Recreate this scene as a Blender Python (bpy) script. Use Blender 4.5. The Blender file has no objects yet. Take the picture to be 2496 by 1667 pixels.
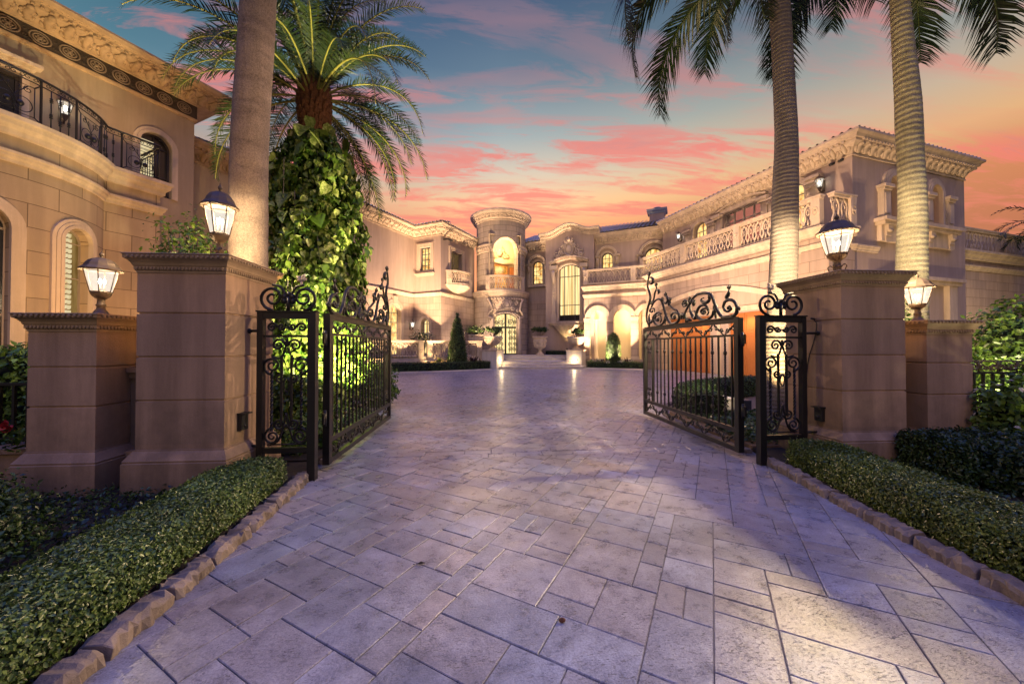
import bpy, math, random
import numpy as np
from math import sin, cos, pi, radians, sqrt, atan2
from mathutils import Vector, Matrix
from mathutils.geometry import tessellate_polygon

rng = random.Random(7)
nrg = np.random.default_rng(11)
SC = bpy.context.scene
COL = SC.collection

# ---------------------------------------------------------------- directions
TH = radians(29.0)
F1 = (sin(TH), cos(TH)); F2 = (cos(TH), -sin(TH))
PH = radians(13.4)
E1 = (-sin(PH), cos(PH)); E2 = (cos(PH), sin(PH))
neg = lambda d: (-d[0], -d[1])


class Fr:
    """A facade frame: u runs to the right as seen from outside, n points out of the wall, z is up."""
    def __init__(s, P, d, off=0.0):
        s.d = d; s.n = (d[1], -d[0])
        s.P = (P[0] + s.n[0] * off, P[1] + s.n[1] * off)

    def p(s, u, n, z):
        return (s.P[0] + s.d[0] * u + s.n[0] * n, s.P[1] + s.d[1] * u + s.n[1] * n, z)

    def xy(s, u, n=0):
        return (s.P[0] + s.d[0] * u + s.n[0] * n, s.P[1] + s.d[1] * u + s.n[1] * n)


class Arc:
    """A cylindrical facade: u is the arc length from the middle of the front."""
    def __init__(s, c, r, a0):
        s.c = c; s.r = r; s.a0 = a0

    def p(s, u, n, z):
        a = s.a0 + u / s.r
        return (s.c[0] + (s.r + n) * cos(a), s.c[1] + (s.r + n) * sin(a), z)

    def xy(s, u, n=0):
        return s.p(u, n, 0)[:2]


# ---------------------------------------------------------------- mesh builder
class MB:
    def __init__(s):
        s.v = []; s.f = []; s.mi = []; s.uv = []; s.sm = []

    def face(s, pts, mi=0, uv=None, sm=False):
        b = len(s.v); s.v.extend(tuple(map(float, p)) for p in pts)
        s.f.append(list(range(b, b + len(pts)))); s.mi.append(mi); s.uv.append(uv); s.sm.append(sm)

    def add(s, vs, fs, mi=0, sm=False, uvs=None):
        b = len(s.v); s.v.extend(tuple(map(float, p)) for p in vs)
        for k, f in enumerate(fs):
            s.f.append([b + i for i in f]); s.mi.append(mi); s.sm.append(sm)
            s.uv.append(uvs[k] if uvs else None)

    def hexa(s, a, b, mi=0):
        """a, b: bottom and top rings of 4 points."""
        s.add(list(a) + list(b), [(3, 2, 1, 0), (4, 5, 6, 7), (0, 1, 5, 4), (1, 2, 6, 5), (2, 3, 7, 6), (3, 0, 4, 7)], mi)

    def box(s, x0, x1, y0, y1, z0, z1, mi=0):
        s.hexa([(x0, y0, z0), (x1, y0, z0), (x1, y1, z0), (x0, y1, z0)], [(x0, y0, z1), (x1, y0, z1), (x1, y1, z1), (x0, y1, z1)], mi)

    def fbox(s, fr, u0, u1, n0, n1, z0, z1, mi=0):
        q = [(u0, n1), (u1, n1), (u1, n0), (u0, n0)]
        s.hexa([fr.p(u, n, z0) for u, n in q], [fr.p(u, n, z1) for u, n in q], mi)

    def tube(s, path, r, sides=6, mi=0, sm=True, closed=False, twist=0.0, caps=True, phase=0.0, flat=1.0, up=None):
        P = [Vector(p) for p in path]; n = len(P)
        if n < 2: return
        R = r if isinstance(r, (list, tuple)) else [r] * n
        T = []
        for i in range(n):
            a = P[(i - 1) % n] if (closed or i > 0) else P[i]
            b = P[(i + 1) % n] if (closed or i < n - 1) else P[i]
            t = b - a
            T.append(t.normalized() if t.length > 1e-9 else Vector((0, 0, 1)))
        if up is not None: U = Vector(up)
        else: U = Vector((0, 0, 1)) if abs(T[0].z) < .9 else Vector((1, 0, 0))
        vs = []
        N = (U - T[0] * U.dot(T[0])).normalized()
        for i in range(n):
            if up is not None:
                N = (U - T[i] * U.dot(T[i])).normalized()
            else:
                N = (N - T[i] * N.dot(T[i]))
                N = N.normalized() if N.length > 1e-6 else T[i].orthogonal().normalized()
            B = T[i].cross(N)
            for k in range(sides):
                a = 2 * pi * k / sides + phase + twist * i
                vs.append(P[i] + N * (cos(a) * R[i]) + B * (sin(a) * R[i] * flat))
        fs = []
        m = n if closed else n - 1
        for i in range(m):
            j = (i + 1) % n
            for k in range(sides):
                k2 = (k + 1) % sides
                fs.append((i * sides + k, i * sides + k2, j * sides + k2, j * sides + k))
        if caps and not closed:
            fs.append(tuple(range(sides))[::-1]); fs.append(tuple((n - 1) * sides + k for k in range(sides)))
        s.add(vs, fs, mi, sm)

    def lathe(s, prof, cx=0, cy=0, segs=16, a0=0.0, a1=2 * pi, mi=0, sm=True, lobes=0, amp=0.0, zoff=0.0):
        full = abs(a1 - a0 - 2 * pi) < 1e-6
        m = segs if full else segs + 1
        vs = []
        for r, z in prof:
            for k in range(m):
                a = a0 + (a1 - a0) * k / segs
                rr = r * (1 + amp * (abs(cos(a * lobes / 2)) - .6)) if lobes else r
                vs.append((cx + rr * cos(a), cy + rr * sin(a), z + zoff))
        fs = []; uvs = []
        for i in range(len(prof) - 1):
            for k in range(segs):
                k2 = (k + 1) % m
                fs.append((i * m + k, i * m + k2, (i + 1) * m + k2, (i + 1) * m + k))
                rr = max(prof[i][0], prof[i + 1][0]); ua = (a0 + (a1 - a0) * k / segs) * rr; ub = (a0 + (a1 - a0) * (k + 1) / segs) * rr
                uvs.append(((ua, prof[i][1]), (ub, prof[i][1]), (ub, prof[i + 1][1]), (ua, prof[i + 1][1])))
        s.add(vs, fs, mi, sm, uvs)

    def sweep(s, prof, path, closed=False, mi=0, sm=False, caps=True):
        """prof: [(n, z)] going up the outside; path: [(x, y)]; outward is to the right of the path."""
        n = len(path); offs = []
        for i in range(n):
            def dirn(a, b):
                dx, dy = path[b][0] - path[a][0], path[b][1] - path[a][1]
                l = math.hypot(dx, dy) or 1e-9
                return dx / l, dy / l
            if closed or 0 < i < n - 1:
                d1 = dirn((i - 1) % n, i); d2 = dirn(i, (i + 1) % n)
            elif i == 0: d1 = d2 = dirn(0, 1)
            else: d1 = d2 = dirn(n - 2, n - 1)
            n1 = (d1[1], -d1[0]); n2 = (d2[1], -d2[0])
            mx, my = n1[0] + n2[0], n1[1] + n2[1]
            k = mx * n1[0] + my * n1[1]
            offs.append((mx / k, my / k) if abs(k) > .15 else n1)
        vs = []
        for i in range(n):
            for q, z in prof:
                vs.append((path[i][0] + offs[i][0] * q, path[i][1] + offs[i][1] * q, z))
        m = len(prof); fs = []
        for i in range(n if closed else n - 1):
            j = (i + 1) % n
            for k in range(m - 1):
                fs.append((i * m + k, j * m + k, j * m + k + 1, i * m + k + 1))
        if caps and not closed:
            fs.append(tuple(range(m))); fs.append(tuple((n - 1) * m + k for k in range(m))[::-1])
        s.add(vs, fs, mi, sm)

    def blob(s, c, rx, ry, rz, mi=0, seg=8, rings=5, M=None):
        vs = []; fs = []
        for i in range(rings + 1):
            t = pi * i / rings
            for k in range(seg):
                a = 2 * pi * k / seg
                q = Vector((rx * sin(t) * cos(a), ry * sin(t) * sin(a), rz * cos(t)))
                if M: q = M @ q
                vs.append((c[0] + q.x, c[1] + q.y, c[2] + q.z))
        for i in range(rings):
            for k in range(seg):
                k2 = (k + 1) % seg
                fs.append((i * seg + k, (i + 1) * seg + k, (i + 1) * seg + k2, i * seg + k2))
        s.add(vs, fs, mi, True)

    def poly(s, fr, pts, n, mi=0, holes=()):
        """filled polygon with holes in the plane of a frame; pts [(u, z)]"""
        loops = [[Vector((a, b, 0)) for a, b in pts]] + [[Vector((a, b, 0)) for a, b in h] for h in holes]
        flat = [q for l in loops for q in l]
        tris = tessellate_polygon(loops)
        for t in tris:
            a, b, c = (flat[i] for i in t)
            ar = (b.x - a.x) * (c.y - a.y) - (c.x - a.x) * (b.y - a.y)
            if abs(ar) < 1e-9: continue
            q = (a, b, c) if ar > 0 else (a, c, b)
            s.face([fr.p(w.x, n, w.y) for w in q], mi, [(w.x, w.y) for w in q])

    def strip(s, fr, line, t, n0, n1, mi=0, closed=False):
        """moulding of width t on the outer (left-hand) side of an (u, z) polyline, from n0 to n1"""
        o = offset2(line, t, closed); m = len(line)
        for i in range(m if closed else m - 1):
            j = (i + 1) % m
            a, b, c, d = line[i], line[j], o[j], o[i]
            s.face([fr.p(*_w(a, n1)), fr.p(*_w(b, n1)), fr.p(*_w(c, n1)), fr.p(*_w(d, n1))], mi)
            s.face([fr.p(*_w(d, n1)), fr.p(*_w(c, n1)), fr.p(*_w(c, n0)), fr.p(*_w(d, n0))], mi)
            s.face([fr.p(*_w(a, n0)), fr.p(*_w(b, n0)), fr.p(*_w(b, n1)), fr.p(*_w(a, n1))], mi)
        if not closed:
            for i in (0, m - 1):
                s.face([fr.p(*_w(line[i], n0)), fr.p(*_w(line[i], n1)), fr.p(*_w(o[i], n1)), fr.p(*_w(o[i], n0))], mi)

    def reveal(s, fr, line, n0, n1, mi=0, closed=True):
        m = len(line)
        for i in range(m if closed else m - 1):
            j = (i + 1) % m
            s.face([fr.p(*_w(line[i], n0)), fr.p(*_w(line[j], n0)), fr.p(*_w(line[j], n1)), fr.p(*_w(line[i], n1))], mi)

    def build(s, name, mats, parent=None, loc=None, bevel=0.0):
        me = bpy.data.meshes.new(name)
        L = WL.get(parent.name, (0, 0, 0)) if parent else (loc or (0, 0, 0))
        v = np.array(s.v, dtype=np.float64).reshape(-1, 3) - np.array(L)
        me.from_pydata([tuple(q) for q in v], [], s.f)
        if not isinstance(mats, (list, tuple)): mats = [mats]
        for m in mats: me.materials.append(m)
        me.polygons.foreach_set('material_index', s.mi)
        me.polygons.foreach_set('use_smooth', s.sm)
        uvl = me.uv_layers.new(name='UVMap')
        nl = len(me.loops); co = np.zeros(nl * 2)
        W = np.array(s.v).reshape(-1, 3); k = 0
        for f, uv in zip(s.f, s.uv):
            if uv is None:
                q = W[f]
                a = q[1] - q[0]; b = q[2] - q[0]
                nn = np.cross(a, b); l = np.linalg.norm(nn)
                nn = nn / l if l > 1e-12 else np.array([0, 0, 1.])
                if abs(nn[2]) > .75: uvs = q[:, :2]
                else:
                    t = np.array([-nn[1], nn[0]]); t = t / (np.linalg.norm(t) + 1e-9)
                    uvs = np.stack([q[:, :2] @ t, q[:, 2]], 1)
                co[k * 2:(k + len(f)) * 2] = uvs.ravel()
            else:
                co[k * 2:(k + len(f)) * 2] = np.array(uv).ravel()
            k += len(f)
        uvl.data.foreach_set('uv', co)
        me.validate(); me.update()
        o = bpy.data.objects.new(name, me); COL.objects.link(o)
        if parent: o.parent = parent
        else: o.location = L
        WL[o.name] = L
        if bevel:
            md = o.modifiers.new('bevel', 'BEVEL'); md.width = bevel; md.segments = 2; md.limit_method = 'ANGLE'
        return o


WL = {}
_w = lambda a, n: (a[0], n, a[1])


def offset2(line, t, closed=False):
    m = len(line); out = []
    for i in range(m):
        def dr(a, b):
            dx, dz = line[b][0] - line[a][0], line[b][1] - line[a][1]; l = math.hypot(dx, dz) or 1e-9
            return dx / l, dz / l
        if closed or 0 < i < m - 1: d1 = dr((i - 1) % m, i); d2 = dr(i, (i + 1) % m)
        elif i == 0: d1 = d2 = dr(0, 1)
        else: d1 = d2 = dr(m - 2, m - 1)
        n1 = (-d1[1], d1[0]); n2 = (-d2[1], d2[0])
        mx, my = n1[0] + n2[0], n1[1] + n2[1]; k = mx * n1[0] + my * n1[1]
        if abs(k) < .2: mx, my, k = n1[0], n1[1], 1
        out.append((line[i][0] + mx / k * t, line[i][1] + my / k * t))
    return out


def tag(o, label=None, cat=None, group=None, kind=None):
    if label: o['label'] = label
    if cat: o['category'] = cat
    if group: o['group'] = group
    if kind: o['kind'] = kind
    return o


def thing(name, label, cat, loc=(0, 0, 0), group=None):
    o = bpy.data.objects.new(name, None); COL.objects.link(o); o.location = loc
    o.empty_display_size = .2
    WL[o.name] = loc
    return tag(o, label, cat, group)


def copy_tree(o, parent=None):
    c = o.copy(); COL.objects.link(c)
    if parent: c.parent = parent
    for ch in o.children: copy_tree(ch, c)
    return c


def arch_line(uc, w, z0, zs, rise=None, seg=14):
    """opening outline, clockwise seen from outside (so the left-hand side is outside): from bottom left up, over and down"""
    h = w / 2; rise = h if rise is None else rise
    pts = [(uc - h, z0), (uc - h, zs)]
    if rise > 1e-4:
        R = (h * h + rise * rise) / (2 * rise); zc = zs + rise - R; a = math.asin(min(1, h / R))
        if rise > h * .999: a = pi / 2; R = h; zc = zs
        for i in range(1, seg):
            t = -a + 2 * a * i / seg
            pts.append((uc + R * sin(t), zc + R * cos(t)))
    pts += [(uc + h, zs), (uc + h, z0)]
    return pts


def wall_mesh(mb, fr, u0, u1, z0, z1, holes=(), n=0.0, depth=.3, mi=0, mr=None):
    mb.poly(fr, [(u0, z0), (u1, z0), (u1, z1), (u0, z1)], n, mi, holes)
    for h in holes: mb.reveal(fr, h, n, n - depth, mi if mr is None else mr)


def spiral(c, r0, r1, a0, turns, n=28, ex=(1, 0, 0), ey=(0, 0, 1)):
    out = []
    for i in range(n + 1):
        t = i / n; a = a0 + turns * 2 * pi * t; r = r0 + (r1 - r0) * t ** .85
        out.append(tuple(c[k] + ex[k] * r * cos(a) + ey[k] * r * sin(a) for k in range(3)))
    return out


def bez(pts, n=14):
    """Catmull-Rom through points"""
    P = [Vector(p) for p in pts]; P = [P[0] * 2 - P[1]] + P + [P[-1] * 2 - P[-2]]
    out = []
    for i in range(1, len(P) - 2):
        for k in range(n):
            t = k / n
            a, b, c, d = P[i - 1:i + 3]
            out.append(tuple(.5 * ((2 * b) + (c - a) * t + (2 * a - 5 * b + 4 * c - d) * t * t + (3 * b - a - 3 * c + d) * t ** 3)))
    out.append(tuple(P[-2]))
    return out


# ---------------------------------------------------------------- many leaves at once
def leaf_object(name, pos, nrm, size, mat, parent=None, loc=None, tmpl='leaf', spread=.9, up=0.0, seedv=0, flat_dir=None):
    """one mesh of many small leaves: pos (N,3), nrm (N,3) outward, size (N,)"""
    g = np.random.default_rng(seedv + 5)
    N = len(pos)
    T = {'leaf': (np.array([[0, 0, 0], [.28, .5, .10], [0, 1, -.05], [-.28, .5, .10]]), [(0, 1, 2), (0, 2, 3)]),
         'quad': (np.array([[-.3, 0, 0], [.3, 0, .02], [.18, 1, .0], [-.18, 1, -.04]]), [(0, 1, 2, 3)]),
         'heart': (np.array([[0, 0, 0], [.30, .02, .09], [.42, .32, .12], [.27, .72, .05], [0, 1.05, -.16], [-.27, .72, .05], [-.42, .32, .12], [-.30, .02, .09], [0, .45, -.03]]),
                   [(0, 1, 2, 8), (8, 2, 3, 4), (0, 8, 6, 7), (8, 4, 5, 6)]),
         'blade': (np.array([[-.06, 0, 0], [.06, 0, 0], [.075, .45, .05], [-.075, .45, .05], [0, 1, -.12]]), [(0, 1, 2, 3), (3, 2, 4)])}[tmpl]
    tv, tf = T; k = len(tv)
    nrm = nrm / (np.linalg.norm(nrm, axis=1, keepdims=True) + 1e-9)
    z = nrm + g.normal(0, spread * .5, (N, 3)); z[:, 2] += up
    z /= np.linalg.norm(z, axis=1, keepdims=True) + 1e-9
    r = g.normal(0, 1, (N, 3))
    if flat_dir is not None: r = np.array(flat_dir) + g.normal(0, .45, (N, 3))
    y = r - z * (r * z).sum(1, keepdims=True); y /= np.linalg.norm(y, axis=1, keepdims=True) + 1e-9
    x = np.cross(y, z)
    S = size[:, None, None]
    V = pos[:, None, :] + S * (tv[None, :, 0:1] * x[:, None, :] + tv[None, :, 1:2] * y[:, None, :] + tv[None, :, 2:3] * z[:, None, :])
    L = WL.get(parent.name, (0, 0, 0)) if parent else (loc or (0, 0, 0))
    V = V.reshape(-1, 3) - np.array(L)
    me = bpy.data.meshes.new(name)
    me.vertices.add(N * k); me.vertices.foreach_set('co', V.ravel())
    lens = np.array([len(f) for f in tf]); fl = np.concatenate([np.array(f) for f in tf])
    loops = (np.arange(N)[:, None] * k + fl[None, :]).ravel()
    tot = np.tile(lens, N); st = np.concatenate([[0], np.cumsum(tot)[:-1]])
    me.loops.add(len(loops)); me.loops.foreach_set('vertex_index', loops.astype(np.int32))
    me.polygons.add(len(tot)); me.polygons.foreach_set('loop_start', st.astype(np.int32)); me.polygons.foreach_set('loop_total', tot.astype(np.int32))
    uvl = me.uv_layers.new(name='UVMap')
    uv = np.tile(tv[fl][:, :2] + np.array([.5, 0]), (N, 1)); uvl.data.foreach_set('uv', uv.ravel())
    at = me.attributes.new('tone', 'FLOAT', 'POINT')
    at.data.foreach_set('value', np.repeat(g.random(N), k).astype(np.float32))
    me.materials.append(mat)
    me.update(); me.validate()
    o = bpy.data.objects.new(name, me); COL.objects.link(o)
    if parent: o.parent = parent
    else: o.location = L
    WL[o.name] = L
    return o


def on_prism(path, halfw, z0, z1, dens, jit=.02, top=True, sides=(1, 1)):
    """random points and normals on a hedge that follows a path of (x, y); returns pos, nrm"""
    P = []; Nn = []
    for (a, b) in zip(path[:-1], path[1:]):
        a = np.array(a); b = np.array(b); l = np.linalg.norm(b - a); d = (b - a) / l; nn = np.array([d[1], -d[0]])
        if top:
            k = int(l * 2 * halfw * dens); t = nrg.random(k); w = nrg.uniform(-1, 1, k)
            q = a + t[:, None] * (b - a) + (w * halfw)[:, None] * nn
            zz = z1 - .035 * np.abs(w) ** 4 + nrg.normal(0, jit, k) + .014 * np.sin(q[:, 0] * 9 + q[:, 1] * 7)
            P.append(np.c_[q, zz]); Nn.append(np.c_[nn[None] * (w ** 5)[:, None], np.ones(k)])
        for sd, fl in zip((1, -1), sides):
            if not fl: continue
            k = int(l * (z1 - z0) * dens); t = nrg.random(k); h = nrg.random(k)
            bulge = .03 * np.sin(h * pi)
            q = a + t[:, None] * (b - a) + (sd * (halfw + bulge + nrg.normal(0, jit, k) - .03 * (h > .93)))[:, None] * nn
            P.append(np.c_[q, z0 + (z1 - z0) * h]); Nn.append(np.c_[np.tile(nn * sd, (k, 1)), np.full(k, .25)])
    for e, (a, b) in ((0, (path[1], path[0])), (1, (path[-2], path[-1]))):
        a = np.array(a); b = np.array(b); d = (b - a) / np.linalg.norm(b - a); nn = np.array([d[1], -d[0]])
        k = int(2 * halfw * (z1 - z0) * dens); w = nrg.uniform(-1, 1, k); h = nrg.random(k)
        q = b + (w * halfw)[:, None] * nn + nrg.normal(0, jit, k)[:, None] * d
        P.append(np.c_[q, z0 + (z1 - z0) * h]); Nn.append(np.c_[np.tile(d, (k, 1)), np.full(k, .2)])
    return np.concatenate(P), np.concatenate(Nn)


def on_blob(c, r, N, zmin=None, inner=.75):
    v = nrg.normal(0, 1, (N, 3)); v /= np.linalg.norm(v, axis=1, keepdims=True)
    rad = inner + (1 - inner) * nrg.random(N) ** .6
    lump = 1 + .12 * np.sin(v[:, 0] * 5 + c[0]) * np.sin(v[:, 1] * 6 + 1.3) + .1 * np.sin(v[:, 2] * 7 + v[:, 0] * 4)
    p = np.array(c) + v * np.array(r) * (rad * lump)[:, None]
    if zmin is not None:
        m = p[:, 2] > zmin; p = p[m]; v = v[m]
    return p, v
# ---------------------------------------------------------------- materials
class NT:
    def __init__(s, name, world=False):
        if world: s.t = world.node_tree
        else:
            s.m = bpy.data.materials.new(name); s.m.use_nodes = True; s.t = s.m.node_tree
        s.t.nodes.clear()

    def n(s, typ, **kw):
        d = s.t.nodes.new(typ)
        for k, v in kw.items():
            if k in d.inputs.keys(): d.inputs[k].default_value = v
            else: setattr(d, k, v)
        return d

    def l(s, a, b): s.t.links.new(a, b)

    def noise(s, vec, scale, detail=3, rough=.55, out='Fac'):
        d = s.n('ShaderNodeTexNoise'); d.inputs['Scale'].default_value = scale; d.inputs['Detail'].default_value = detail; d.inputs['Roughness'].default_value = rough
        if vec is not None: s.l(vec, d.inputs['Vector'])
        return d.outputs[out]

    def ramp(s, fac, stops, interp='LINEAR'):
        d = s.n('ShaderNodeValToRGB'); d.color_ramp.interpolation = interp
        e = d.color_ramp.elements
        while len(e) > 1: e.remove(e[-1])
        for i, (p, c) in enumerate(stops):
            x = e[0] if i == 0 else e.new(p)
            x.position = p; x.color = (*c, 1) if len(c) == 3 else c
        s.l(fac, d.inputs['Fac'])
        return d.outputs['Color']

    def mix(s, fac, a, b, mode='MIX'):
        d = s.n('ShaderNodeMix', data_type='RGBA', blend_type=mode)
        for k, v in ((0, fac), (6, a), (7, b)):
            if hasattr(v, 'node'): s.l(v, d.inputs[k])
            elif k == 0: d.inputs[0].default_value = v
            else: d.inputs[k].default_value = (*v, 1) if len(v) == 3 else v
        return d.outputs[2]

    def math(s, op, a, b=None, clamp=False):
        d = s.n('ShaderNodeMath', operation=op, use_clamp=clamp)
        for k, v in ((0, a), (1, b)):
            if v is None: continue
            if hasattr(v, 'node'): s.l(v, d.inputs[k])
            else: d.inputs[k].default_value = v
        return d.outputs[0]

    def bump(s, h, strength=.3, dist=.02):
        d = s.n('ShaderNodeBump'); d.inputs['Strength'].default_value = strength; d.inputs['Distance'].default_value = dist
        s.l(h, d.inputs['Height'])
        return d.outputs['Normal']

    def out(s, sh):
        o = s.n('ShaderNodeOutputMaterial'); s.l(sh, o.inputs['Surface'])
        return s.m

    def bsdf(s, color, rough=.7, normal=None, **kw):
        b = s.n('ShaderNodeBsdfPrincipled')
        if hasattr(color, 'node'): s.l(color, b.inputs['Base Color'])
        else: b.inputs['Base Color'].default_value = (*color, 1)
        if hasattr(rough, 'node'): s.l(rough, b.inputs['Roughness'])
        else: b.inputs['Roughness'].default_value = rough
        if normal is not None: s.l(normal, b.inputs['Normal'])
        for k, v in kw.items():
            kk = k.replace('_', ' ')
            if hasattr(v, 'node'): s.l(v, b.inputs[kk])
            else: b.inputs[kk].default_value = v
        return b.outputs[0]


def mat_stone(name, col, var=.22, brick=None, rough=.82, grain=60, bump=.25, stain=.35, course=None, shade_splash=0):
    """limestone or stucco; brick=(length, height, mortar) draws ashlar joints along UV in metres"""
    t = NT(name)
    tc = t.n('ShaderNodeTexCoord'); ob = tc.outputs['Object']; uv = tc.outputs['UV']
    big = t.noise(ob, .55, 4, .6); mid = t.noise(ob, 4.5, 5, .65); fine = t.noise(ob, grain, 3, .7)
    dk = tuple(c * (1 - var * 1.3) for c in col); lt = tuple(min(1, c * (1 + var)) for c in col)
    c = t.mix(mid, dk, lt)
    c = t.mix(.35, c, t.ramp(fine, [(.3, dk), (.7, lt)]))
    # rain streaks and grime
    mp = t.n('ShaderNodeMapping'); mp.inputs['Scale'].default_value = (2.2, 2.2, .22); t.l(ob, mp.inputs['Vector'])
    st = t.noise(mp.outputs[0], 1.6, 5, .62)
    stf = t.ramp(st, [(.42, (1 - stain, 1 - stain * 1.02, 1 - stain * 1.05)), (.62, (1, 1, 1))])
    c = t.mix(.8, c, stf, 'MULTIPLY')
    c = t.mix(t.math('MULTIPLY', big, .25), c, tuple(x * .7 for x in col))
    if course or shade_splash:
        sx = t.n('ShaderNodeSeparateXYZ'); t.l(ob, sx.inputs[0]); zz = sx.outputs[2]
        if course:
            fl = t.math('FLOOR', t.math('DIVIDE', t.math('SUBTRACT', zz, course[0]), course[1]))
            oi = t.n('ShaderNodeObjectInfo').outputs['Random']
            wn = t.n('ShaderNodeTexWhiteNoise', noise_dimensions='1D'); t.l(t.math('ADD', fl, t.math('MULTIPLY', oi, 57.0)), wn.inputs['W'])
            c = t.mix(1, c, t.ramp(wn.outputs['Value'], [(0, (.84, .85, .87)), (1, (1.10, 1.07, 1.02))]), 'MULTIPLY')
        if shade_splash:  # lower stone darkened: painted shade together with splash dirt
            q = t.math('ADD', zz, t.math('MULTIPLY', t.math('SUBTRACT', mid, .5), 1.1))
            c = t.mix(1, c, t.ramp(q, [(.10, (1 - shade_splash, 1 - shade_splash * .96, 1 - shade_splash * .92)), (.95, (1, 1, 1))]), 'MULTIPLY')
    h = t.math('ADD', t.math('MULTIPLY', fine, .5), mid)
    if brick:
        b = t.n('ShaderNodeTexBrick'); t.l(uv, b.inputs['Vector'])
        b.inputs['Scale'].default_value = 1.0; b.inputs['Brick Width'].default_value = brick[0]; b.inputs['Row Height'].default_value = brick[1]
        b.inputs['Mortar Size'].default_value = brick[2]; b.inputs['Mortar Smooth'].default_value = .3
        b.inputs['Color1'].default_value = (.80, .80, .82, 1); b.inputs['Color2'].default_value = (1.08, 1.05, 1.0, 1); b.inputs['Mortar'].default_value = (.36, .33, .30, 1)
        c = t.mix(1.0, c, b.outputs['Color'], 'MULTIPLY')
        h = t.math('SUBTRACT', h, t.math('MULTIPLY', b.outputs['Fac'], 1.6))
    return t.out(t.bsdf(c, rough, t.bump(h, bump, .012)))


def mat_plain(name, col, rough=.5, metal=0.0, var=.15, scale=20, bump=0.0):
    t = NT(name)
    ob = t.n('ShaderNodeTexCoord').outputs['Object']
    nz = t.noise(ob, scale, 4, .6)
    c = t.mix(nz, tuple(x * (1 - var) for x in col), tuple(min(1, x * (1 + var)) for x in col))
    r = t.math('MULTIPLY_ADD', nz, .25); r.node.inputs[2].default_value = rough - .12
    return t.out(t.bsdf(c, r, t.bump(nz, bump, .01) if bump else None, Metallic=metal))


def mat_leaf(name, dark, light, rough=.42, trans=.25, spot=None):
    t = NT(name)
    at = t.n('ShaderNodeAttribute', attribute_name='tone')
    ob = t.n('ShaderNodeTexCoord').outputs['Object']
    c = t.ramp(at.outputs['Fac'], [(0, dark), (.55, tuple((a + b) / 2 for a, b in zip(dark, light))), (1, light)])
    cl = t.noise(ob, 1.7, 3, .6)
    c = t.mix(1, c, t.ramp(cl, [(.3, (.55, .55, .55)), (.7, (1.15, 1.15, 1.1))]), 'MULTIPLY')
    if spot:
        uv = t.n('ShaderNodeTexCoord').outputs['UV']
        sp = t.noise(ob, 14, 4, .7)
        f = t.math('MULTIPLY', t.ramp(sp, [(.48, (0, 0, 0)), (.56, (1, 1, 1))]), t.ramp(at.outputs['Fac'], [(.45, (0, 0, 0)), (.7, (1, 1, 1))]))
        c = t.mix(f, c, spot)
    b = t.bsdf(c, rough)
    tr = t.n('ShaderNodeBsdfTranslucent'); t.l(c, tr.inputs['Color'])
    mx = t.n('ShaderNodeMixShader'); mx.inputs[0].default_value = trans
    t.l(b, mx.inputs[1]); t.l(tr.outputs[0], mx.inputs[2])
    return t.out(mx.outputs[0])


def mat_glow(name, lo, hi, strength, scale=(3, 3, .6), nscale=1.5, rough=.15, mixw=0.12):
    """a lit window: a warm room seen through glass and curtains"""
    t = NT(name)
    tc = t.n('ShaderNodeTexCoord'); ob = tc.outputs['Object']
    mp = t.n('ShaderNodeMapping'); mp.inputs['Scale'].default_value = scale; t.l(ob, mp.inputs['Vector'])
    nz = t.noise(mp.outputs[0], nscale, 4, .6)
    c = t.ramp(nz, [(.36, lo), (.48, tuple(a * .45 + b * .55 for a, b in zip(lo, hi))), (.62, hi)])
    em = t.n('ShaderNodeEmission'); em.inputs['Strength'].default_value = strength; t.l(c, em.inputs['Color'])
    g = t.bsdf((.02, .02, .025), rough)
    mx = t.n('ShaderNodeMixShader'); mx.inputs[0].default_value = mixw
    t.l(em.outputs[0], mx.inputs[1]); t.l(g, mx.inputs[2])
    return t.out(mx.outputs[0])


def mat_lamp_glass(name, col, strength, clear=.55):
    t = NT(name)
    ob = t.n('ShaderNodeTexCoord').outputs['Object']
    nz = t.noise(ob, 45, 3, .6)
    c = t.mix(nz, tuple(x * .55 for x in col), col)
    em = t.n('ShaderNodeEmission'); em.inputs['Strength'].default_value = strength; t.l(c, em.inputs['Color'])
    tr = t.n('ShaderNodeBsdfTransparent')
    mx = t.n('ShaderNodeMixShader'); mx.inputs[0].default_value = clear
    t.l(em.outputs[0], mx.inputs[1]); t.l(tr.outputs[0], mx.inputs[2])
    return t.out(mx.outputs[0])


def mat_emit(name, col, strength):
    t = NT(name)
    em = t.n('ShaderNodeEmission'); em.inputs['Strength'].default_value = strength; em.inputs['Color'].default_value = (*col, 1)
    return t.out(em.outputs[0])


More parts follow.
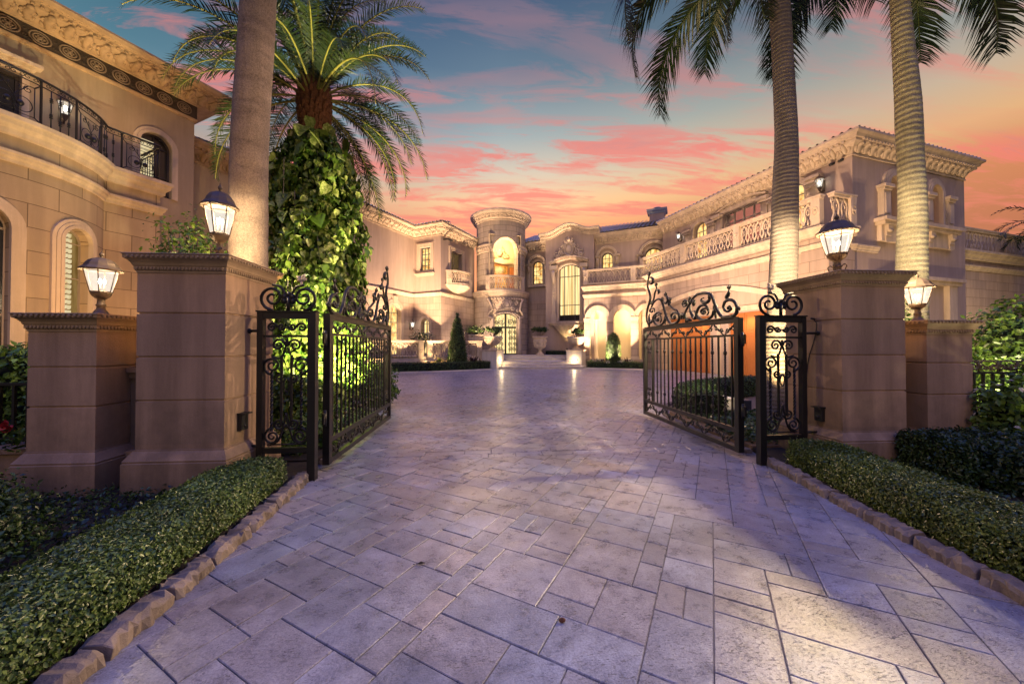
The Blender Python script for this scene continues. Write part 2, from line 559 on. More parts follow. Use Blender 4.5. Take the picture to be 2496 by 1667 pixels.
def mat_paver():
    t = NT('travertine_paver')
    tc = t.n('ShaderNodeTexCoord'); ob = tc.outputs['Object']
    at = t.n('ShaderNodeAttribute', attribute_name='tone'); tone = at.outputs['Color']
    big = t.noise(ob, 1.1, 5, .6); mid = t.noise(ob, 7, 5, .65); fine = t.noise(ob, 85, 3, .7)
    mp = t.n('ShaderNodeMapping'); mp.inputs['Rotation'].default_value = (0, 0, radians(-33)); mp.inputs['Scale'].default_value = (1, 3.2, 1); t.l(ob, mp.inputs['Vector'])
    pit = t.noise(mp.outputs[0], 17, 5, .8)
    pit2 = t.noise(mp.outputs[0], 48, 3, .65)
    c = t.mix(t.ramp(mid, [(.32, (0, 0, 0)), (.68, (1, 1, 1))]), (.14, .135, .165), (.44, .43, .49))
    c = t.mix(.4, c, t.ramp(fine, [(.38, (.12, .115, .145)), (.62, (.46, .45, .50))]))
    c = t.mix(1, c, tone, 'MULTIPLY')
    c = t.mix(t.ramp(big, [(.35, (0, 0, 0)), (.7, (.5, .5, .5))]), c, (.20, .19, .21))
    pf = t.math('MAXIMUM', t.ramp(pit, [(.590, (0, 0, 0)), (.615, (1, 1, 1))]), t.ramp(pit2, [(.605, (0, 0, 0)), (.64, (1, 1, 1))]))
    pm = t.noise(ob, 2.6, 3, .6)
    pf = t.math('MULTIPLY', pf, t.ramp(pm, [(.42, (.12, .12, .12)), (.60, (1, 1, 1))]))
    st = t.noise(ob, .62, 6, .7)
    c = t.mix(1, c, t.ramp(st, [(.36, (.62, .60, .60)), (.52, (1, 1, 1))]), 'MULTIPLY')
    c = t.mix(t.math('MULTIPLY', pf, .82), c, (.035, .032, .035))
    h = t.math('SUBTRACT', t.math('MULTIPLY', mid, .5), t.math('MULTIPLY', pf, .9))
    h = t.math('ADD', h, t.math('MULTIPLY', fine, .25))
    r = t.math('MULTIPLY_ADD', mid, .30); r.node.inputs[2].default_value = .15
    return t.out(t.bsdf(c, r, t.bump(h, .5, .012), Specular_IOR_Level=.6))


def mat_roof(name, col):
    t = NT(name)
    tc = t.n('ShaderNodeTexCoord'); ob = tc.outputs['Object']
    nz = t.noise(ob, 2.5, 4, .6)
    c = t.mix(nz, tuple(x * .6 for x in col), tuple(x * 1.35 for x in col))
    return t.out(t.bsdf(c, .55))


def mat_wood(name, a, b):
    t = NT(name)
    ob = t.n('ShaderNodeTexCoord').outputs['Object']
    mp = t.n('ShaderNodeMapping'); mp.inputs['Scale'].default_value = (6, 6, .5); t.l(ob, mp.inputs['Vector'])
    nz = t.noise(mp.outputs[0], 5, 5, .6)
    return t.out(t.bsdf(t.mix(nz, a, b), .4))


def mat_trunk(name, base, ring, scale=13, ringv=.5, wave=0):
    t = NT(name)
    tc = t.n('ShaderNodeTexCoord'); ob = tc.outputs['Object']
    mp = t.n('ShaderNodeMapping'); mp.inputs['Scale'].default_value = (1.3, 1.3, scale); t.l(ob, mp.inputs['Vector'])
    rn = t.noise(mp.outputs[0], 1.0, 3, .55)
    mp2 = t.n('ShaderNodeMapping'); mp2.inputs['Scale'].default_value = (9, 9, 1.2); t.l(ob, mp2.inputs['Vector'])
    vs = t.noise(mp2.outputs[0], 1.5, 5, .7)
    fine = t.noise(ob, 55, 4, .75)
    bl = t.noise(ob, 3, 4, .6)
    c = t.mix(t.ramp(rn, [(.36, (1, 1, 1)), (.5, (0, 0, 0))]), base, ring)
    if wave:
        wv = t.n('ShaderNodeTexWave', wave_type='BANDS', bands_direction='Z'); wv.inputs['Scale'].default_value = wave; wv.inputs['Distortion'].default_value = 2.2; wv.inputs['Detail'].default_value = 3; wv.inputs['Detail Scale'].default_value = 1.5; t.l(ob, wv.inputs['Vector'])
        c = t.mix(t.ramp(wv.outputs['Fac'], [(.08, (.85, .85, .85)), (.34, (0, 0, 0))]), c, ring)
        rn = t.math('ADD', rn, t.math('MULTIPLY', wv.outputs['Fac'], .9))
    c = t.mix(1, c, t.ramp(vs, [(.3, (.55, .53, .5)), (.6, (1.1, 1.1, 1.1))]), 'MULTIPLY')
    c = t.mix(1, c, t.ramp(bl, [(.35, (.6, .58, .55)), (.6, (1.1, 1.1, 1.1))]), 'MULTIPLY')
    c = t.mix(.55, c, t.ramp(fine, [(.35, tuple(x * .35 for x in base)), (.62, tuple(min(1, x * 1.5) for x in base))]))
    h = t.math('ADD', t.math('MULTIPLY', rn, ringv), t.math('MULTIPLY', fine, .5))
    return t.out(t.bsdf(c, .85, t.bump(h, .6, .03)))


M = {}
M['pillar'] = mat_stone('pillar_limestone', (.47, .31, .20), .20, grain=110, bump=.45, stain=.42, shade_splash=.42)
M['pillar_tall'] = mat_stone('tall_pillar_limestone', (.47, .31, .20), .20, grain=110, bump=.45, stain=.42, course=(.083, .4425), shade_splash=.42)
M['cap'] = mat_stone('cap_limestone', (.44, .31, .20), .18, grain=90, stain=.3)
M['stucco'] = mat_stone('facade_stucco', (.45, .345, .295), .08, grain=45, bump=.12, stain=.18)
M['ashlar'] = mat_stone('facade_ashlar', (.47, .36, .295), .12, brick=(1.15, .46, .010), stain=.22)
M['ashlar_small'] = mat_stone('tower_ashlar', (.44, .365, .305), .12, brick=(.95, .42, .014), stain=.25)
M['trim'] = mat_stone('carved_limestone', (.66, .53, .41), .14, grain=70, stain=.3)
M['frieze'] = mat_stone('frieze_stone', (.055, .04, .035), .2, grain=70)
M['render'] = mat_stone('guest_house_stucco', (.40, .31, .225), .10, grain=50, stain=.2)
M['house_ashlar'] = mat_stone('guest_house_ashlar', (.47, .36, .25), .12, brick=(1.05, .52, .010), stain=.22)
M['iron'] = mat_plain('wrought_iron', (.007, .0065, .007), .42, .0, .4, 30)
M['bronze'] = mat_plain('bronze_patina', (.105, .075, .055), .5, .35, .35, 25, .15)
M['lampglass'] = mat_lamp_glass('seeded_lamp_glass', (1.0, .93, .80), 1.9, .68)
M['bulb'] = mat_emit('lamp_bulb', (1, .90, .68), 22)
M['glow'] = mat_glow('lit_room_glass', (.50, .17, .02), (1.0, .74, .28), 1.7, (2.2, 2.2, 1.6), 1.7)
M['glow_pale'] = mat_glow('lit_curtain_glass', (.36, .17, .03), (1.0, .78, .36), 1.7, (9, 9, .12), 1.4)
M['glow_amber'] = mat_glow('amber_room_glass', (.30, .07, .01), (1.0, .48, .08), 1.2, (4, 4, 1.5), 1.6)
M['glow_shutter'] = mat_glow('lit_blind_glass', (.40, .22, .05), (.80, .50, .16), .42)
M['sky_glass'] = mat_plain('dusk_reflecting_glass', (.62, .60, .62), .14, .9, .1)
M['dark_glass'] = mat_plain('dark_window_glass', (.03, .028, .03), .12, 0, .2)
M['frame'] = mat_plain('painted_window_frame', (.33, .27, .23), .5)
M['dark_frame'] = mat_plain('dark_window_frame', (.05, .042, .05), .45)
M['louvre_glow'] = mat_glow('glowing_louvre', (.80, .60, .28), (1.0, .84, .50), 1.15, (3, 3, 1.2), 1.5, .5, .3)  # slats emit: lamplight on the louvres put into the material
M['medallion'] = mat_plain('carved_medallion', (.20, .15, .115), .6)
M['louvre'] = mat_plain('cream_louvre', (.62, .52, .36), .5)
M['wood'] = mat_wood('garage_door_wood', (.27, .095, .028), (.46, .165, .05))
M['plaster'] = mat_plain('loggia_plaster', (.62, .50, .34), .8, 0, .08, 3)
M['tile'] = mat_roof('slate_blue_roof_tile', (.74, .64, .50))
M['copper'] = mat_plain('pale_metal_roof', (.30, .34, .40), .4, .2)
M['paver'] = mat_paver()
M['grout'] = mat_plain('paver_joint_sand', (.17, .15, .145), .9, 0, .3, 30)
M['soil'] = mat_plain('dark_mulch', (.022, .016, .012), .95, 0, .6, 30, .8)
M['mulch'] = mat_plain('pale_mulch', (.24, .15, .08), .95, 0, .6, 35, .9)
M['lawn'] = mat_plain('dark_lawn', (.02, .035, .012), .95, 0, .5, 3)
M['kerb'] = mat_stone('rough_kerb_stone', (.27, .215, .175), .3, grain=40, bump=.9, stain=.4)
M['steps'] = mat_stone('pale_step_stone', (.68, .61, .55), .08, grain=60, stain=.15)
M['box'] = mat_leaf('boxwood_leaf', (.02, .055, .008), (.24, .31, .06), .32, .18)
M['box_shaded'] = mat_leaf('shaded_hedge_leaf', (.018, .055, .014), (.18, .27, .075), .32, .15)  # box leaf again, with shade put into its colour
M['court_box'] = mat_leaf('clipped_hedge_leaf', (.012, .035, .008), (.06, .12, .02), .5, .2)
M['vine'] = mat_leaf('variegated_vine_leaf', (.08, .15, .015), (.32, .40, .08), .33, .3, (.55, .60, .22))
M['vine_dark'] = mat_leaf('climber_leaf', (.025, .075, .010), (.14, .235, .035), .33, .25)
M['shrub'] = mat_leaf('garden_shrub_leaf', (.03, .08, .012), (.18, .29, .045), .4, .25)
M['shrub_dark'] = mat_leaf('shaded_shrub_leaf', (.010, .028, .008), (.05, .10, .024), .4, .15)  # shrub leaf again, with shade put into its colour
M['frond'] = mat_leaf('date_palm_leaflet', (.010, .032, .014), (.055, .085, .022), .4, .15)
M['frond_royal'] = mat_leaf('royal_palm_leaflet', (.006, .022, .014), (.035, .075, .025), .42, .15)
M['rachis'] = mat_plain('frond_midrib', (.26, .24, .05), .5)
M['rachis_dark'] = mat_plain('royal_frond_midrib', (.07, .10, .03), .5)
M['core'] = mat_plain('hedge_shadow_core', (.006, .012, .004), .95)  # near-black body: shade between the leaves put into its colour
M['flower'] = mat_leaf('white_petal', (.55, .50, .40), (.80, .74, .60), .6, .3)
M['flower_warm'] = mat_leaf('cream_petal', (.55, .40, .14), (.80, .62, .30), .6, .3)
M['flower_red'] = mat_leaf('red_petal', (.55, .02, .03), (.75, .05, .06), .5, .2)
M['cordyline'] = mat_leaf('dark_red_blade', (.05, .018, .015), (.16, .07, .04), .5, .2)
M['trunk_grey'] = mat_trunk('grey_palm_bark', (.235, .18, .15), (.10, .072, .065), 7, .4)
M['trunk_mid'] = mat_trunk('mid_palm_bark', (.21, .18, .165), (.10, .08, .075), 20, .5, 4.2)
M['trunk_pale'] = mat_trunk('pale_ringed_palm_bark', (.38, .345, .25), (.15, .12, .08), 15, .9, 3.0)
M['boots'] = mat_trunk('date_palm_boots', (.17, .06, .028), (.06, .02, .012), 5)
M['black_plastic'] = mat_plain('black_sensor_case', (.012, .012, .013), .5)
M['cabinet'] = mat_plain('grey_cabinet_paint', (.36, .36, .38), .5)
M['cabinet_dark'] = mat_plain('dark_cabinet_paint', (.04, .045, .06), .5)
M['steplight'] = mat_emit('step_light_lens', (1, .85, .55), 7)
# ---------------------------------------------------------------- camera
cam = bpy.data.cameras.new('camera'); camo = bpy.data.objects.new('camera', cam); COL.objects.link(camo)
cam.sensor_fit = 'HORIZONTAL'; cam.sensor_width = 36.0; cam.lens = 36.0 * 899.49 / 2496
cam.clip_start = .05; cam.clip_end = 3000
camo.location = (0, 0, 1.51)
camo.rotation_euler = (pi / 2 + .0135, 0, -.0711)
SC.camera = camo

# ---------------------------------------------------------------- ground and driveway
mb = MB(); mb.face([(-900, -900, -.06), (900, -900, -.06), (900, 1500, -.06), (-900, 1500, -.06)])
tag(mb.build('ground', M['lawn']), kind='structure')

PR = radians(-32.5)   # direction of the paving joints
def w2p(x, y): return x * cos(PR) + y * sin(PR), -x * sin(PR) + y * cos(PR)
def p2w(a, b): return a * cos(PR) - b * sin(PR), a * sin(PR) + b * cos(PR)

# pavers of mixed sizes fill a rotated grid of 0.205 m cells
def in_drive(x, y):
    if y < 4.6: return -2.15 < x < 3.9 and y > -2.5
    if y > 27.8: return False
    return (-2.2 - max(0, y - 6.5) * .9 < x < 3.75 + max(0, y - 6.0) * 1.9) and x > -9 and x < 12.6
yb0 = lambda x: 4.96 + .062 * (x + 1.84)      # the straight threshold course under the gates
yb1 = lambda x: yb0(x) + .38
CELL = .152
occ = {}
def free(i, j, w, h): return all((i + a, j + b) not in occ for a in range(w) for b in range(h))
verts = []; faces = []; tones = []
def put_paver(quad, tone, gap=.0022, z=0.0):
    """quad: 4 world points counter-clockwise; the joint edge is chamfered"""
    cx = sum(q[0] for q in quad) / 4; cy = sum(q[1] for q in quad) / 4
    b = len(verts)
    dz = nrg.normal(0, .0012)
    for ins, zz in ((gap, -.012), (gap + .001, z - .003 + dz), (gap + .0045, z + dz)):
        for k in range(4):
            p, q, r = quad[k - 1], quad[k], quad[(k + 1) % 4]
            d1 = (q[0] - p[0], q[1] - p[1]); l1 = math.hypot(*d1); d2 = (r[0] - q[0], r[1] - q[1]); l2 = math.hypot(*d2)
            n1 = (-d1[1] / l1, d1[0] / l1); n2 = (-d2[1] / l2, d2[0] / l2)
            jx = rng.uniform(-.0012, .0012)
            verts.append((q[0] + (n1[0] + n2[0]) * ins + jx, q[1] + (n1[1] + n2[1]) * ins + jx, zz))
            tones.append(tone)
    for k in range(4):
        k2 = (k + 1) % 4
        faces.append((b + k, b + k2, b + 4 + k2, b + 4 + k)); faces.append((b + 4 + k, b + 4 + k2, b + 8 + k2, b + 8 + k))
    faces.append((b + 8, b + 9, b + 10, b + 11))
def tone():
    v = rng.gauss(1.0, .10); v = min(1.3, max(.68, v)); h = rng.gauss(0, .05)
    return (v * (1 + h), v, v * (1 - h * 1.2), 1)
SIZES = [(3, 2)] * 5 + [(2, 3)] * 2 + [(4, 3)] * 2 + [(3, 3)] * 1 + [(2, 2)] * 5 + [(2, 1)] * 2 + [(1, 2)] + [(4, 2)] * 2
R2 = random.Random(3)
for j in range(-66, 202):
    for i in range(-230, 122):
        if (i, j) in occ: continue
        x, y = p2w((i + .5) * CELL, (j + .5) * CELL)
        if not in_drive(x, y): continue
        opts = SIZES[:]; R2.shuffle(opts); opts.append((1, 1))
        for w, h in opts:
            if free(i, j, w, h): break
        for a in range(w):
            for b in range(h): occ[(i + a, j + b)] = 1
        q = [p2w(i * CELL, j * CELL), p2w((i + w) * CELL, j * CELL), p2w((i + w) * CELL, (j + h) * CELL), p2w(i * CELL, (j + h) * CELL)]
        cy = [c[1] for c in q]; s0 = [c[1] - yb0(c[0]) for c in q]; s1 = [c[1] - yb1(c[0]) for c in q]
        if min(s0) > 0 and max(s1) < 0: continue
        if max(s0) > 0 and min(s1) < 0:
            # cut the paver along the threshold course: clip polygon to either side
            for side in (0, 1):
                keep = []
                fn = (lambda c: yb0(c[0]) - c[1]) if side == 0 else (lambda c: c[1] - yb1(c[0]))
                for k in range(4):
                    a, b2 = q[k], q[(k + 1) % 4]; fa, fb = fn(a), fn(b2)
                    if fa >= 0: keep.append(a)
                    if fa * fb < 0:
                        tt = fa / (fa - fb); keep.append((a[0] + (b2[0] - a[0]) * tt, a[1] + (b2[1] - a[1]) * tt))
                if len(keep) >= 3:
                    tn = tone(); bb = len(verts)
                    c0 = (sum(p[0] for p in keep) / len(keep), sum(p[1] for p in keep) / len(keep))
                    for p in keep:
                        d = math.hypot(p[0] - c0[0], p[1] - c0[1]) or 1
                        s = max(0, 1 - .008 / d)
                        verts.append((c0[0] + (p[0] - c0[0]) * s, c0[1] + (p[1] - c0[1]) * s, 0)); tones.append(tn)
                    faces.append(tuple(range(bb, bb + len(keep))))
            continue
        put_paver(q, tone())
for row in (0, 1):
    x = -2.15 + row * .2
    while x < 3.8:
        l = R2.choice([.42, .5, .55, .38])
        o0, o1 = .19 * row, .19 * (row + 1)
        put_paver([(x, yb0(x) + o0), (x + l, yb0(x + l) + o0), (x + l, yb0(x + l) + o1), (x, yb0(x) + o1)], tone(), .003)
        x += l
me = bpy.data.meshes.new('driveway'); me.from_pydata(verts, [], faces); me.materials.append(M['paver'])
ca = me.color_attributes.new('tone', 'FLOAT_COLOR', 'POINT'); ca.data.foreach_set('color', np.array(tones, dtype=np.float32).ravel())
o = bpy.data.objects.new('driveway', me); COL.objects.link(o); tag(o, kind='structure')
mb = MB(); mb.face([(-11, -3, -.010), (13, -3, -.010), (13, 28.5, -.010), (-11, 28.5, -.010)])
tag(mb.build('driveway_bedding', M['grout']), kind='structure')
del verts, faces, tones, occ

# planting beds (soil sheets a little above the paving)
def bed(name, pts, z, mat, skirt=.1):
    mb = MB(); fr = Fr((0, 0), (1, 0))
    tris = tessellate_polygon([[Vector((x, y, 0)) for x, y in pts]])
    for t3 in tris:
        q = [pts[i] for i in t3]
        ar = (q[1][0] - q[0][0]) * (q[2][1] - q[0][1]) - (q[2][0] - q[0][0]) * (q[1][1] - q[0][1])
        if ar < 0: q = q[::-1]
        mb.face([(x, y, z) for x, y in q])
    for k in range(len(pts)):
        a, b = pts[k], pts[(k + 1) % len(pts)]
        mb.face([(*a, z - skirt), (*b, z - skirt), (*b, z), (*a, z)])
    return tag(mb.build(name, mat), kind='structure')

bed('planting_bed', [(-12, -3), (-2.0, -3), (-1.98, 1.8), (-2.02, 2.6), (-2.14, 4.5), (-2.14, 4.9), (-12, 4.9)], .05, M['soil'])
bed('planting_bed', [(3.2, -3), (14, -3), (14, 5.1), (3.84, 5.1), (3.78, 4.6), (3.36, 2.6), (3.28, 1.9)], .05, M['soil'])
bed('planting_bed', [(-14, 4.9), (-2.16, 4.9), (-2.16, 7.9), (-3.2, 9.6), (-5.0, 11.6), (-8, 13.5), (-14, 15)], .07, M['soil'])
ISL = [(3.86, 5.1), (3.82, 6.6), (4.05, 7.9), (4.75, 9.1), (5.9, 10.2), (7.6, 11.0), (10.5, 11.6), (14, 11.4), (14, 5.1)]
bed('planting_bed', ISL, .08, M['mulch'])

# kerb stones: rough blocks, each its own
def kerb_stone(a, b, h, w, label, group, seed, mat=None):
    r = random.Random(seed)
    ax, ay = a; bx, by = b
    d = (bx - ax, by - ay); l = math.hypot(*d); d = (d[0] / l, d[1] / l); n = (d[1], -d[0])
    mb = MB(); L = 13; prof = [(-w / 2, -.02), (-w / 2, h * .75), (-w * .33, h), (w * .30, h), (w / 2, h * .72), (w / 2, -.02)]
    vs = []
    for i in range(L + 1):
        t = .012 + (l - .024) * i / L; e = .82 if i in (0, L) else 1
        for k, (q, z) in enumerate(prof):
            jq = r.gauss(0, .010); jz = r.gauss(0, .009) if z > 0 else 0
            q2 = q * (1 if z < 0 else e) + jq; z2 = z * (e * .5 + .5) + jz if z > 0 else z
            tt = t + r.gauss(0, .006) * (1 if 0 < i < L else 0)
            vs.append((ax + d[0] * tt + n[0] * q2, ay + d[1] * tt + n[1] * q2, z2))
    m = len(prof)
    fs = [(i * m + k, i * m + k + 1, (i + 1) * m + k + 1, (i + 1) * m + k) for i in range(L) for k in range(m - 1)]
    fs += [tuple(range(m))[::-1], tuple(L * m + k for k in range(m))]
    mb.add(vs, fs, 0, False)
    o = mb.build('kerb_stone', mat or M['kerb'], loc=((ax + bx) / 2, (ay + by) / 2, 0))
    md = o.modifiers.new('round', 'BEVEL'); md.width = .004; md.segments = 1; md.limit_method = 'ANGLE'; md.angle_limit = radians(50)
    return tag(o, label, 'kerb stone', group)
def kerb_row(path, lens, h, w, label, group, seed):
    pts = []; r = random.Random(seed)
    cum = [0]
    for a, b in zip(path[:-1], path[1:]): cum.append(cum[-1] + math.hypot(b[0] - a[0], b[1] - a[1]))
    def at(s):
        for k in range(len(path) - 1):
            if s <= cum[k + 1] or k == len(path) - 2:
                t = (s - cum[k]) / (cum[k + 1] - cum[k]); a, b = path[k], path[k + 1]
                return (a[0] + (b[0] - a[0]) * t, a[1] + (b[1] - a[1]) * t)
    s = 0; i = 0
    while s < cum[-1] - .1:
        l = lens * r.uniform(.85, 1.2); e = min(cum[-1], s + l)
        kerb_stone(at(s), at(e), h * r.uniform(.9, 1.1), w, label, group, seed * 50 + i); s = e; i += 1
kerb_row([(-1.82, .7), (-1.875, 2.0), (-1.92, 2.8), (-2.06, 4.47)], .40, .085, .14, 'rough stone kerb block beside the clipped hedge left of the driveway', 'kerb blocks left of the driveway', 1)
kerb_row([(3.14, .9), (3.20, 2.0), (3.32, 2.8), (3.66, 4.55)], .40, .085, .14, 'rough stone kerb block beside the clipped hedge right of the driveway', 'kerb blocks right of the driveway', 2)
kerb_row([(-2.09, 4.9), (-2.09, 8.0)], .5, .06, .10, 'low lamp-lit kerb block under the open left gate leaf', 'kerb blocks under the left gate leaf', 3)
kerb_row([(3.74, 5.0), (3.72, 6.6), (3.95, 7.95), (4.65, 9.2), (5.85, 10.35)], .5, .06, .10, 'low kerb block along the planted island behind the right gate leaf', 'kerb blocks round the planted island', 4)

# ---------------------------------------------------------------- gate pillars
def pillar(name, label, x0, x1, y0, y1, zs, zcap, zpl, grooves, group):
    cx, cy = (x0 + x1) / 2, (y0 + y1) / 2
    T = thing(name, label, 'gate pillar', (cx, cy, 0), group)
    ring = lambda o: [(x0 - o, y0 - o), (x1 + o, y0 - o), (x1 + o, y1 + o), (x0 - o, y1 + o)]
    mb = MB(); prof = [(0, zpl)]
    for g in grooves: prof += [(0, g - .012), (-.012, g - .006), (-.012, g + .006), (0, g + .012)]
    prof += [(0, zs)]
    mb.sweep(prof, ring(0), closed=True)
    # the thin upright joint of the quoin stones on the faces
    for gx in (x0 + .13, x1 - .13):
        pass
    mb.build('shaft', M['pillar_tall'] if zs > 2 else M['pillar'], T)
    mb = MB(); o = .072
    mb.sweep([(o, 0), (o, zpl - .125), (o - .008, zpl - .118), (o - .008, zpl - .108), (o - .004, zpl - .10), (o * .8, zpl - .085), (o * .35, zpl - .03), (.012, zpl - .012), (.012, zpl), (-.02, zpl + .002)], ring(0), closed=True)
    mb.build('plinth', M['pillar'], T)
    mb = MB(); h = zcap - zs
    P = [(-.02, zs), (.008, zs), (.008, zs + .02), (.02, zs + .028), (.02, zs + .062), (.028, zs + .07), (.034, zs + .092), (.05, zs + .115), (.066, zs + .13), (.075, zs + .135), (.078, zs + .17), (.088, zs + .178), (.090, zcap - .008), (.084, zcap), (-.3, zcap + .004)]
    mb.sweep(P, ring(0), closed=True)
    mb.face([(x0, y0, zcap + .003), (x1, y0, zcap + .003), (x1, y1, zcap + .003), (x0, y1, zcap + .003)])
    # egg row and leaf row
    for (ax, ay), (bx, by) in (((x0, y0), (x1, y0)), ((x1, y0), (x1, y1)), ((x1, y1), (x0, y1)), ((x0, y1), (x0, y0))):
        d = (bx - ax, by - ay); l = math.hypot(*d); d = (d[0] / l, d[1] / l); n = (d[1], -d[0])
        k = int(l / .034)
        for i in range(k):
            s = (i + .5) * l / k
            mb.blob((ax + d[0] * s + n[0] * .022, ay + d[1] * s + n[1] * .022, zs + .043), .0115, .0115, .019, 0, 6, 4)
        k = int(l / .045)
        for i in range(-1, k + 1):
            s = (i + .5) * l / k
            mb.blob((ax + d[0] * s + n[0] * .078, ay + d[1] * s + n[1] * .078, zs + .152), .017, .017, .015, 0, 6, 4)
    mb.build('cap', M['cap'], T)
    return T
XL, YL, XR, YR, PW = -2.664, 3.981, 4.361, 4.234, .85
G3 = [.968, 1.408, 1.852]
pillar('gate_pillar', 'tall square limestone gate pillar left of the driveway, with black sensor box low on its side', XL - PW, XL, YL, YL + PW, 2.262, 2.446, .475, G3, 'limestone gate pillars')
pillar('gate_pillar', 'tall square limestone gate pillar right of the driveway, with a thin black cable down its side', XR, XR + PW, YR, YR + PW, 2.262, 2.446, .475, G3, 'limestone gate pillars')
pillar('gate_pillar', 'shorter limestone pillar left of the left tall pillar, outermost on the left', -4.516, -3.888, YL, YL + .63, 1.665, 1.84, .475, [.914, 1.309], 'limestone gate pillars')
pillar('gate_pillar', 'shorter limestone pillar right of the right tall pillar, outermost on the right', 5.50, 6.125, YR, YR + .63, 1.665, 1.84, .475, [.914, 1.309], 'limestone gate pillars')

# recessed link walls with a scroll bracket between the tall and short pillars
def link_wall(label, x0, x1, yy, sgn):
    T = thing('link_wall', label, 'wall', ((x0 + x1) / 2, yy, 0))
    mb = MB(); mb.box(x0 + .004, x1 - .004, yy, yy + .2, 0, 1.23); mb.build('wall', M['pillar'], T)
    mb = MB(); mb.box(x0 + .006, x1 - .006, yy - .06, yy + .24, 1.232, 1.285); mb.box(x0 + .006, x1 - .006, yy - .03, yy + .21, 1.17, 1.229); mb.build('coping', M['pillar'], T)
    mb = MB(); cx = x0 + .2 if sgn > 0 else x1 - .2
    mb.tube(spiral((cx, yy + .09, 1.41), .115, .02, -pi / 2, 2.1 * -sgn), [.032 - .018 * i / 28 for i in range(29)], 8, flat=1.6)
    mb.box(cx - .15, cx + .15, yy + .02, yy + .16, 1.287, 1.315)
    mb.build('scroll', M['pillar'], T)
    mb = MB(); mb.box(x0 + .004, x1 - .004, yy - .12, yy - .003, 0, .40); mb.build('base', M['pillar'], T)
link_wall('recessed low stone wall with scroll bracket between the two left pillars', -3.885, -3.517, YL + .36, 1)
link_wall('recessed low stone wall with scroll bracket between the two right pillars', 5.214, 5.497, YR + .36, -1)

# ---------------------------------------------------------------- pillar lanterns
def lantern(label, x, y, z, s, sz, rot, power, wide_base):
    T = thing('pillar_lantern', label, 'lantern', (x, y, z), 'lanterns on the gate pillars')
    def at(u, v, w):
        return (x + s * (u * cos(rot) - v * sin(rot)), y + s * (u * sin(rot) + v * cos(rot)), z + sz * w)
    def lat(prof, segs=16):
        mb = MB(); mb.lathe([(r * s, w * sz) for r, w in prof], x, y, segs, a0=rot, a1=rot + 2 * pi, zoff=z); return mb
    lat([(.13, 0), (.13, .018), (.10, .03), (.085, .05), (.055, .085), (.05, .12), (.06, .13), (.06, .145), (.048, .155), (.045, .2), (.05, .215), (.075, .225)], 16).build('base', M['bronze'], T)
    if wide_base:
        mb = MB()
        for k in range(4):
            a = k * pi / 2 + .4
            ex = (cos(a), sin(a), 0)
            path = [at(ex[0] * p[0], ex[1] * p[0], p[2]) for p in bez([(.05, 0, .13), (.085, 0, .16), (.115, 0, .135), (.10, 0, .085), (.15, 0, .065), (.205, 0, .05), (.21, 0, .012)], 5)]
            mb.tube(path, .008 * s, 6)
        mb.build('scroll_bracket', M['bronze'], T)
    lat([(.04, .215), (.07, .225), (.105, .25), (.125, .285), (.13, .30), (.12, .302)], 12).build('bowl', M['bronze'], T)
    cg = MB(); gl = []
    zb, zt, rb, rt = .305, .575, .130, .205
    for k in range(6):
        a = pi / 3 * k; b = a + pi / 3
        cg.tube([at(rb * cos(a), rb * sin(a), zb), at(rt * cos(a), rt * sin(a), zt)], .0085 * s, 4)
        for r, w in ((rb, zb), (rt, zt)):
            cg.tube([at(r * cos(a), r * sin(a), w), at(r * cos(b), r * sin(b), w)], .0085 * s, 4)
    cage = cg.build('cage', M['bronze'], T)
    for k in range(6):
        a = pi / 3 * k + .05; b = pi / 3 * (k + 1) - .05
        mb = MB(); q = .97
        mb.face([at(rb * q * cos(a), rb * q * sin(a), zb + .008), at(rb * q * cos(b), rb * q * sin(b), zb + .008), at(rt * q * cos(b), rt * q * sin(b), zt - .008), at(rt * q * cos(a), rt * q * sin(a), zt - .008)])
        mb.build('glass_pane', M['lampglass'], cage)
    mb = MB()
    pr = [(.20, .578), (.255, .570), (.262, .582), (.235, .60), (.205, .625), (.185, .66), (.15, .695), (.10, .72), (.045, .735), (.02, .74), (.02, .755), (.032, .77), (.028, .79), (.012, .80), (.006, .825), (.001, .83)]
    mb.lathe([(r * s, w * sz) for r, w in pr], x, y, 12, rot, rot + 2 * pi, zoff=z, sm=False)
    mb.build('roof', M['bronze'], T)
    mb = MB()
    for k in range(3):
        a = k * 2 * pi / 3 + .5
        mb.tube([at(.035 * cos(a), .035 * sin(a), .31), at(.035 * cos(a), .035 * sin(a), .40)], .008 * s, 6)
    mb.build('candle', M['plaster'], cage)
    mb = MB()
    for k in range(3):
        a = k * 2 * pi / 3 + .5
        mb.blob(at(.035 * cos(a), .035 * sin(a), .435), .016 * s, .016 * s, .036 * sz)
    mb.build('bulb', M['bulb'], cage)
    lamp_light((x, y, z + sz * .47), power, (1, .74, .40), .03)

LIGHTS = []
def lamp_light(loc, power, col=(1, .75, .42), r=.05, name='lamp_glow'):
    l = bpy.data.lights.new(name, 'POINT'); l.energy = power; l.color = col; l.shadow_soft_size = r
    o = bpy.data.objects.new(name, l); COL.objects.link(o); o.location = loc; LIGHTS.append(o); return o
def spot_light(loc, target, power, col=(1, .75, .42), angle=70, blend=.8, r=.06, name='uplight_glow'):
    l = bpy.data.lights.new(name, 'SPOT'); l.energy = power; l.color = col; l.shadow_soft_size = r
    l.spot_size = radians(angle); l.spot_blend = blend
    o = bpy.data.objects.new(name, l); COL.objects.link(o); o.location = loc; LIGHTS.append(o)
    o.rotation_euler = (Vector(target) - Vector(loc)).to_track_quat('-Z', 'Y').to_euler(); return o

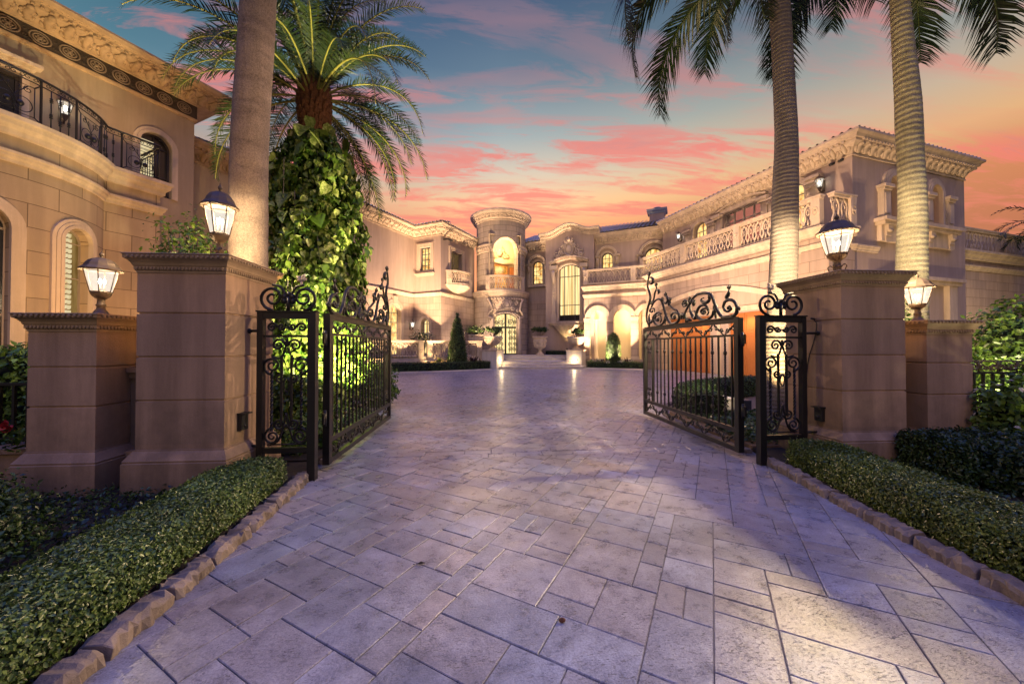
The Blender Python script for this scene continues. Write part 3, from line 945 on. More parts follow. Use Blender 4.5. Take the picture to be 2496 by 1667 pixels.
lantern('glowing bronze lantern on the left tall gate pillar, before a thick palm trunk', XL - PW / 2 + .07, YL + PW / 2, 2.449, .70, 1.12, .52, 420, True)
lantern('glowing bronze lantern on the right tall gate pillar', XR + PW / 2 - .04, YR + PW / 2, 2.449, .90, 1.05, .0, 2600, True)
lantern('glowing bronze lantern on the short left pillar, in front of the arched window', -4.16, YL + .32, 1.843, .68, .86, .05, 150, False)
lantern('glowing bronze lantern on the short right pillar, beside the pale ringed palm', 5.79, YR + .32, 1.843, .68, .80, .05, 150, False)

# sensor boxes and cable on the pillars
def sensor_box(label, x, y, z, sgn):
    T = thing('sensor_box', label, 'gate sensor', (x, y, z))
    mb = MB(); mb.box(min(x, x + sgn * .05), max(x, x + sgn * .05), y - .055, y + .055, z, z + .17); mb.build('case', M['black_plastic'], T, bevel=.006)
    mb = MB(); mb.box(min(x, x + sgn * .085), max(x, x + sgn * .085), y - .065, y + .065, z + .171, z + .186); mb.build('hood', M['black_plastic'], T)
    mb = MB(); mb.tube([(x + sgn * .051, y, z + .05), (x + sgn * .056, y, z + .05)], .02, 10); mb.build('lens', M['dark_glass'], T)
sensor_box('black sensor box on the side of the left tall pillar', XL + .001, 4.23, .61, 1)
sensor_box('black sensor box on the side of the right tall pillar', XR - .001, 4.52, .55, -1)
mb = MB(); mb.tube(bez([(XR - .012, 4.60, 1.87), (XR - .012, 4.56, 1.80), (XR - .014, 4.60, 1.6), (XR - .012, 4.70, 1.3), (XR - .012, 4.74, .9), (XR - .012, 4.72, .6)], 6), .006, 6)
mb.tube([(XR - .001, 4.60, 1.88), (XR - .07, 4.58, 1.885)], .012, 6)
tag(mb.build('cable', M['black_plastic'], loc=(XR, 4.6, .6)), 'thin black cable hanging down the side of the right tall pillar', 'cable')

# ---------------------------------------------------------------- wrought iron gates
IR = M['iron']
def twist_bar(p0, p1, r, turns, n=26):
    mb = MB(); P = [tuple(p0[k] + (p1[k] - p0[k]) * i / n for k in range(3)) for i in range(n + 1)]
    mb.tube(P, r, 4, sm=False, twist=turns * 2 * pi / n)
    return mb
def fin(mb, c, s, ex, ey, n=3):
    """a small leaf flourish"""
    for k in range(n):
        a = pi / 2 + (k - (n - 1) / 2) * .75
        tip = tuple(c[i] + s * (ex[i] * cos(a) + ey[i] * sin(a)) for i in range(3))
        mid = tuple((c[i] + tip[i]) / 2 + ey[i] * s * .08 for i in range(3))
        mb.tube([c, mid, tip], [s * .12, s * .24, .002], 5)

CREST = {'a': [(0.12, 0.14), (0.09, 0.16), (0.06, 0.12), (0.13, 0.09), (0.2, 0.12), (0.22, 0.18), (0.18, 0.24), (0.08, 0.25), (-0.01, 0.21), (-0.06, 0.13), (-0.04, 0.04), (0.05, -0.01), (0.14, -0.01), (0.25, 0.02), (0.33, 0.09), (0.39, 0.17), (0.43, 0.25), (0.49, 0.35), (0.58, 0.41), (0.71, 0.44), (0.87, 0.44), (0.99, 0.4), (1.07, 0.34), (1.17, 0.25), (1.24, 0.17), (1.22, 0.07), (1.17, 0.01)], 'b': [(0.08, 0.25), (0.15, 0.29), (0.11, 0.35), (0.1, 0.41)], 'c': [(-0.05, 0.11), (-0.09, 0.11), (-0.12, 0.08)], 'd': [(0.7, 0.14), (0.67, 0.15), (0.66, 0.12), (0.73, 0.11), (0.77, 0.15), (0.72, 0.19), (0.62, 0.18), (0.58, 0.12), (0.62, 0.08)], 'e': [(0.58, 0.15), (0.63, 0.22), (0.74, 0.25), (0.84, 0.22), (0.89, 0.14), (0.86, 0.06), (0.74, -0.0), (0.61, 0.0), (0.5, 0.05), (0.45, 0.14), (0.44, 0.21)], 'f': [(0.56, 0.4), (0.55, 0.33), (0.59, 0.29), (0.67, 0.28), (0.75, 0.31), (0.76, 0.35), (0.69, 0.36)], 'g': [(1.23, 0.34), (1.27, 0.33), (1.3, 0.36), (1.26, 0.39), (1.19, 0.36), (1.2, 0.3), (1.29, 0.29), (1.34, 0.35)], 'g2': [(1.19, 0.26), (1.1, 0.3), (1.04, 0.35)], 'h': [(1.1, 0.37), (1.03, 0.34), (0.94, 0.31)], 'i': [(1.09, 0.29), (1.07, 0.17), (0.97, 0.06), (0.9, 0.1), (0.95, 0.17), (1.02, 0.17)], 'j': [(1.2, 0.01), (1.12, 0.04), (1.03, 0.02)], 'k': [(1.61, 0.13), (1.57, 0.15), (1.59, 0.1), (1.69, 0.12), (1.7, 0.18), (1.61, 0.21), (1.47, 0.18), (1.43, 0.12), (1.47, 0.04), (1.59, -0.0), (1.74, 0.02), (1.86, 0.12), (1.94, 0.24), (2.01, 0.38), (2.09, 0.49), (2.23, 0.54), (2.41, 0.49), (2.52, 0.4), (2.6, 0.32)], 'l': [(1.45, 0.17), (1.51, 0.24), (1.61, 0.27), (1.73, 0.33), (1.79, 0.37), (1.73, 0.42)], 'm': [(2.05, 0.48), (1.92, 0.42), (1.83, 0.46), (1.87, 0.54), (1.93, 0.54)], 'n': [(2.25, 0.14), (2.2, 0.16), (2.23, 0.1), (2.35, 0.15), (2.28, 0.22), (2.13, 0.2), (2.09, 0.12), (2.13, 0.06)], 'o': [(2.09, 0.23), (2.23, 0.27), (2.38, 0.23), (2.42, 0.15), (2.36, 0.06), (2.2, -0.0), (2.03, 0.04), (1.95, 0.13)], 'p': [(2.61, 0.02), (2.7, 0.1), (2.74, 0.23), (2.7, 0.37), (2.62, 0.5), (2.56, 0.6), (2.6, 0.73), (2.68, 0.85), (2.66, 0.99), (2.61, 1.07)], 'q': [(2.61, 1.05), (2.48, 1.01), (2.43, 0.93), (2.53, 0.89), (2.6, 0.95)], 'r': [(2.54, 0.37), (2.45, 0.48), (2.39, 0.59), (2.35, 0.69), (2.28, 0.75), (2.3, 0.81)], 's': [(2.28, 0.74), (2.18, 0.69), (2.23, 0.63)], 't': [(2.47, 0.32), (2.51, 0.3), (2.58, 0.34), (2.54, 0.38), (2.39, 0.36), (2.37, 0.29)], 'u': [(2.6, 0.28), (2.62, 0.18), (2.55, 0.09), (2.46, 0.15), (2.49, 0.21)], 'v': [(0.42, 0.19), (0.41, 0.08), (0.4, -0.02)], 'w': [(1.94, 0.19), (1.95, 0.1), (1.94, -0.02)], 'x': [(1.43, 0.12), (1.33, 0.15), (1.25, 0.13), (1.29, 0.08), (1.41, 0.1)]}
def gate_leaf(label, X, Y0, L, mirror, tilt):
    """opened leaf: runs from the hinge (X, Y0) inward by L"""
    T = thing('gate_leaf', label, 'gate', (X, Y0, 0), 'wrought iron gate leaves')
    def g(s, h, n=0.0): return (X + tilt * s + n, Y0 + s, h)
    EX = (tilt, 1, 0); EZ = (0, 0, 1)
    def bar(mb, s0, s1, h0, h1, t): mb.hexa([g(s0, h0, -t), g(s0, h0, t), g(s1, h0, t), g(s1, h0, -t)], [g(s0, h1, -t), g(s0, h1, t), g(s1, h1, t), g(s1, h1, -t)])
    mb = MB()
    bar(mb, 0, .085, .07, 1.91, .04); bar(mb, L - .07, L, .07, 1.91, .032)
    bar(mb, .086, L - .071, 1.845, 1.91, .032); bar(mb, .086, L - .071, 1.655, 1.685, .018); bar(mb, .086, L - .071, .33, .39, .028); bar(mb, .086, L - .071, .07, .135, .03)
    bar(mb, .086, L - .071, 1.915, 1.93, .045)
    mb.build('frame', IR, T)
    # scroll friezes at the top and the foot
    for h0, h1, nm in ((1.69, 1.84, 'scroll_frieze'), (.14, .325, 'scroll_frieze')):
        mb = MB(); k = 11; w = (L - .16) / k; hc = (h0 + h1) / 2; r = (h1 - h0) * .27
        for i in range(k):
            s0 = .085 + i * w; sg = 1 if i % 2 else -1
            for e in (0, 1):
                c = g(s0 + w * (.26 + .48 * e), hc + sg * (r * .45) * (1 if e else -1))
                mb.tube(spiral(c, r, r * .22, pi * (1 - e) + .5 * sg, 1.15 * (1 if e else -1) * sg, 14, EX, EZ), .011, 5)
            mb.tube([g(s0 + .02, h0 if sg > 0 else h1), g(s0 + w * .5, hc), g(s0 + w - .02, h1 if sg > 0 else h0)], .011, 5)
            mb.blob(g(s0 + w * .5, hc), .018, .022, .022, 0, 6, 4)
        mb.build(nm, IR, T)
    # the upright lyre panel at the latch end
    pl = L - .36
    mb = MB(); bar(mb, pl - .012, pl + .012, .39, 1.655, .012)
    for s0 in (pl + .09, pl + .145, pl + .2): mb.tube([g(s0, .62), g(s0, 1.38)], .0075, 4, sm=False)
    for zc, up in ((1.50, 1), (.52, -1)):
        for e in (-1, 1):
            c = g(pl + .145 + e * .065, zc); mb.tube(spiral(c, .062, .012, (pi if e > 0 else 0), 1.5 * e * up, 16, EX, EZ), .0085, 5)
            c = g(pl + .145 + e * .05, zc - up * .11); mb.tube(spiral(c, .042, .01, (pi if e > 0 else 0), -1.4 * e * up, 14, EX, EZ), .008, 5)
        mb.tube([g(pl + .145, zc - .1), g(pl + .145, zc + .12)], .009, 5)
        fin(mb, g(pl + .145, zc + .08 * up), .07, EX, (0, 0, up))
    mb.build('lyre_panel', IR, T)
    # plain and twisted bars
    nb = 17; ps = (pl - .10) / nb
    for i in range(nb):
        s0 = .085 + ps * (i + .62)
        if i % 2:
            o = twist_bar(g(s0, .39), g(s0, 1.655), .0165, 8, 54)
            for hz in (.60, 1.42):
                o.lathe([(.012, -.03), (.026, -.02), (.019, -.008), (.034, 0), (.019, .008), (.026, .02), (.012, .03)], *g(s0, 0)[:2], segs=8, zoff=hz)
            o.build('twisted_bar', IR, T)
        else:
            o = MB(); o.tube([g(s0, .388), g(s0, 1.657)], .0155, 4, sm=False, phase=pi / 4); o.build('plain_bar', IR, T)
    # crest of scrolls rising towards the latch
    mb = MB(); B = 1.93
    for k, pts in CREST.items():
        P = bez([g(a + .13, B + max(.012, b)) for a, b in pts], 7); n = len(P); r0 = .017 if k in 'akpeo' else .013
        tip = k in 'bcfhijmqsux'
        mb.tube(P, [r0 * ((1.0 + .5 * sin(pi * i / (n - 1))) if not tip else (.8 + 1.5 * sin(pi * min(1, i / (n - 1) * 1.1)) )) * (1 if not tip or i < n - 1 else .3) for i in range(n)], 7)
        if k in 'adgknt': mb.blob(g(pts[0][0] + .13, B + pts[0][1]), .02, .028, .028, 0, 7, 5)
    for a, b, q in ((.55, .36, .05), (1.10, .37, .055), (.98, .31, .055), (2.05, .49, .05), (1.79, .39, .05), (2.47, .48, .05), (2.58, .5, .045), (.42, .12, .045), (1.94, .10, .045), (1.20, .03, .05), (2.62, .05, .05), (1.34, .12, .06)):
        mb.blob(g(a + .13, B + b), .028, q * .7, q, 0, 8, 5)
        fin(mb, g(a + .13, B + b), .075, EX, EZ)
    for a, b, q in ((2.61, 1.07, .11), (2.30, .80, .09), (.10, .40, .07), (1.76, .43, .09), (1.92, .55, .09)): fin(mb, g(a + .13, B + b), q, EX, EZ)
    mb.build('crest', IR, T)
    # hinges
    for h in (.55, 1.52):
        mb = MB(); mb.tube([g(-.035, h), g(-.035, h + .19)], .022, 10); mb.box(X - .012, X + .012, Y0 - .09, Y0 + .01, h + .03, h + .16); mb.build('hinge', IR, T)
    return T
gate_leaf('open black wrought iron gate leaf on the left with curling crest', -1.945, 4.67, 2.98, False, 0.0)
gate_leaf('open black wrought iron gate leaf on the right with curling crest', 3.47, 4.80, 2.98, True, -.012)

def side_panel(label, x0, x1, yy, wall_x, slope):
    """fixed narrow panel between pillar and gate; x0 by the pillar, x1 by the driveway"""
    T = thing('gate_side_panel', label, 'gate', (x1, yy, 0), 'fixed iron side panels')
    sg = 1 if x1 > x0 else -1; w = abs(x1 - x0)
    def g(s, h, n=0.0): return (x0 + sg * s, yy + slope * s + n, h)
    EX = (sg, 0, 0); EZ = (0, 0, 1)
    def bar(mb, s0, s1, h0, h1, t):
        q = [(s0, -t), (s1, -t), (s1, t), (s0, t)]
        if sg < 0: q = q[::-1]
        mb.hexa([g(s, h0, n) for s, n in q], [g(s, h1, n) for s, n in q])
    mb = MB()
    bar(mb, 0, .06, .26, 1.90, .035); bar(mb, w - .085, w, -.01, 1.90, .042)
    bar(mb, .061, w - .086, 1.83, 1.90, .03); bar(mb, .061, w - .086, 1.62, 1.645, .014); bar(mb, .061, w - .086, .315, .375, .026)
    bar(mb, -.01, w + .01, 1.903, 1.918, .045)
    mb.build('frame', IR, T)
    for e in (.13, .77):
        pass
    bs = [.061 + (w - .147) * q for q in (.17, .39, .61, .83)]
    for i, s0 in enumerate(bs):
        lo = .62 if i in (1, 2) else .56; hi = 1.42 if i in (1, 2) else 1.24
        if i in (0, 3): twist_bar(g(s0, lo), g(s0, hi), .0165, 4, 26).build('twisted_bar', IR, T)
        else:
            o = MB(); o.tube([g(s0, lo), g(s0, hi)], .0155, 4, sm=False, phase=pi / 4); o.build('plain_bar', IR, T)
    mb = MB(); cm = .061 + (w - .147) * .5
    def sp(s, h, r, a0, tn, th=.014): mb.tube(spiral(g(s, h), r, r * .2, a0, tn, 22, EX, EZ), [th - .004 * i / 22 for i in range(23)], 7); mb.blob(g(s + r * .2 * cos(a0 + tn * 2 * pi), h + r * .2 * sin(a0 + tn * 2 * pi)), th * .9, th, th, 0, 6, 4)
    for e in (-1, 1):
        a = pi if e > 0 else 0
        sp(cm + e * .155, 1.30, .105, a + pi * .5 * e, 1.7 * e)
        sp(cm + e * .09, 1.53, .075, a, -1.5 * e)
        sp(cm + e * .07, 1.16, .06, a, 1.4 * e)
        sp(cm + e * .15, .50, .095, a - pi * .5 * e, -1.7 * e)
        sp(cm + e * .075, .64, .07, a, 1.5 * e)
        sp(cm + e * .16, 1.73, .058, a, -1.4 * e); sp(cm + e * .06, 1.74, .045, a, 1.2 * e)
        mb.tube(bez([g(cm, 1.60), g(cm + e * .02, 1.48), g(cm + e * .07, 1.38), g(cm + e * .16, 1.40)], 6), .012, 6)
        mb.tube(bez([g(cm, .76), g(cm + e * .03, .62), g(cm + e * .08, .46), g(cm + e * .17, .405)], 6), .012, 6)
    mb.tube([g(cm - .2, .41), g(cm + .2, .41)], .009, 5)
    # oval in the middle
    mb.tube([g(cm + .028 * cos(t), 1.08 + .075 * sin(t)) for t in [2 * pi * i / 18 for i in range(18)]], .008, 5, closed=True)
    mb.build('scrollwork', IR, T)
    # two big scrolls and a fleuron on top
    mb = MB(); B = 1.918
    for e in (-1, 1):
        c = w / 2 + e * .17
        mb.tube(spiral(g(c, B + .15), .145, .03, -pi / 2, 1.6 * e, 30, EX, EZ), [.018 - .005 * i / 30 for i in range(31)], 8)
        mb.tube(bez([g(c, B + .295), g(c - e * .09, B + .27), g(c - e * .15, B + .15), g(w / 2, B + .10)], 6), .014, 7)
    for k in range(5):
        a = pi / 2 + (k - 2) * .95
        mb.blob(g(w / 2 + .05 * cos(a), B + .13 + .055 * sin(a)), .035, .02, .035, 0, 8, 5)
    mb.tube([g(w / 2, B), g(w / 2, B + .16)], .02, 6)
    mb.build('crest', IR, T)
    mb = MB(); q = w / 2 + .14
    c = g(q, B + .335)
    for k, (a, r) in enumerate(((2.3, .085), (1.1, .10), (.4, .07), (2.9, .05))):
        tip = tuple(c[i] + r * (EX[i] * cos(a) + EZ[i] * sin(a)) for i in range(3))
        mid = tuple((c[i] + tip[i]) / 2 + EZ[i] * .02 for i in range(3))
        mb.tube([c, mid, tip], [.012, .022, .004], 6)
    mb.tube([g(q, B + .29), c], .014, 6)
    mb.build('leaf_finial', M['trim'], T)
    # pins into the pillar
    for h in (1.69, .40):
        mb = MB(); mb.tube([(wall_x, g(0, h)[1], h), g(.03, h)], .016, 8); mb.blob((wall_x - sg * .0 + sg * .012, g(0, h)[1], h), .02, .03, .03, 0, 8, 5); mb.build('fixing_pin', IR, T)
side_panel('narrow fixed iron panel with two scrolls on top beside the left tall pillar', -2.555, -1.925, 4.353, XL, .028)
side_panel('narrow fixed iron panel with two scrolls on top beside the right tall pillar', 4.16, 3.50, 4.545, XR, -.028)
# ---------------------------------------------------------------- architectural kit
def cornice(mb, path, z0, H, O, closed=False, scroll=.42, dent=.2, mi=0, rich=1):
    h = lambda t: z0 + H * t
    prof = [(0, h(0)), (.05, h(0)), (.05, h(.06)), (.025, h(.08)), (.035, h(.2)), (.09 * O / .55, h(.36)), (.24 * O / .55, h(.5)), (.33 * O / .55, h(.54)),
            (.33 * O / .55, h(.66)), (.40 * O / .55, h(.68)), (.44 * O / .55, h(.80)), (.52 * O / .55, h(.86)), (O, h(.9)), (O, h(1.0)), (O - .02, h(1.015)), (-.02, h(1.02))]
    mb.sweep(prof, path, closed, mi)
    n = len(path)
    for i in range(n if closed else n - 1):
        a = path[i]; b = path[(i + 1) % n]; l = math.hypot(b[0] - a[0], b[1] - a[1])
        if l < .35: continue
        fr = Fr(a, ((b[0] - a[0]) / l, (b[1] - a[1]) / l))
        k = max(1, int(l / scroll)); ex = 0
        for j in range(-1, k + 1):
            u = (j + .5) * l / k
            if (j < 0 or j >= k) and closed is False: continue
            s = O / .55; w = l / k * .34
            # a curled acanthus bracket
            p = [fr.p(u, .05, h(.12)), fr.p(u, .09 * s, h(.22)), fr.p(u, .12 * s, h(.36)), fr.p(u, .22 * s, h(.48)), fr.p(u, .31 * s, h(.47)), fr.p(u, .30 * s, h(.40))]
            mb.tube(p, [w * .35, w * .75, w * .95, w * .9, w * .7, w * .3], 6, mi, flat=.55)
            if rich:
                for e in (-1, 1):
                    p = [fr.p(u + e * w * .5, .05, h(.15)), fr.p(u + e * w * 1.0, .085 * s, h(.27)), fr.p(u + e * w * 1.25, .12 * s, h(.38)), fr.p(u + e * w * .85, .15 * s, h(.42))]
                    mb.tube(p, [w * .2, w * .4, w * .4, w * .15], 5, mi)
        k = max(1, int(l / dent))
        for j in range(k):
            u = (j + .25) * l / k
            mb.fbox(fr, u, u + l / k * .5, .33 * O / .55, .43 * O / .55, h(.57), h(.655), mi)


def band(mb, path, z0, z1, o, closed=False, mi=0):
    h = z1 - z0
    mb.sweep([(0, z0), (o * .35, z0 + h * .05), (o * .4, z0 + h * .3), (o * .75, z0 + h * .5), (o * .8, z0 + h * .7), (o, z0 + h * .78), (o, z1), (-.02, z1 + .004)], path, closed, mi)


def roof_plane(mb, a, b, c, d, tw=.30, tl=.38, mi=0):
    """tiled slope: a-b eave (left to right seen from outside), c above b, d above a"""
    a, b, c, d = map(Vector, (a, b, c, d))
    L = max((b - a).length, (c - d).length); S = ((d - a).length + (c - b).length) / 2
    nc = max(1, int(L / tw)); nr = max(1, int(S / tl))
    nrm = (b - a).cross(d - a).normalized()
    if nrm.z < 0: nrm = -nrm
    sec = [(0, 0), (.12, .055), (.28, .085), (.44, .055), (.56, 0), (1, 0)]
    for i in range(nc):
        for r in range(nr):
            vs = []
            for t, lift in ((r / nr, .035), ((r + 1) / nr, 0)):
                p0 = a + (d - a) * t; p1 = b + (c - b) * t
                for s, hh in sec:
                    q = p0 + (p1 - p0) * ((i + s) / nc) + nrm * (hh + lift)
                    vs.append(q)
            m = len(sec)
            mb.add(vs, [(k, k + 1, m + k + 1, m + k) for k in range(m - 1)], mi, False)
    lo = nrm * -.05; mb.face([a + lo, b + lo, c + lo, d + lo], mi)


def balustrade(mb, fr, u0, u1, z0, z1, n=0.0, mod=.46, posts=(1, 1), th=.16, mids=(), mi=0):
    """pierced stone parapet with interlaced tracery, on a straight or a curved frame"""
    curved = isinstance(fr, Arc)
    cuts = [u0] + sorted(mids) + [u1]
    seg = lambda a, b: max(1, int(abs(b - a) / .35)) if curved else 1
    def rail(a, b, n0, n1, za, zb):
        k = seg(a, b)
        for i in range(k): mb.fbox(fr, a + (b - a) * i / k, a + (b - a) * (i + 1) / k, n0, n1, za, zb, mi)
    H = z1 - z0
    rail(u0, u1, n - th * .62, n + th * .62, z0, z0 + H * .10)
    rail(u0 - .03, u1 + .03, n - th * .62, n + th * .62, z1 - H * .13, z1 - H * .06); rail(u0 - .05, u1 + .05, n - th * .8, n + th * .8, z1 - H * .057, z1)
    pw = .34
    pl = []
    if posts[0]: pl.append(u0 + pw / 2)
    pl += list(mids)
    if posts[1]: pl.append(u1 - pw / 2)
    for p in pl:
        mb.fbox(fr, p - pw / 2, p + pw / 2, n - th * .72, n + th * .72, z0 + .004, z1 - H * .062, mi)
        c = (z0 + z1) / 2
        mb.tube([fr.p(p + .11 * cos(t), n + th * .74, c + .15 * H * sin(t) * .9) for t in [2 * pi * i / 14 for i in range(14)]], .022, 5, mi, closed=True)
        mb.blob(fr.p(p, n + th * .74, c), .05, .05, .05, mi, 7, 5)
    za, zb = z0 + H * .10, z1 - H * .13; h = zb - za
    for a, b in zip(cuts[:-1], cuts[1:]):
        a2 = a + pw * (1 if (a == u0 and posts[0]) else (.5 if a != u0 else 0)); b2 = b - pw * (1 if (b == u1 and posts[1]) else (.5 if b != u1 else 0))
        if b2 - a2 < .2: continue
        k = max(1, round((b2 - a2) / (mod * .82))); w = (b2 - a2) / k; r = .030
        for i in range(k + 1):
            uc = a2 + i * w
            if i < k:
                um = uc + w / 2
                # lancet arches with a trefoil head and a drop in each light
                for e in (-1, 1):
                    pts = [(um + e * w * .5, 0), (um + e * w * .46, .16), (um + e * w * .26, .30), (um + e * w * .30, .44), (um + e * w * .40, .58), (um + e * w * .30, .78), (um, .96)]
                    mb.tube([fr.p(u, n, za + h * t) for u, t in pts], r, 5, mi, flat=1.5, caps=False)
                mb.tube([fr.p(um, n, za), fr.p(um, n, za + h * .20), fr.p(um, n, za + h * .36)], [r * 1.5, r * 1.1, r * .3], 5, mi)
                mb.tube([fr.p(um + .14 * w * cos(t), n, za + h * (.60 + .13 * sin(t))) for t in [2 * pi * q / 8 for q in range(8)]], r * .75, 4, mi, closed=True)
            mb.tube([fr.p(uc + .13 * w * cos(t), n, za + h * (.84 + .10 * sin(t))) for t in [2 * pi * q / 8 for q in range(8)]], r * .9, 4, mi, closed=True)
            mb.tube([fr.p(uc, n, za + h * .5), fr.p(uc, n, za + h * .74)], [r * .5, r], 5, mi)


def window(parent, fr, uc, w, z0, zs, rise=None, n=-.22, pane=None, fmat=None, nv=1, hs=(), bar=.045, fw=.07, name='window', rail_below=0):
    """a glazed opening: frame and bars as one mesh, pane as its child"""
    ln = arch_line(uc, w, z0, zs, rise)
    mb = MB()
    inner = offset2(ln, -fw, True)
    mb.strip(fr, inner, fw, n - .03, n + .05, closed=True)
    top = lambda u: _arch_top(uc, w, zs, rise, u)
    for i in range(nv):
        u = uc - w / 2 + w * (i + 1) / (nv + 1)
        mb.fbox(fr, u - bar / 2, u + bar / 2, n + .002, n + .04, z0 + fw, top(u) - fw * .6)
    for z in hs:
        hw = w / 2 if z <= zs else _arch_half(uc, w, zs, rise, z)
        mb.fbox(fr, uc - hw + fw * .6, uc + hw - fw * .6, n + .001, n + .035, z - bar / 2, z + bar / 2)
    o = mb.build(name, fmat or M['frame'], parent)
    mb = MB(); mb.poly(fr, ln[::-1], n - .0); mb.build('pane', pane or M['glow'], o)
    return o


def _arch_top(uc, w, zs, rise, u):
    h = w / 2; r = h if rise is None else rise
    if r < 1e-4: return zs
    R = (h * h + r * r) / (2 * r); zc = zs + r - R
    return zc + sqrt(max(0, R * R - (u - uc) ** 2))


def _arch_half(uc, w, zs, rise, z):
    h = w / 2; r = h if rise is None else rise
    R = (h * h + r * r) / (2 * r); zc = zs + r - R
    return sqrt(max(0, R * R - (z - zc) ** 2))


def archivolt(mb, fr, uc, w, z0, zs, rise=None, t=.2, n1=.07, n0=0.0, steps=2):
    ln = arch_line(uc, w, z0, zs, rise)
    for k in range(steps):
        l2 = offset2(ln, t * k / steps) if k else ln
        mb.strip(fr, l2, t / steps - .004, n0, n1 * (1 - .35 * k / max(1, steps - 1)) if steps > 1 else n1)


def scroll_relief(mb, fr, uc, zc, s, n, mirror=1):
    n = n + .03
    """carved scroll pair used in cartouches"""
    ex = (fr.d[0], fr.d[1], 0)
    for e in (-1, 1):
        def P(u, z): return fr.p(uc + e * u * s, n, zc + z * s)
        for cu, cz, r, a0, tn in ((.62, -.25, .26, pi / 2, -1.5), (.38, .25, .2, 0, 1.4), (.95, -.42, .17, pi, 1.4), (.22, .6, .14, 0, 1.3)):
            c = P(cu, cz)
            mb.tube(spiral(c, r * s, r * s * .2, a0 if e > 0 else pi - a0, tn * e, 16, ex), [.075 * s - .035 * s * i / 16 for i in range(17)], 6)
            mb.blob(c, .08 * s, .08 * s, .08 * s, 0, 6, 4)
        mb.tube(bez([P(.30, -.45), P(.55, -.05), P(.42, .35), P(.22, .72)], 5), .05 * s, 5)
        mb.tube(bez([P(.35, -.5), P(.75, -.55), P(1.1, -.5), P(1.2, -.3)], 5), .05 * s, 5)
        for u, z in ((.8, .1), (.55, .5), (1.15, -.15), (.3, .85)):
            mb.tube([P(u * .8, z * .8 - .03), P(u * .95, z + .02), P(u * 1.05, z + .1)], [.03 * s, .07 * s, .01 * s], 5)


def wall_lantern(parent, fr, u, z, n=0.0, s=1.0, power=40, name='wall_lantern', reach=.26):
    c = fr.p(u, n + reach, z)
    mb = MB(); mb.fbox(fr, u - .05 * s, u + .05 * s, n, n + .03, z - .30 * s, z + .1 * s)
    mb.tube(bez([fr.p(u, n + .03, z - .2 * s), fr.p(u, n + reach * .6, z - .33 * s), fr.p(u, n + reach, z - .2 * s)], 5), .018 * s, 6)
    mb.lathe([(.02 * s, -.30 * s), (.06 * s, -.2 * s), (.07 * s, -.16 * s)], c[0], c[1], 8, zoff=z)
    for k in range(6):
        a = k * pi / 3
        mb.tube([(c[0] + .07 * s * cos(a), c[1] + .07 * s * sin(a), z - .16 * s), (c[0] + .125 * s * cos(a), c[1] + .125 * s * sin(a), z + .12 * s)], .009 * s, 4)
    mb.lathe([(.15 * s, .12 * s), (.13 * s, .15 * s), (.05 * s, .22 * s), (.015 * s, .25 * s), (.012 * s, .3 * s), (0, .31 * s)], c[0], c[1], 8, zoff=z)
    o = mb.build(name, M['bronze'], parent)
    mb = MB(); mb.lathe([(.062 * s, -.155 * s), (.115 * s, .115 * s)], c[0], c[1], 6, zoff=z, sm=False); mb.build('glass', M['lampglass'], o)
    mb = MB(); mb.blob((c[0], c[1], z - .01), .035 * s, .035 * s, .07 * s); mb.build('bulb', M['bulb'], o)
    lamp_light((c[0], c[1], z), power, (1, .76, .42), .04)
    return o


# ================================================================= the mansion
MAN = thing('mansion', 'large limestone mansion with round entrance tower, arcade, balconies and slate blue tiled roofs', 'mansion', (3.8, 27.0, 0))
TZ = .9     # level of the entrance terrace
U0 = (8.8, 27.8)
FC = Fr(U0, F2); FB = Fr(U0, F2, .6); FA = Fr(U0, F2, 1.5)
BCp = (-3.157, 26.2); A1 = (-5.25, 27.36)
WC = Fr(BCp, F1); WB = Fr(A1, F2); WA = Fr(A1, F1)
GP = (12.2, 20.0)
FR_ = Fr(GP, neg(E1)); FU = Fr((GP[0] + E2[0] * 1.5, GP[1] + E2[1] * 1.5), neg(E1))
NC = (15.137, 14.144); FE = Fr(NC, E2)
ZC0, ZC1 = 9.4, 10.12

# --- left wing: three faces A, B, C
mb = MB()
wA = [arch_line(-2.0, 1.25, .95, 3.85, .62)]
wall_mesh(mb, WA, -11, 0, 0, 5.16, wA, depth=.35)
wB = [arch_line(1.05, .72, 1.0, 3.18, None)]
wall_mesh(mb, WB, 0, 2.393, 0, 5.16, wB, depth=.35)
wall_mesh(mb, WC, 0, 4.6, 0, 5.16)
mb.build('wall', M['ashlar'], MAN)
mb = MB()
wall_mesh(mb, WA, -11, 0, 5.16, ZC0 + .1)
wB2 = [arch_line(1.05, .92, 7.02, 8.68, 0)]
wall_mesh(mb, WB, 0, 2.393, 5.16, ZC0 + .1, wB2, depth=.25)
wC2 = [arch_line(1.95, 1.48, 6.15, 8.62, 0)]
wall_mesh(mb, WC, 0, 4.6, 5.16, ZC0 + .1, wC2, depth=.3)
mb.build('wall', M['stucco'], MAN)
LWP = [WA.xy(-11), WA.xy(0), WB.xy(2.393), WC.xy(4.55)]
mb = MB(); cornice(mb, LWP, ZC0, ZC1 - ZC0, .58); mb.build('cornice', M['trim'], MAN)
mb = MB(); band(mb, LWP, 5.12, 5.36, .10); mb.build('string_course', M['trim'], MAN)
mb = MB()
eav = lambda fr, u, n: fr.p(u, n, ZC1 + .02)
roof_plane(mb, WA.p(-11, .6, ZC1), WA.p(-.6, .6, ZC1), WA.p(1.5, -3.4, ZC1 + 1.5), WA.p(-11, -3.4, ZC1 + 1.5))
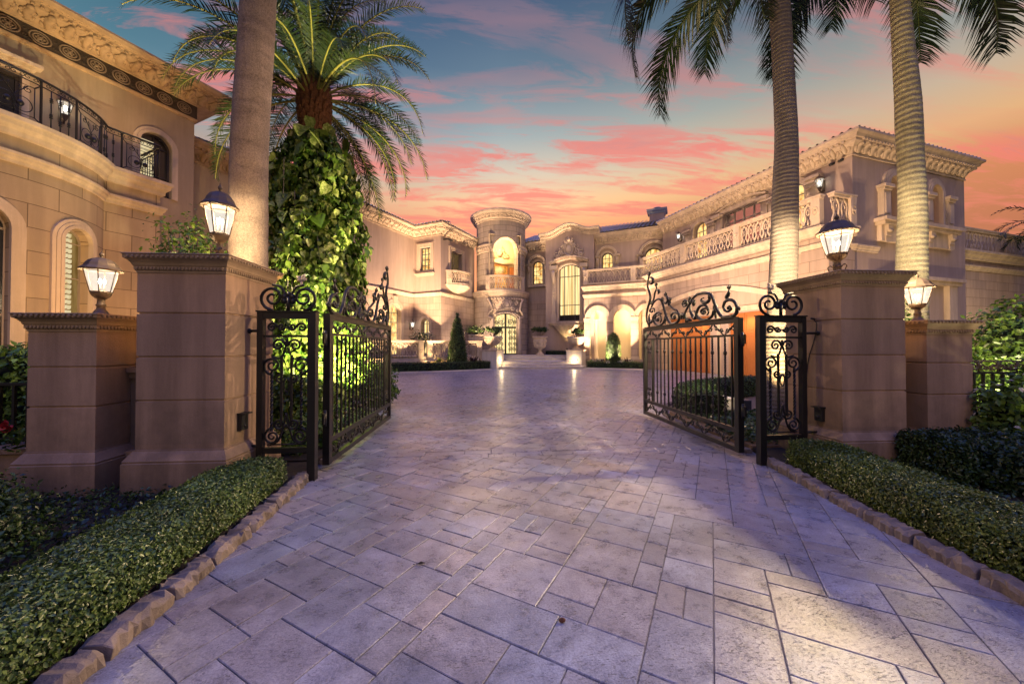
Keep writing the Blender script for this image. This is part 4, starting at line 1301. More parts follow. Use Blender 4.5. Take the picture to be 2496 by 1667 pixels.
roof_plane(mb, WB.p(-.2, .6, ZC1), WB.p(2.99, .6, ZC1), WB.p(1.2, -3.0, ZC1 + 1.25), WB.p(.2, -3.0, ZC1 + 1.25))
roof_plane(mb, WC.p(-.6, .6, ZC1), WC.p(5.4, .6, ZC1), WC.p(5.4, -2.4, ZC1 + 1.0), WC.p(1.8, -2.4, ZC1 + 1.0))
mb.build('roof', M['tile'], MAN)
# openings
wa_ = window(MAN, WA, -2.0, 1.25, .95, 3.85, .62, -.3, M['glow'], M['frame'], 1, (1.7, 2.5, 3.2, 3.85), name='arched_door')
wb_ = window(MAN, WB, 1.05, .72, 1.0, 3.18, None, -.3, M['glow_pale'], M['frame'], 1, (1.8, 2.5, 3.18), name='window')
wb2_ = window(MAN, WB, 1.05, .92, 7.02, 8.68, 0, -.2, M['glow'], M['dark_frame'], 2, (7.4, 7.8, 8.2), name='window')
o = window(MAN, WC, 1.95, 1.48, 6.15, 8.62, 0, -.26, M['glow_shutter'], M['frame'], 1, (), name='balcony_door')
mb = MB()
for e in (0, 1):
    for i in range(22): mb.fbox(WC, 1.95 - .66 + e * .68, 1.95 - .04 + e * .68, -.24, -.225, 6.3 + i * .105, 6.365 + i * .105)
mb.build('shutter', M['dark_frame'], o)
mb = MB(); archivolt(mb, WA, -2.0, 1.25, .95, 3.85, .62, .3, .08); mb.fbox(WA, -2.18, -1.82, .0, .16, 4.45, 4.95); mb.build('surround', M['trim'], wa_)
mb = MB(); archivolt(mb, WB, 1.05, .72, 1.0, 3.18, None, .22, .07); mb.build('surround', M['trim'], wb_)
for fr, uc, w, za, zb, ow_ in ((WB, 1.05, .92, 7.02, 8.68, wb2_), (WC, 1.95, 1.48, 6.15, 8.62, o)):
    mb = MB(); mb.strip(fr, arch_line(uc, w, za, zb, 0), .24, 0, .06, closed=(fr is WB)); mb.strip(fr, offset2(arch_line(uc, w, za, zb, 0), .17), .1, 0, .10)
    if fr is WB: mb.fbox(WB, .22, 1.88, .0, .2, 6.70, 6.80); mb.fbox(WB, .30, 1.80, .0, .14, 6.62, 6.70)
    mb.build('surround', M['trim'], ow_)
# bowed balcony on face C
bc = WC.xy(1.95, -.55); BA = Arc(bc, 1.42, atan2(WC.n[1], WC.n[0]))
o = MB()
prof = [(.05, 5.38), (.25, 5.40), (.62, 5.52), (1.0, 5.68), (1.28, 5.80), (1.34, 5.84), (1.34, 5.93), (1.50, 5.97), (1.52, 6.05), (0, 6.06)]
o.lathe(prof, bc[0], bc[1], 24, BA.a0 - 1.2, BA.a0 + 1.2)
o = o.build('balcony', M['trim'], MAN)
mb = MB(); balustrade(mb, BA, -1.62, 1.62, 6.06, 7.04, 0, .36); mb.build('balustrade', M['trim'], o)
wall_lantern(MAN, WA, -.43, 3.12, s=1.3, power=420)

# --- entrance tower
TC = (1.247, 30.3); TA = radians(-90 + 9)
RU, RL = 2.0, 2.2
U_ = Arc(TC, RU, TA); L_ = Arc(TC, RL, TA)
def drum(mb, arc, z0, z1, half_w, oz0, ozs, rise, depth):
    r = arc.r; N = 72; line_in = []
    for i in range(N):
        ua = -pi * r + 2 * pi * r * i / N; ub = -pi * r + 2 * pi * r * (i + 1) / N
        mid = (ua + ub) / 2
        def quad(za, zb2, za2, zb): mb.face([arc.p(ua, 0, za), arc.p(ub, 0, za2), arc.p(ub, 0, zb2), arc.p(ua, 0, zb)], 0, [(ua, za), (ub, za2), (ub, zb2), (ua, zb)], True)
        if abs(mid) < half_w:
            ta = _arch_top(0, 2 * half_w, ozs, rise, max(-half_w, min(half_w, ua))); tb = _arch_top(0, 2 * half_w, ozs, rise, max(-half_w, min(half_w, ub)))
            if oz0 > z0: quad(z0, oz0, z0, oz0)
            mb.face([arc.p(ua, 0, ta), arc.p(ub, 0, tb), arc.p(ub, 0, z1), arc.p(ua, 0, z1)], 0, [(ua, ta), (ub, tb), (ub, z1), (ua, z1)], True)
            mb.face([arc.p(ua, 0, ta), arc.p(ub, 0, tb), arc.p(ub, -depth, tb), arc.p(ua, -depth, ta)])
        else: quad(z0, z1, z0, z1)
    ec = [i for i in range(N) if abs((-pi + 2 * pi * (i + .5) / N) * r) < half_w]
    for u in ((-pi + 2 * pi * ec[0] / N) * r, (-pi + 2 * pi * (ec[-1] + 1) / N) * r):
        zt = _arch_top(0, 2 * half_w, ozs, rise, max(-half_w, min(half_w, u)))
        mb.face([arc.p(u, 0, oz0), arc.p(u, -depth, oz0), arc.p(u, -depth, zt), arc.p(u, 0, zt)])
ow = MB()
drum(ow, U_, 5.8, 11.5, 1.05, 6.06, 9.1, .88, .45)
drum(ow, L_, TZ - .9, 5.5, 1.03, TZ + .02, 3.72, .42, .5)
tower = ow.build('tower', M['ashlar_small'], MAN)
mb = MB()
circ = lambda r, k=48: [(TC[0] + r * cos(-2 * pi * i / k), TC[1] + r * sin(-2 * pi * i / k)) for i in range(k)][::-1]
band(mb, circ(RL), 5.42, 5.86, .16, True)
mb.sweep([(0, 11.30), (.06, 11.32), (.06, 11.42), (.16, 11.48), (.18, 11.62), (.30, 11.66), (.32, 11.74), (.42, 11.86), (.50, 11.90), (.52, 12.02), (.50, 12.06), (-1.9, 12.10)], circ(RU), True, sm=False)
for i in range(40):
    a = 2 * pi * i / 40; fr = Fr((TC[0] + RU * cos(a), TC[1] + RU * sin(a)), (-sin(a), cos(a)))
    mb.fbox(fr, -.07, .07, .06, .26, 11.50, 11.62)
    for q in (-.1, .06): mb.fbox(fr, q - .03, q + .03, .3, .37, 11.68, 11.735)
mb.build('cornice', M['trim'], tower)
# capital band on either side of the loggia
mb = MB()
for ua, ub in ((-2.9, -1.06), (1.06, 2.9)):
    path = [U_.xy(ua + (ub - ua) * i / 10) for i in range(11)]
    mb.sweep([(0, 8.86), (.06, 8.9), (.06, 9.0), (.04, 9.02), (.04, 9.28), (.10, 9.32), (.14, 9.42), (.14, 9.48), (0, 9.5)], path)
    for i in range(9):
        u = ua + (ub - ua) * (i + .5) / 9
        mb.tube([U_.p(u, .05, 9.04), U_.p(u, .1, 9.14), U_.p(u, .12, 9.26), U_.p(u, .07, 9.28)], [.03, .06, .07, .03], 5)
mb.build('capital_band', M['trim'], tower)
# loggia balustrade, bowed
mb = MB(); balustrade(mb, Arc(TC, RL + .02, TA), -1.62, 1.62, 5.88, 7.0, 0, .40, th=.15); mb.build('balustrade', M['trim'], tower)
# loggia interior: warm room with vault, cornice, glazed doors
TI = Fr(L_.xy(0, -1.9), (-sin(TA), cos(TA)))
TI = Fr((TC[0] + .35 * cos(TA), TC[1] + .35 * sin(TA)), (cos(TA + pi / 2), sin(TA + pi / 2)))
mb = MB()
mb.poly(TI, [(-1.5, 5.9), (1.5, 5.9), (1.5, 10.3), (-1.5, 10.3)], 0)
for e in (-1, 1):
    mb.hexa([TI.p(e * 1.5, 0, 5.9), TI.p(e * 1.55, 0, 5.9), TI.p(e * 1.25, 1.45, 5.9), TI.p(e * 1.2, 1.45, 5.9)], [TI.p(e * 1.5, 0, 10.3), TI.p(e * 1.55, 0, 10.3), TI.p(e * 1.25, 1.45, 10.3), TI.p(e * 1.2, 1.45, 10.3)])
mb.face([TI.p(-1.5, 0, 10.2), TI.p(1.5, 0, 10.2), TI.p(1.2, 1.5, 10.2), TI.p(-1.2, 1.5, 10.2)])
mb.face([TI.p(-1.5, 0, 5.92), TI.p(1.5, 0, 5.92), TI.p(1.2, 1.5, 5.92), TI.p(-1.2, 1.5, 5.92)])
scroll_relief(mb, TI, -.2, 9.1, .62, .04)
mb.blob(TI.p(-.2, .03, 9.15), .24, .24, .3, 0, 10, 7)
mb.strip(TI, [(-1.4, 8.42), (-.7, 8.36), (0, 8.22), (.7, 8.3), (1.3, 8.34)], .16, 0, .2)
mb.build('loggia', M['plaster'], tower)
d = window(tower, TI, -.28, 1.55, 6.0, 8.1, .1, .06, M['glow_amber'], M['wood'], 1, (7.0, 7.4), .09, .09, name='loggia_door')
mb = MB(); mb.tube([TI.p(-.28 + .42 * cos(t), .1, 7.72 + .28 * sin(t)) for t in [2 * pi * i / 20 for i in range(20)]], .035, 6, closed=True)
mb.blob(TI.p(-.28, .08, 7.72), .38, .05, .24, 0, 12, 8); mb.build('oval_light', M['plaster'], d)
mb = MB(); mb.fbox(TI, .62, 1.22, .05, .1, 6.0, 8.0); mb.fbox(TI, .68, 1.16, .1, .12, 6.15, 7.0); mb.fbox(TI, .68, 1.16, .1, .12, 7.1, 7.9); mb.build('wooden_shutter', M['wood'], tower)
lamp_light(TI.p(-.5, .75, 9.4), 420, (1, .66, .28), .1)
lamp_light(TI.p(-.7, .5, 7.1), 170, (1, .75, .42), .06)
# entrance door of glass and iron
FD = Fr(L_.xy(0, -.42), (cos(TA + pi / 2), sin(TA + pi / 2)))
d = window(tower, FD, 0, 2.1, TZ, 3.74, .42, 0, M['glow_pale'], M['iron'], 1, (3.02,), .13, .11, name='entrance_door')
mb = MB(); ex = (FD.d[0], FD.d[1], 0)
for e in (-1, 1):
    for zc, r, up in ((1.35, .2, 1), (1.75, .19, -1), (2.2, .2, 1), (2.65, .18, -1)):
        for f in (0, 1):
            c = FD.p(e * (.34 + .36 * f), .07, zc); mb.tube(spiral(c, r * .85, .03, up * pi / 2, 1.5 * e * (1 if f else -1), 16, ex), .027, 5)
    for u in (.3, .5, .7): mb.tube([FD.p(e * u, .06, 1.05), FD.p(e * u, .06, 2.95)], .02, 4)
    for cu, r in ((.35, .24), (.72, .17)):
        c = FD.p(e * cu, .07, 3.42); mb.tube(spiral(c, r, .03, 0, 1.6 * e, 18, ex), .028, 5)
    for u in (.2, .55, .9): mb.tube(bez([FD.p(e * u, .06, 3.06), FD.p(e * (u + .06), .06, 3.35), FD.p(e * u * .9, .06, 3.75)], 4), .02, 4)
mb.build('iron_scrollwork', M['iron'], d)
mb = MB(); mb.tube([FD.p(-.06, .1, 1.9), FD.p(-.06, .14, 2.0), FD.p(-.06, .14, 2.3), FD.p(-.06, .1, 2.4)], .018, 6); mb.build('handle', M['bronze'], d)
# carved surround over the door
mb = MB()
LS = Arc(TC, RL, TA)
for e in (-1, 1):
    def A_(u, n, z): return LS.p(e * u, n, z)
    mb.tube(bez([A_(1.08, .03, TZ), A_(1.08, .05, 3.3), A_(1.12, .07, 3.72), A_(1.42, .08, 3.85), A_(1.28, .08, 4.2), A_(1.1, .08, 4.35), A_(1.25, .08, 4.9), A_(1.45, .08, 5.2)], 6), .09, 6)
    mb.tube(bez([A_(1.22, .03, TZ), A_(1.22, .05, 3.2), A_(1.28, .06, 3.6)], 6), .07, 5)
    for u, z, r, tn in ((.5, 4.45, .2, 1.5), (.75, 4.9, .18, -1.5), (.95, 4.3, .16, 1.4), (.32, 4.95, .16, 1.4)):
        dd = LS.a0 + e * u / RL; x2 = (-sin(dd), cos(dd), 0)
        mb.tube(spiral(A_(u, .06, z), r, .03, pi / 2, tn * e, 16, x2), [.05 - .02 * i / 16 for i in range(17)], 6)
    for k in range(6):
        mb.blob(A_(.2 + k * .22, .05, 5.22), .09, .09, .07, 0, 6, 4)
mb.tube([LS.p(.30 * cos(t), .07, 4.78 + .3 * sin(t)) for t in [2 * pi * i / 18 for i in range(18)]], .045, 6, closed=True)
mb.blob(LS.p(0, .02, 4.78), .24, .12, .25, 0, 10, 7)
for i in range(-5, 6): mb.tube([LS.p(i * .2, .02, 4.16 + .35 * sqrt(max(0, 1 - (i / 5.6) ** 2)) - .38), LS.p((i + 1) * .2, .02, 4.16 + .35 * sqrt(max(0, 1 - (min(5.6, i + 1) / 5.6) ** 2)) - .38)], .06, 6)
mb.build('door_surround', M['trim'], tower)

# --- recess between tower and bay
mb = MB(); wr = [arch_line(-5.16, .88, 6.72, 8.18, None)]
wall_mesh(mb, FC, -7.2, -4.0, 5.3, ZC0 + .1, wr, depth=.25)
mb.build('wall', M['stucco'], MAN); mb = MB()
wc1 = [arch_line(.53, .86, 7.3, 8.28, None), arch_line(3.85, 1.25, 7.0, 8.1, .62)]
wall_mesh(mb, FC, -.6, 5.6, 5.3, ZC0 + .1, wc1, depth=.25)
mb.build('wall', M['stucco'], MAN)
mb = MB(); wall_mesh(mb, FC, -7.2, -4.0, 0, 5.3); mb.build('wall', M['ashlar'], MAN)
mb = MB()
cornice(mb, [FC.xy(-6.6), FC.xy(-4.2)], ZC0, ZC1 - ZC0, .55); mb.build('cornice', M['trim'], MAN); mb = MB(); cornice(mb, [FC.xy(-.45), FC.xy(5.2)], ZC0, ZC1 - ZC0, .55)
mb.build('cornice', M['trim'], MAN)
mb = MB()
roof_plane(mb, FC.p(-7.0, .58, ZC1), FC.p(6.6, .58, ZC1), FC.p(6.6, -4.2, ZC1 + 1.95), FC.p(-7.0, -4.2, ZC1 + 1.95))
mb.build('roof', M['tile'], MAN)
cw = [window(MAN, FC, -5.16, .88, 6.72, 8.18, None, -.2, M['glow'], M['dark_frame'], 2, (7.1, 7.45, 7.8, 8.18), .03),
      window(MAN, FC, .53, .86, 7.3, 8.28, None, -.2, M['glow'], M['dark_frame'], 2, (7.6, 7.95, 8.28), .03),
      window(MAN, FC, 3.85, 1.25, 7.0, 8.1, .62, -.2, M['glow'], M['dark_frame'], 2, (7.6, 8.1), .04)]
for wo_, (uc, w, zb, zs, rs) in zip(cw, ((-5.16, .88, 6.72, 8.18, None), (.53, .86, 7.3, 8.28, None), (3.85, 1.25, 7.0, 8.1, .62))):
    mb = MB()
    archivolt(mb, FC, uc, w, zb, zs, rs, .12, .06)
    rr = w / 2 if rs is None else rs
    for e in (-1, 1):
        mb.fbox(FC, uc + e * (w / 2 + .30) - .12, uc + e * (w / 2 + .30) + .12, 0, .10, zb - .1, zs + .06)
        mb.tube([FC.p(uc + e * (w / 2 + .3), .1, zs - .55), FC.p(uc + e * (w / 2 + .3), .17, zs - .2), FC.p(uc + e * (w / 2 + .3), .2, zs + .02)], [.05, .09, .10], 6)
        mb.fbox(FC, uc + e * (w / 2 + .32) - .24, uc + e * (w / 2 + .32) + .24, 0, .24, zs + .064, zs + .15)
        mb.fbox(FC, uc + e * (w / 2 + .32) - .28, uc + e * (w / 2 + .32) + .28, 0, .30, zs + .154, zs + .21)
    mb.strip(FC, arch_line(uc, w + .4, zs + .2, zs + .22, rr + .08)[1:-1], .10, 0, .24); mb.strip(FC, offset2(arch_line(uc, w + .4, zs + .2, zs + .22, rr + .08)[1:-1], .104), .07, 0, .30)
    if uc < 0: mb.fbox(FC, uc - .8, uc + .8, 0, .2, zb - .24, zb - .12)
    mb.build('surround', M['trim'], wo_)
# chimney
ch = MB(); ch.fbox(FC, 3.35, 4.45, -4.0, -3.0, 10.6, 12.35); o = ch.build('chimney', M['stucco'], MAN)
mb = MB(); mb.sweep([(0, 12.2), (.06, 12.25), (.08, 12.36), (.2, 12.42), (.22, 12.56), (0, 12.6)], [FC.xy(3.35, -3.0), FC.xy(4.45, -3.0), FC.xy(4.45, -4.0), FC.xy(3.35, -4.0)], True)
mb.face([FC.p(3.3, -2.95, 12.59), FC.p(4.5, -2.95, 12.59), FC.p(4.5, -4.05, 12.59), FC.p(3.3, -4.05, 12.59)]); mb.build('chimney_cap', M['copper'], o)
cp = FC.p(3.9, -3.5, 12.6); mb = MB(); mb.lathe([(.16, 0), (.16, .12), (.34, .15), (.30, .2), (.1, .26), (0, .28)], cp[0], cp[1], 14, zoff=12.6); mb.build('chimney_pot', M['copper'], o)

# --- tall bay with the great window
mb = MB()
def serp(u, z=10.08, a=.55):
    t = (u + 2.3) / 1.94
    return z + a * (.5 + .5 * cos(pi * max(-1, min(1, t / .92))))
top = [(u, serp(u)) for u in np.linspace(-.36, -4.24, 25)]
bw = arch_line(-2.3, 1.68, 3.56, 7.62, .36)
mb.poly(FB, [(-4.24, 0), (-.36, 0)] + top, 0, 0, [bw]); mb.reveal(FB, bw, 0, -.3)
for u in (-4.24, -.36): mb.face([FB.p(u, 0, 0), FB.p(u, -.9, 0), FB.p(u, -.9, serp(u)), FB.p(u, 0, serp(u))])
bay = mb.build('bay', M['stucco'], MAN)
mb = MB()
us = list(np.linspace(-4.7, .1, 33)); prof = [(0, -.02), (.06, 0), (.06, .1), (.16, .16), (.18, .26), (.34, .32), (.36, .36), (.46, .40), (.46, .50), (-.5, .54)]
vs = []
for u in us:
    for nn, dz in prof: vs.append(FB.p(u, nn, serp(u) + dz))
m = len(prof)
mb.add(vs, [(i * m + k, (i + 1) * m + k, (i + 1) * m + k + 1, i * m + k + 1) for i in range(len(us) - 1) for k in range(m - 1)] + [tuple(range(m)), tuple((len(us) - 1) * m + k for k in range(m))[::-1]])
for u in np.arange(-4.6, .05, .16): mb.fbox(FB, u, u + .08, .18, .27, serp(u) + .18, serp(u) + .255)
for e, u in ((-1, -4.7), (1, .1)):
    a = -4.24 if e < 0 else -.36
    mb.hexa([FB.p(u, .0, 10.06), FB.p(a, .0, 10.06), FB.p(a, -1, 10.06), FB.p(u, -1, 10.06)], [FB.p(u, .0, 10.6), FB.p(a, .0, 10.6), FB.p(a, -1, 10.6), FB.p(u, -1, 10.6)])
mb.build('serpentine_cornice', M['trim'], bay)
w = window(bay, FB, -2.3, 1.68, 3.56, 7.62, .36, -.25, M['glow_pale'], M['dark_frame'], 0, (7.04, 4.79), .055, .06, name='great_window')
mb = MB()
for u in (-2.3 - .84 + .42, -2.3 - .84 + 1.25): mb.fbox(FB, u - .03, u + .03, -.245, -.19, 3.6, 7.9)
mb.build('mullion', M['dark_frame'], w)
mb = MB(); mb.fbox(FB, -3.1, -1.5, -.245, -.24, 3.6, 3.98)
for i in range(13): mb.fbox(FB, -3.08 + i * .125, -3.05 + i * .125, -.2, -.18, 3.6, 3.98)
mb.fbox(FB, -3.12, -1.48, -.21, -.17, 3.98, 4.02); mb.build('guard_rail', M['iron'], w)
mb = MB()
archivolt(mb, FB, -2.3, 1.68, 3.56, 7.62, .36, .16, .07)
for e in (-1, 1):
    c = -2.3 + e * 1.22
    mb.fbox(FB, c - .2, c + .2, 0, .12, 3.46, 4.1); mb.fbox(FB, c - .16, c + .16, 0, .10, 4.1, 7.1)
    mb.fbox(FB, c - .10, c + .10, .10, .14, 4.3, 6.6); mb.tube([FB.p(c, .12, 6.5), FB.p(c, .2, 6.95), FB.p(c, .30, 7.35), FB.p(c, .22, 7.5)], [.08, .14, .17, .12], 7)
    for k in range(4): mb.blob(FB.p(c, .14, 5.6 + k * .24), .09, .06, .1, 0, 6, 4)
    mb.fbox(FB, c - .24, c + .24, 0, .22, 7.42, 7.62); mb.fbox(FB, c - .3, c + .3, 0, .32, 7.62, 7.92)
hl = [( -2.3 + 1.5 * t, 7.98 + .36 * cos(t * pi / 2) ** 1.0) for t in np.linspace(-1, 1, 19)]
mb.strip(FB, hl, .14, 0, .28); mb.strip(FB, offset2(hl, .144), .1, 0, .38)
for t in np.linspace(-.95, .95, 20):
    mb.fbox(FB, -2.3 + 1.5 * t - .03, -2.3 + 1.5 * t + .03, .28, .33, 7.98 + .36 * cos(t * pi / 2) + .05, 7.98 + .36 * cos(t * pi / 2) + .12)
mb.fbox(FB, -3.95, -.65, 0, .30, 3.36, 3.46); mb.fbox(FB, -3.85, -.75, 0, .2, 3.22, 3.36)
mb.build('window_surround', M['trim'], bay)
mb = MB(); scroll_relief(mb, FB, -2.3, 9.1, .98, .07)
mb.tube([FB.p(-2.3 + .36 * cos(t), .1, 9.15 + .5 * sin(t)) for t in [2 * pi * i / 22 for i in range(22)]], .06, 7, closed=True)
mb.tube([FB.p(-2.3 + .27 * cos(t), .08, 9.15 + .39 * sin(t)) for t in [2 * pi * i / 22 for i in range(22)]], .03, 5, closed=True)
mb.blob(FB.p(-2.3, .03, 9.15), .27, .09, .38, 0, 12, 8, Matrix.Rotation(-TH, 3, 'Z'))
mb.tube([FB.p(-2.3, .08, 9.7), FB.p(-2.3, .12, 9.9), FB.p(-2.3, .08, 10.12)], [.1, .13, .02], 6)
for e in (-1, 1): mb.tube(bez([FB.p(-2.3 + e * .15, .08, 9.75), FB.p(-2.3 + e * .35, .08, 9.9), FB.p(-2.3 + e * .3, .08, 9.7)], 5), .05, 6)
mb.tube([FB.p(-3.4, .07, 8.5), FB.p(-2.3, .07, 8.62), FB.p(-1.2, .07, 8.5)], .06, 6)
mb.build('cartouche', M['trim'], bay)
sc = FB.xy(-2.45, .05); a0 = atan2(FB.n[1], FB.n[0])
mb = MB(); mb.lathe([(.03, 2.22), (.2, 2.26), (.38, 2.42), (.62, 2.66), (.88, 2.96), (1.0, 3.12), (1.04, 3.2), (1.0, 3.215), (.2, 3.1)], sc[0], sc[1], 36, a0 - 1.5, a0 + 1.5, lobes=18, amp=.09); mb.build('shell_basin', M['trim'], bay)

# --- arcade with terrace above
mb = MB()
AR = [arch_line(c, 1.2, .64, 3.6, .62) for c in (.1, 1.82, 3.54)]
wall_mesh(mb, FA, -.9, 5.2, 0, 6.1, AR, depth=.42)
mb.face([FA.p(-.9, 0, 0), FA.p(-.9, -1.6, 0), FA.p(-.9, -1.6, 6.1), FA.p(-.9, 0, 6.1)])
arc = mb.build('arcade', M['ashlar'], MAN)
mb = MB(); mb.poly(FC, [(-.9, .6), (5.2, .6), (5.2, 5.25), (-.9, 5.25)], .02)
mb.face([FA.p(-.88, -.02, 5.2), FA.p(5.2, -.02, 5.2), FA.p(5.2, -1.49, 5.2), FA.p(-.88, -1.49, 5.2)])
mb.build('back_wall', M['plaster'], arc)
mb = MB(); mb.face([FA.p(-.9, 0, .62), FA.p(5.2, 0, .62), FA.p(5.2, -1.5, .62), FA.p(-.9, -1.5, .62)]); mb.build('floor', M['steps'], arc)
mb = MB()
for c in (.1, 1.82, 3.54): 
    mb.strip(FA, arch_line(c, 1.2, 3.6, 3.61, .62)[1:-1], .30, 0, .05); mb.strip(FA, offset2(arch_line(c, 1.2, 3.6, 3.61, .62)[1:-1], .26), .06, 0, .085)
for c in (-.76, .96, 2.68, 4.4):
    mb.fbox(FA, c - .28 if c > -.7 else c - .16, c + .28, -.44, .08, 3.46, 3.62); mb.fbox(FA, c - .25 if c > -.7 else c - .14, c + .25, -.43, .05, 3.36, 3.458)
    mb.fbox(FA, c - .28 if c > -.7 else c - .16, c + .28, -.44, .06, .62, .86)
AP = [FA.xy(-.9, -1.6), FA.xy(-.9), FA.xy(5.2)]
band(mb, AP, 5.62, 5.98, .2); band(mb, AP, 5.14, 5.36, .10)
for i in range(60): mb.fbox(FA, -.85 + i * .1, -.80 + i * .1, .1, .155, 5.72, 5.79)
mb.build('mouldings', M['trim'], arc)
for u in (-.28,):
    mb = MB(); p = FA.xy(u, -1.25); mb.lathe([(.2, .62), (.2, .75), (.15, .8), (.14, 2.0), (.12, 3.3), (.17, 3.36), (.2, 3.5), (.24, 3.6)], p[0], p[1], 14); mb.build('column', M['trim'], arc)
mb = MB(); balustrade(mb, FA, -.92, 5.2, 6.10, 7.2, -.02, .46, (1, 0), mids=(2.6,)); mb.build('balustrade', M['trim'], arc)
for u in (.1, 1.82, 3.54): lamp_light(FA.p(u, -.75, 4.75), 480, (1, .72, .34), .08)

# --- right wing, lower storey with the garage
mb = MB()
GA = arch_line(.18, 7.3, -.05, 3.9, .64, 20)
wall_mesh(mb, FR_, -5.42, 6.1, -.06, 6.2, [GA], depth=.7)
mb.hexa([FE.p(-1.55, .05, 0), FE.p(0, .05, 0), FE.p(0, -1, 0), FE.p(-1.55, -1, 0)], [FE.p(-1.55, .05, 6.2), FE.p(0, .05, 6.2), FE.p(0, -1, 6.2), FE.p(-1.55, -1, 6.2)])
mb.face([FR_.p(-5.42, 0, 0), FR_.p(-5.42, -3, 0), FR_.p(-5.42, -3, 6.2), FR_.p(-5.42, 0, 6.2)])
rw = mb.build('garage_wing', M['ashlar'], MAN)
mb = MB()
FG = Fr(GP, neg(E1), -.62)
gd = [arch_line(-1.72, 3.3, -.05, 3.3, 0), arch_line(2.45, 2.6, -.05, 3.3, 0)]
wall_mesh(mb, FG, -3.6, 4.0, -.05, 4.6, gd, depth=.25)
mb.build('garage_recess', M['stucco'], rw)
mb = MB(); mb.fbox(FG, -3.55, 3.95, .0, .12, 3.36, 3.52); mb.fbox(FG, -3.55, 3.95, .0, .18, 3.52, 3.62)
mb.strip(FR_, arch_line(.18, 7.3, 3.3, 3.9, .64, 20)[1:-1], .22, 0, .07); mb.strip(FR_, offset2(arch_line(.18, 7.3, 3.3, 3.9, .64, 20)[1:-1], .18), .08, 0, .12)
for c in (-3.5, .55, 3.8): mb.fbox(FG, c - .12, c + .12, 0, .06, 0, 3.3)
mb.build('garage_trim', M['trim'], rw)
for uc, w in ((-1.72, 3.3), (2.45, 2.6)):
    mb = MB(); mb.fbox(FG, uc - w / 2, uc + w / 2, -.2, -.15, 0, 3.3)
    nc = 4 if w > 3 else 3
    for i in range(nc):
        for j in range(3):
            a = uc - w / 2 + w * i / nc; b = a + w / nc; z0 = 3.3 * j / 3; z1 = z0 + 1.1
            for q0, q1, y0, y1 in ((a + .02, a + .09, z0 + .02, z1 - .02), (b - .09, b - .02, z0 + .02, z1 - .02), (a + .09, b - .09, z0 + .02, z0 + .1), (a + .09, b - .09, z1 - .1, z1 - .02)):
                mb.fbox(FG, q0, q1, -.15, -.115, y0, y1)
            mb.fbox(FG, a + .16, b - .16, -.15, -.13, z0 + .17, z1 - .17)
    mb.build('garage_door', M['wood'], rw)
for u in (-2.6, -.8, 2.4):
    spot_light(FG.p(u, .38, 3.34), FG.p(u, .02, 0), 170, (1, .68, .33), 120, .9, .05)
mb = MB()
RP = [FR_.xy(-5.42, -1), FR_.xy(-5.42), FR_.xy(6.1), FE.xy(.02, .05)]
band(mb, RP, 6.05, 6.42, .24); band(mb, RP, 5.48, 5.74, .13)
mb.build('string_course', M['trim'], rw)
mb = MB(); balustrade(mb, FR_, -5.42, 6.15, 6.43, 7.72, -.02, .48, (1, 1), mids=(-1.40, 2.28), th=.18); mb.build('balustrade', M['trim'], rw); mb = MB()
balustrade(mb, FE, -1.32, -.05, 6.43, 7.72, .04, .48, (0, 1), th=.18)
mb.build('balustrade', M['trim'], rw)
mb = MB(); mb.face([FR_.p(-5.4, -.1, 6.44), FR_.p(6.1, -.1, 6.44), FR_.p(6.1, -1.6, 6.44), FR_.p(-5.4, -1.6, 6.44)]); mb.build('terrace', M['trim'], rw)

# --- right wing, upper storey
mb = MB()
wu = [arch_line(-1.6, 1.1, 6.5, 8.7, None), arch_line(1.2, 2.4, 6.5, 9.2, 0), arch_line(4.0, 1.1, 6.5, 8.7, None)]
wall_mesh(mb, FU, -5.0, 6.378, 6.3, 9.75, wu, depth=.3)
wend = [arch_line(c, .78, 6.98, 8.5, None) for c in (2.55, 4.0, 5.48)]
wall_mesh(mb, FE, 0, 7.9, 0, 9.75, wend, depth=.4)
mb.face([FE.p(7.9, 0, 0), FE.p(7.9, -9, 0), FE.p(7.9, -9, 9.75), FE.p(7.9, 0, 9.75)])
mb.build('wall', M['stucco'], MAN)
mb = MB(); CP = [FU.xy(-5.0), FU.xy(6.378), FE.xy(7.9), FE.xy(7.9, -8)]
cornice(mb, CP, 9.45, .84, .52, scroll=.40, dent=.2); mb.build('cornice', M['trim'], MAN)
mb = MB()
roof_plane(mb, FU.p(-5.2, .42, 10.28), FU.p(6.8, .42, 10.28), FU.p(3.2, -4.2, 12.1), FU.p(-5.2, -4.2, 12.1))
roof_plane(mb, FE.p(-.42, .42, 10.28), FE.p(8.32, .42, 10.28), FE.p(5, -3.2, 12.1), FE.p(4.2, -3.2, 12.1))
mb.build('roof', M['tile'], MAN)
fu1 = window(MAN, FU, -1.6, 1.1, 6.5, 8.7, None, -.24, M['glow'], M['frame'], 1, (7.3, 8.0, 8.7))
o = window(MAN, FU, 1.2, 2.4, 6.5, 9.2, 0, -.24, M['sky_glass'], M['frame'], 3, (7.2, 7.9, 8.55), .07, name='balcony_door')
fu3 = window(MAN, FU, 4.0, 1.1, 6.5, 8.7, None, -.24, M['glow'], M['frame'], 1, (7.3, 8.0, 8.7))
for c in (2.55, 4.0, 5.48): window(MAN, FE, c, .78, 6.98, 8.5, None, -.34, M['glow_amber'], M['dark_frame'], 1, (7.5, 8.0, 8.5), .05)
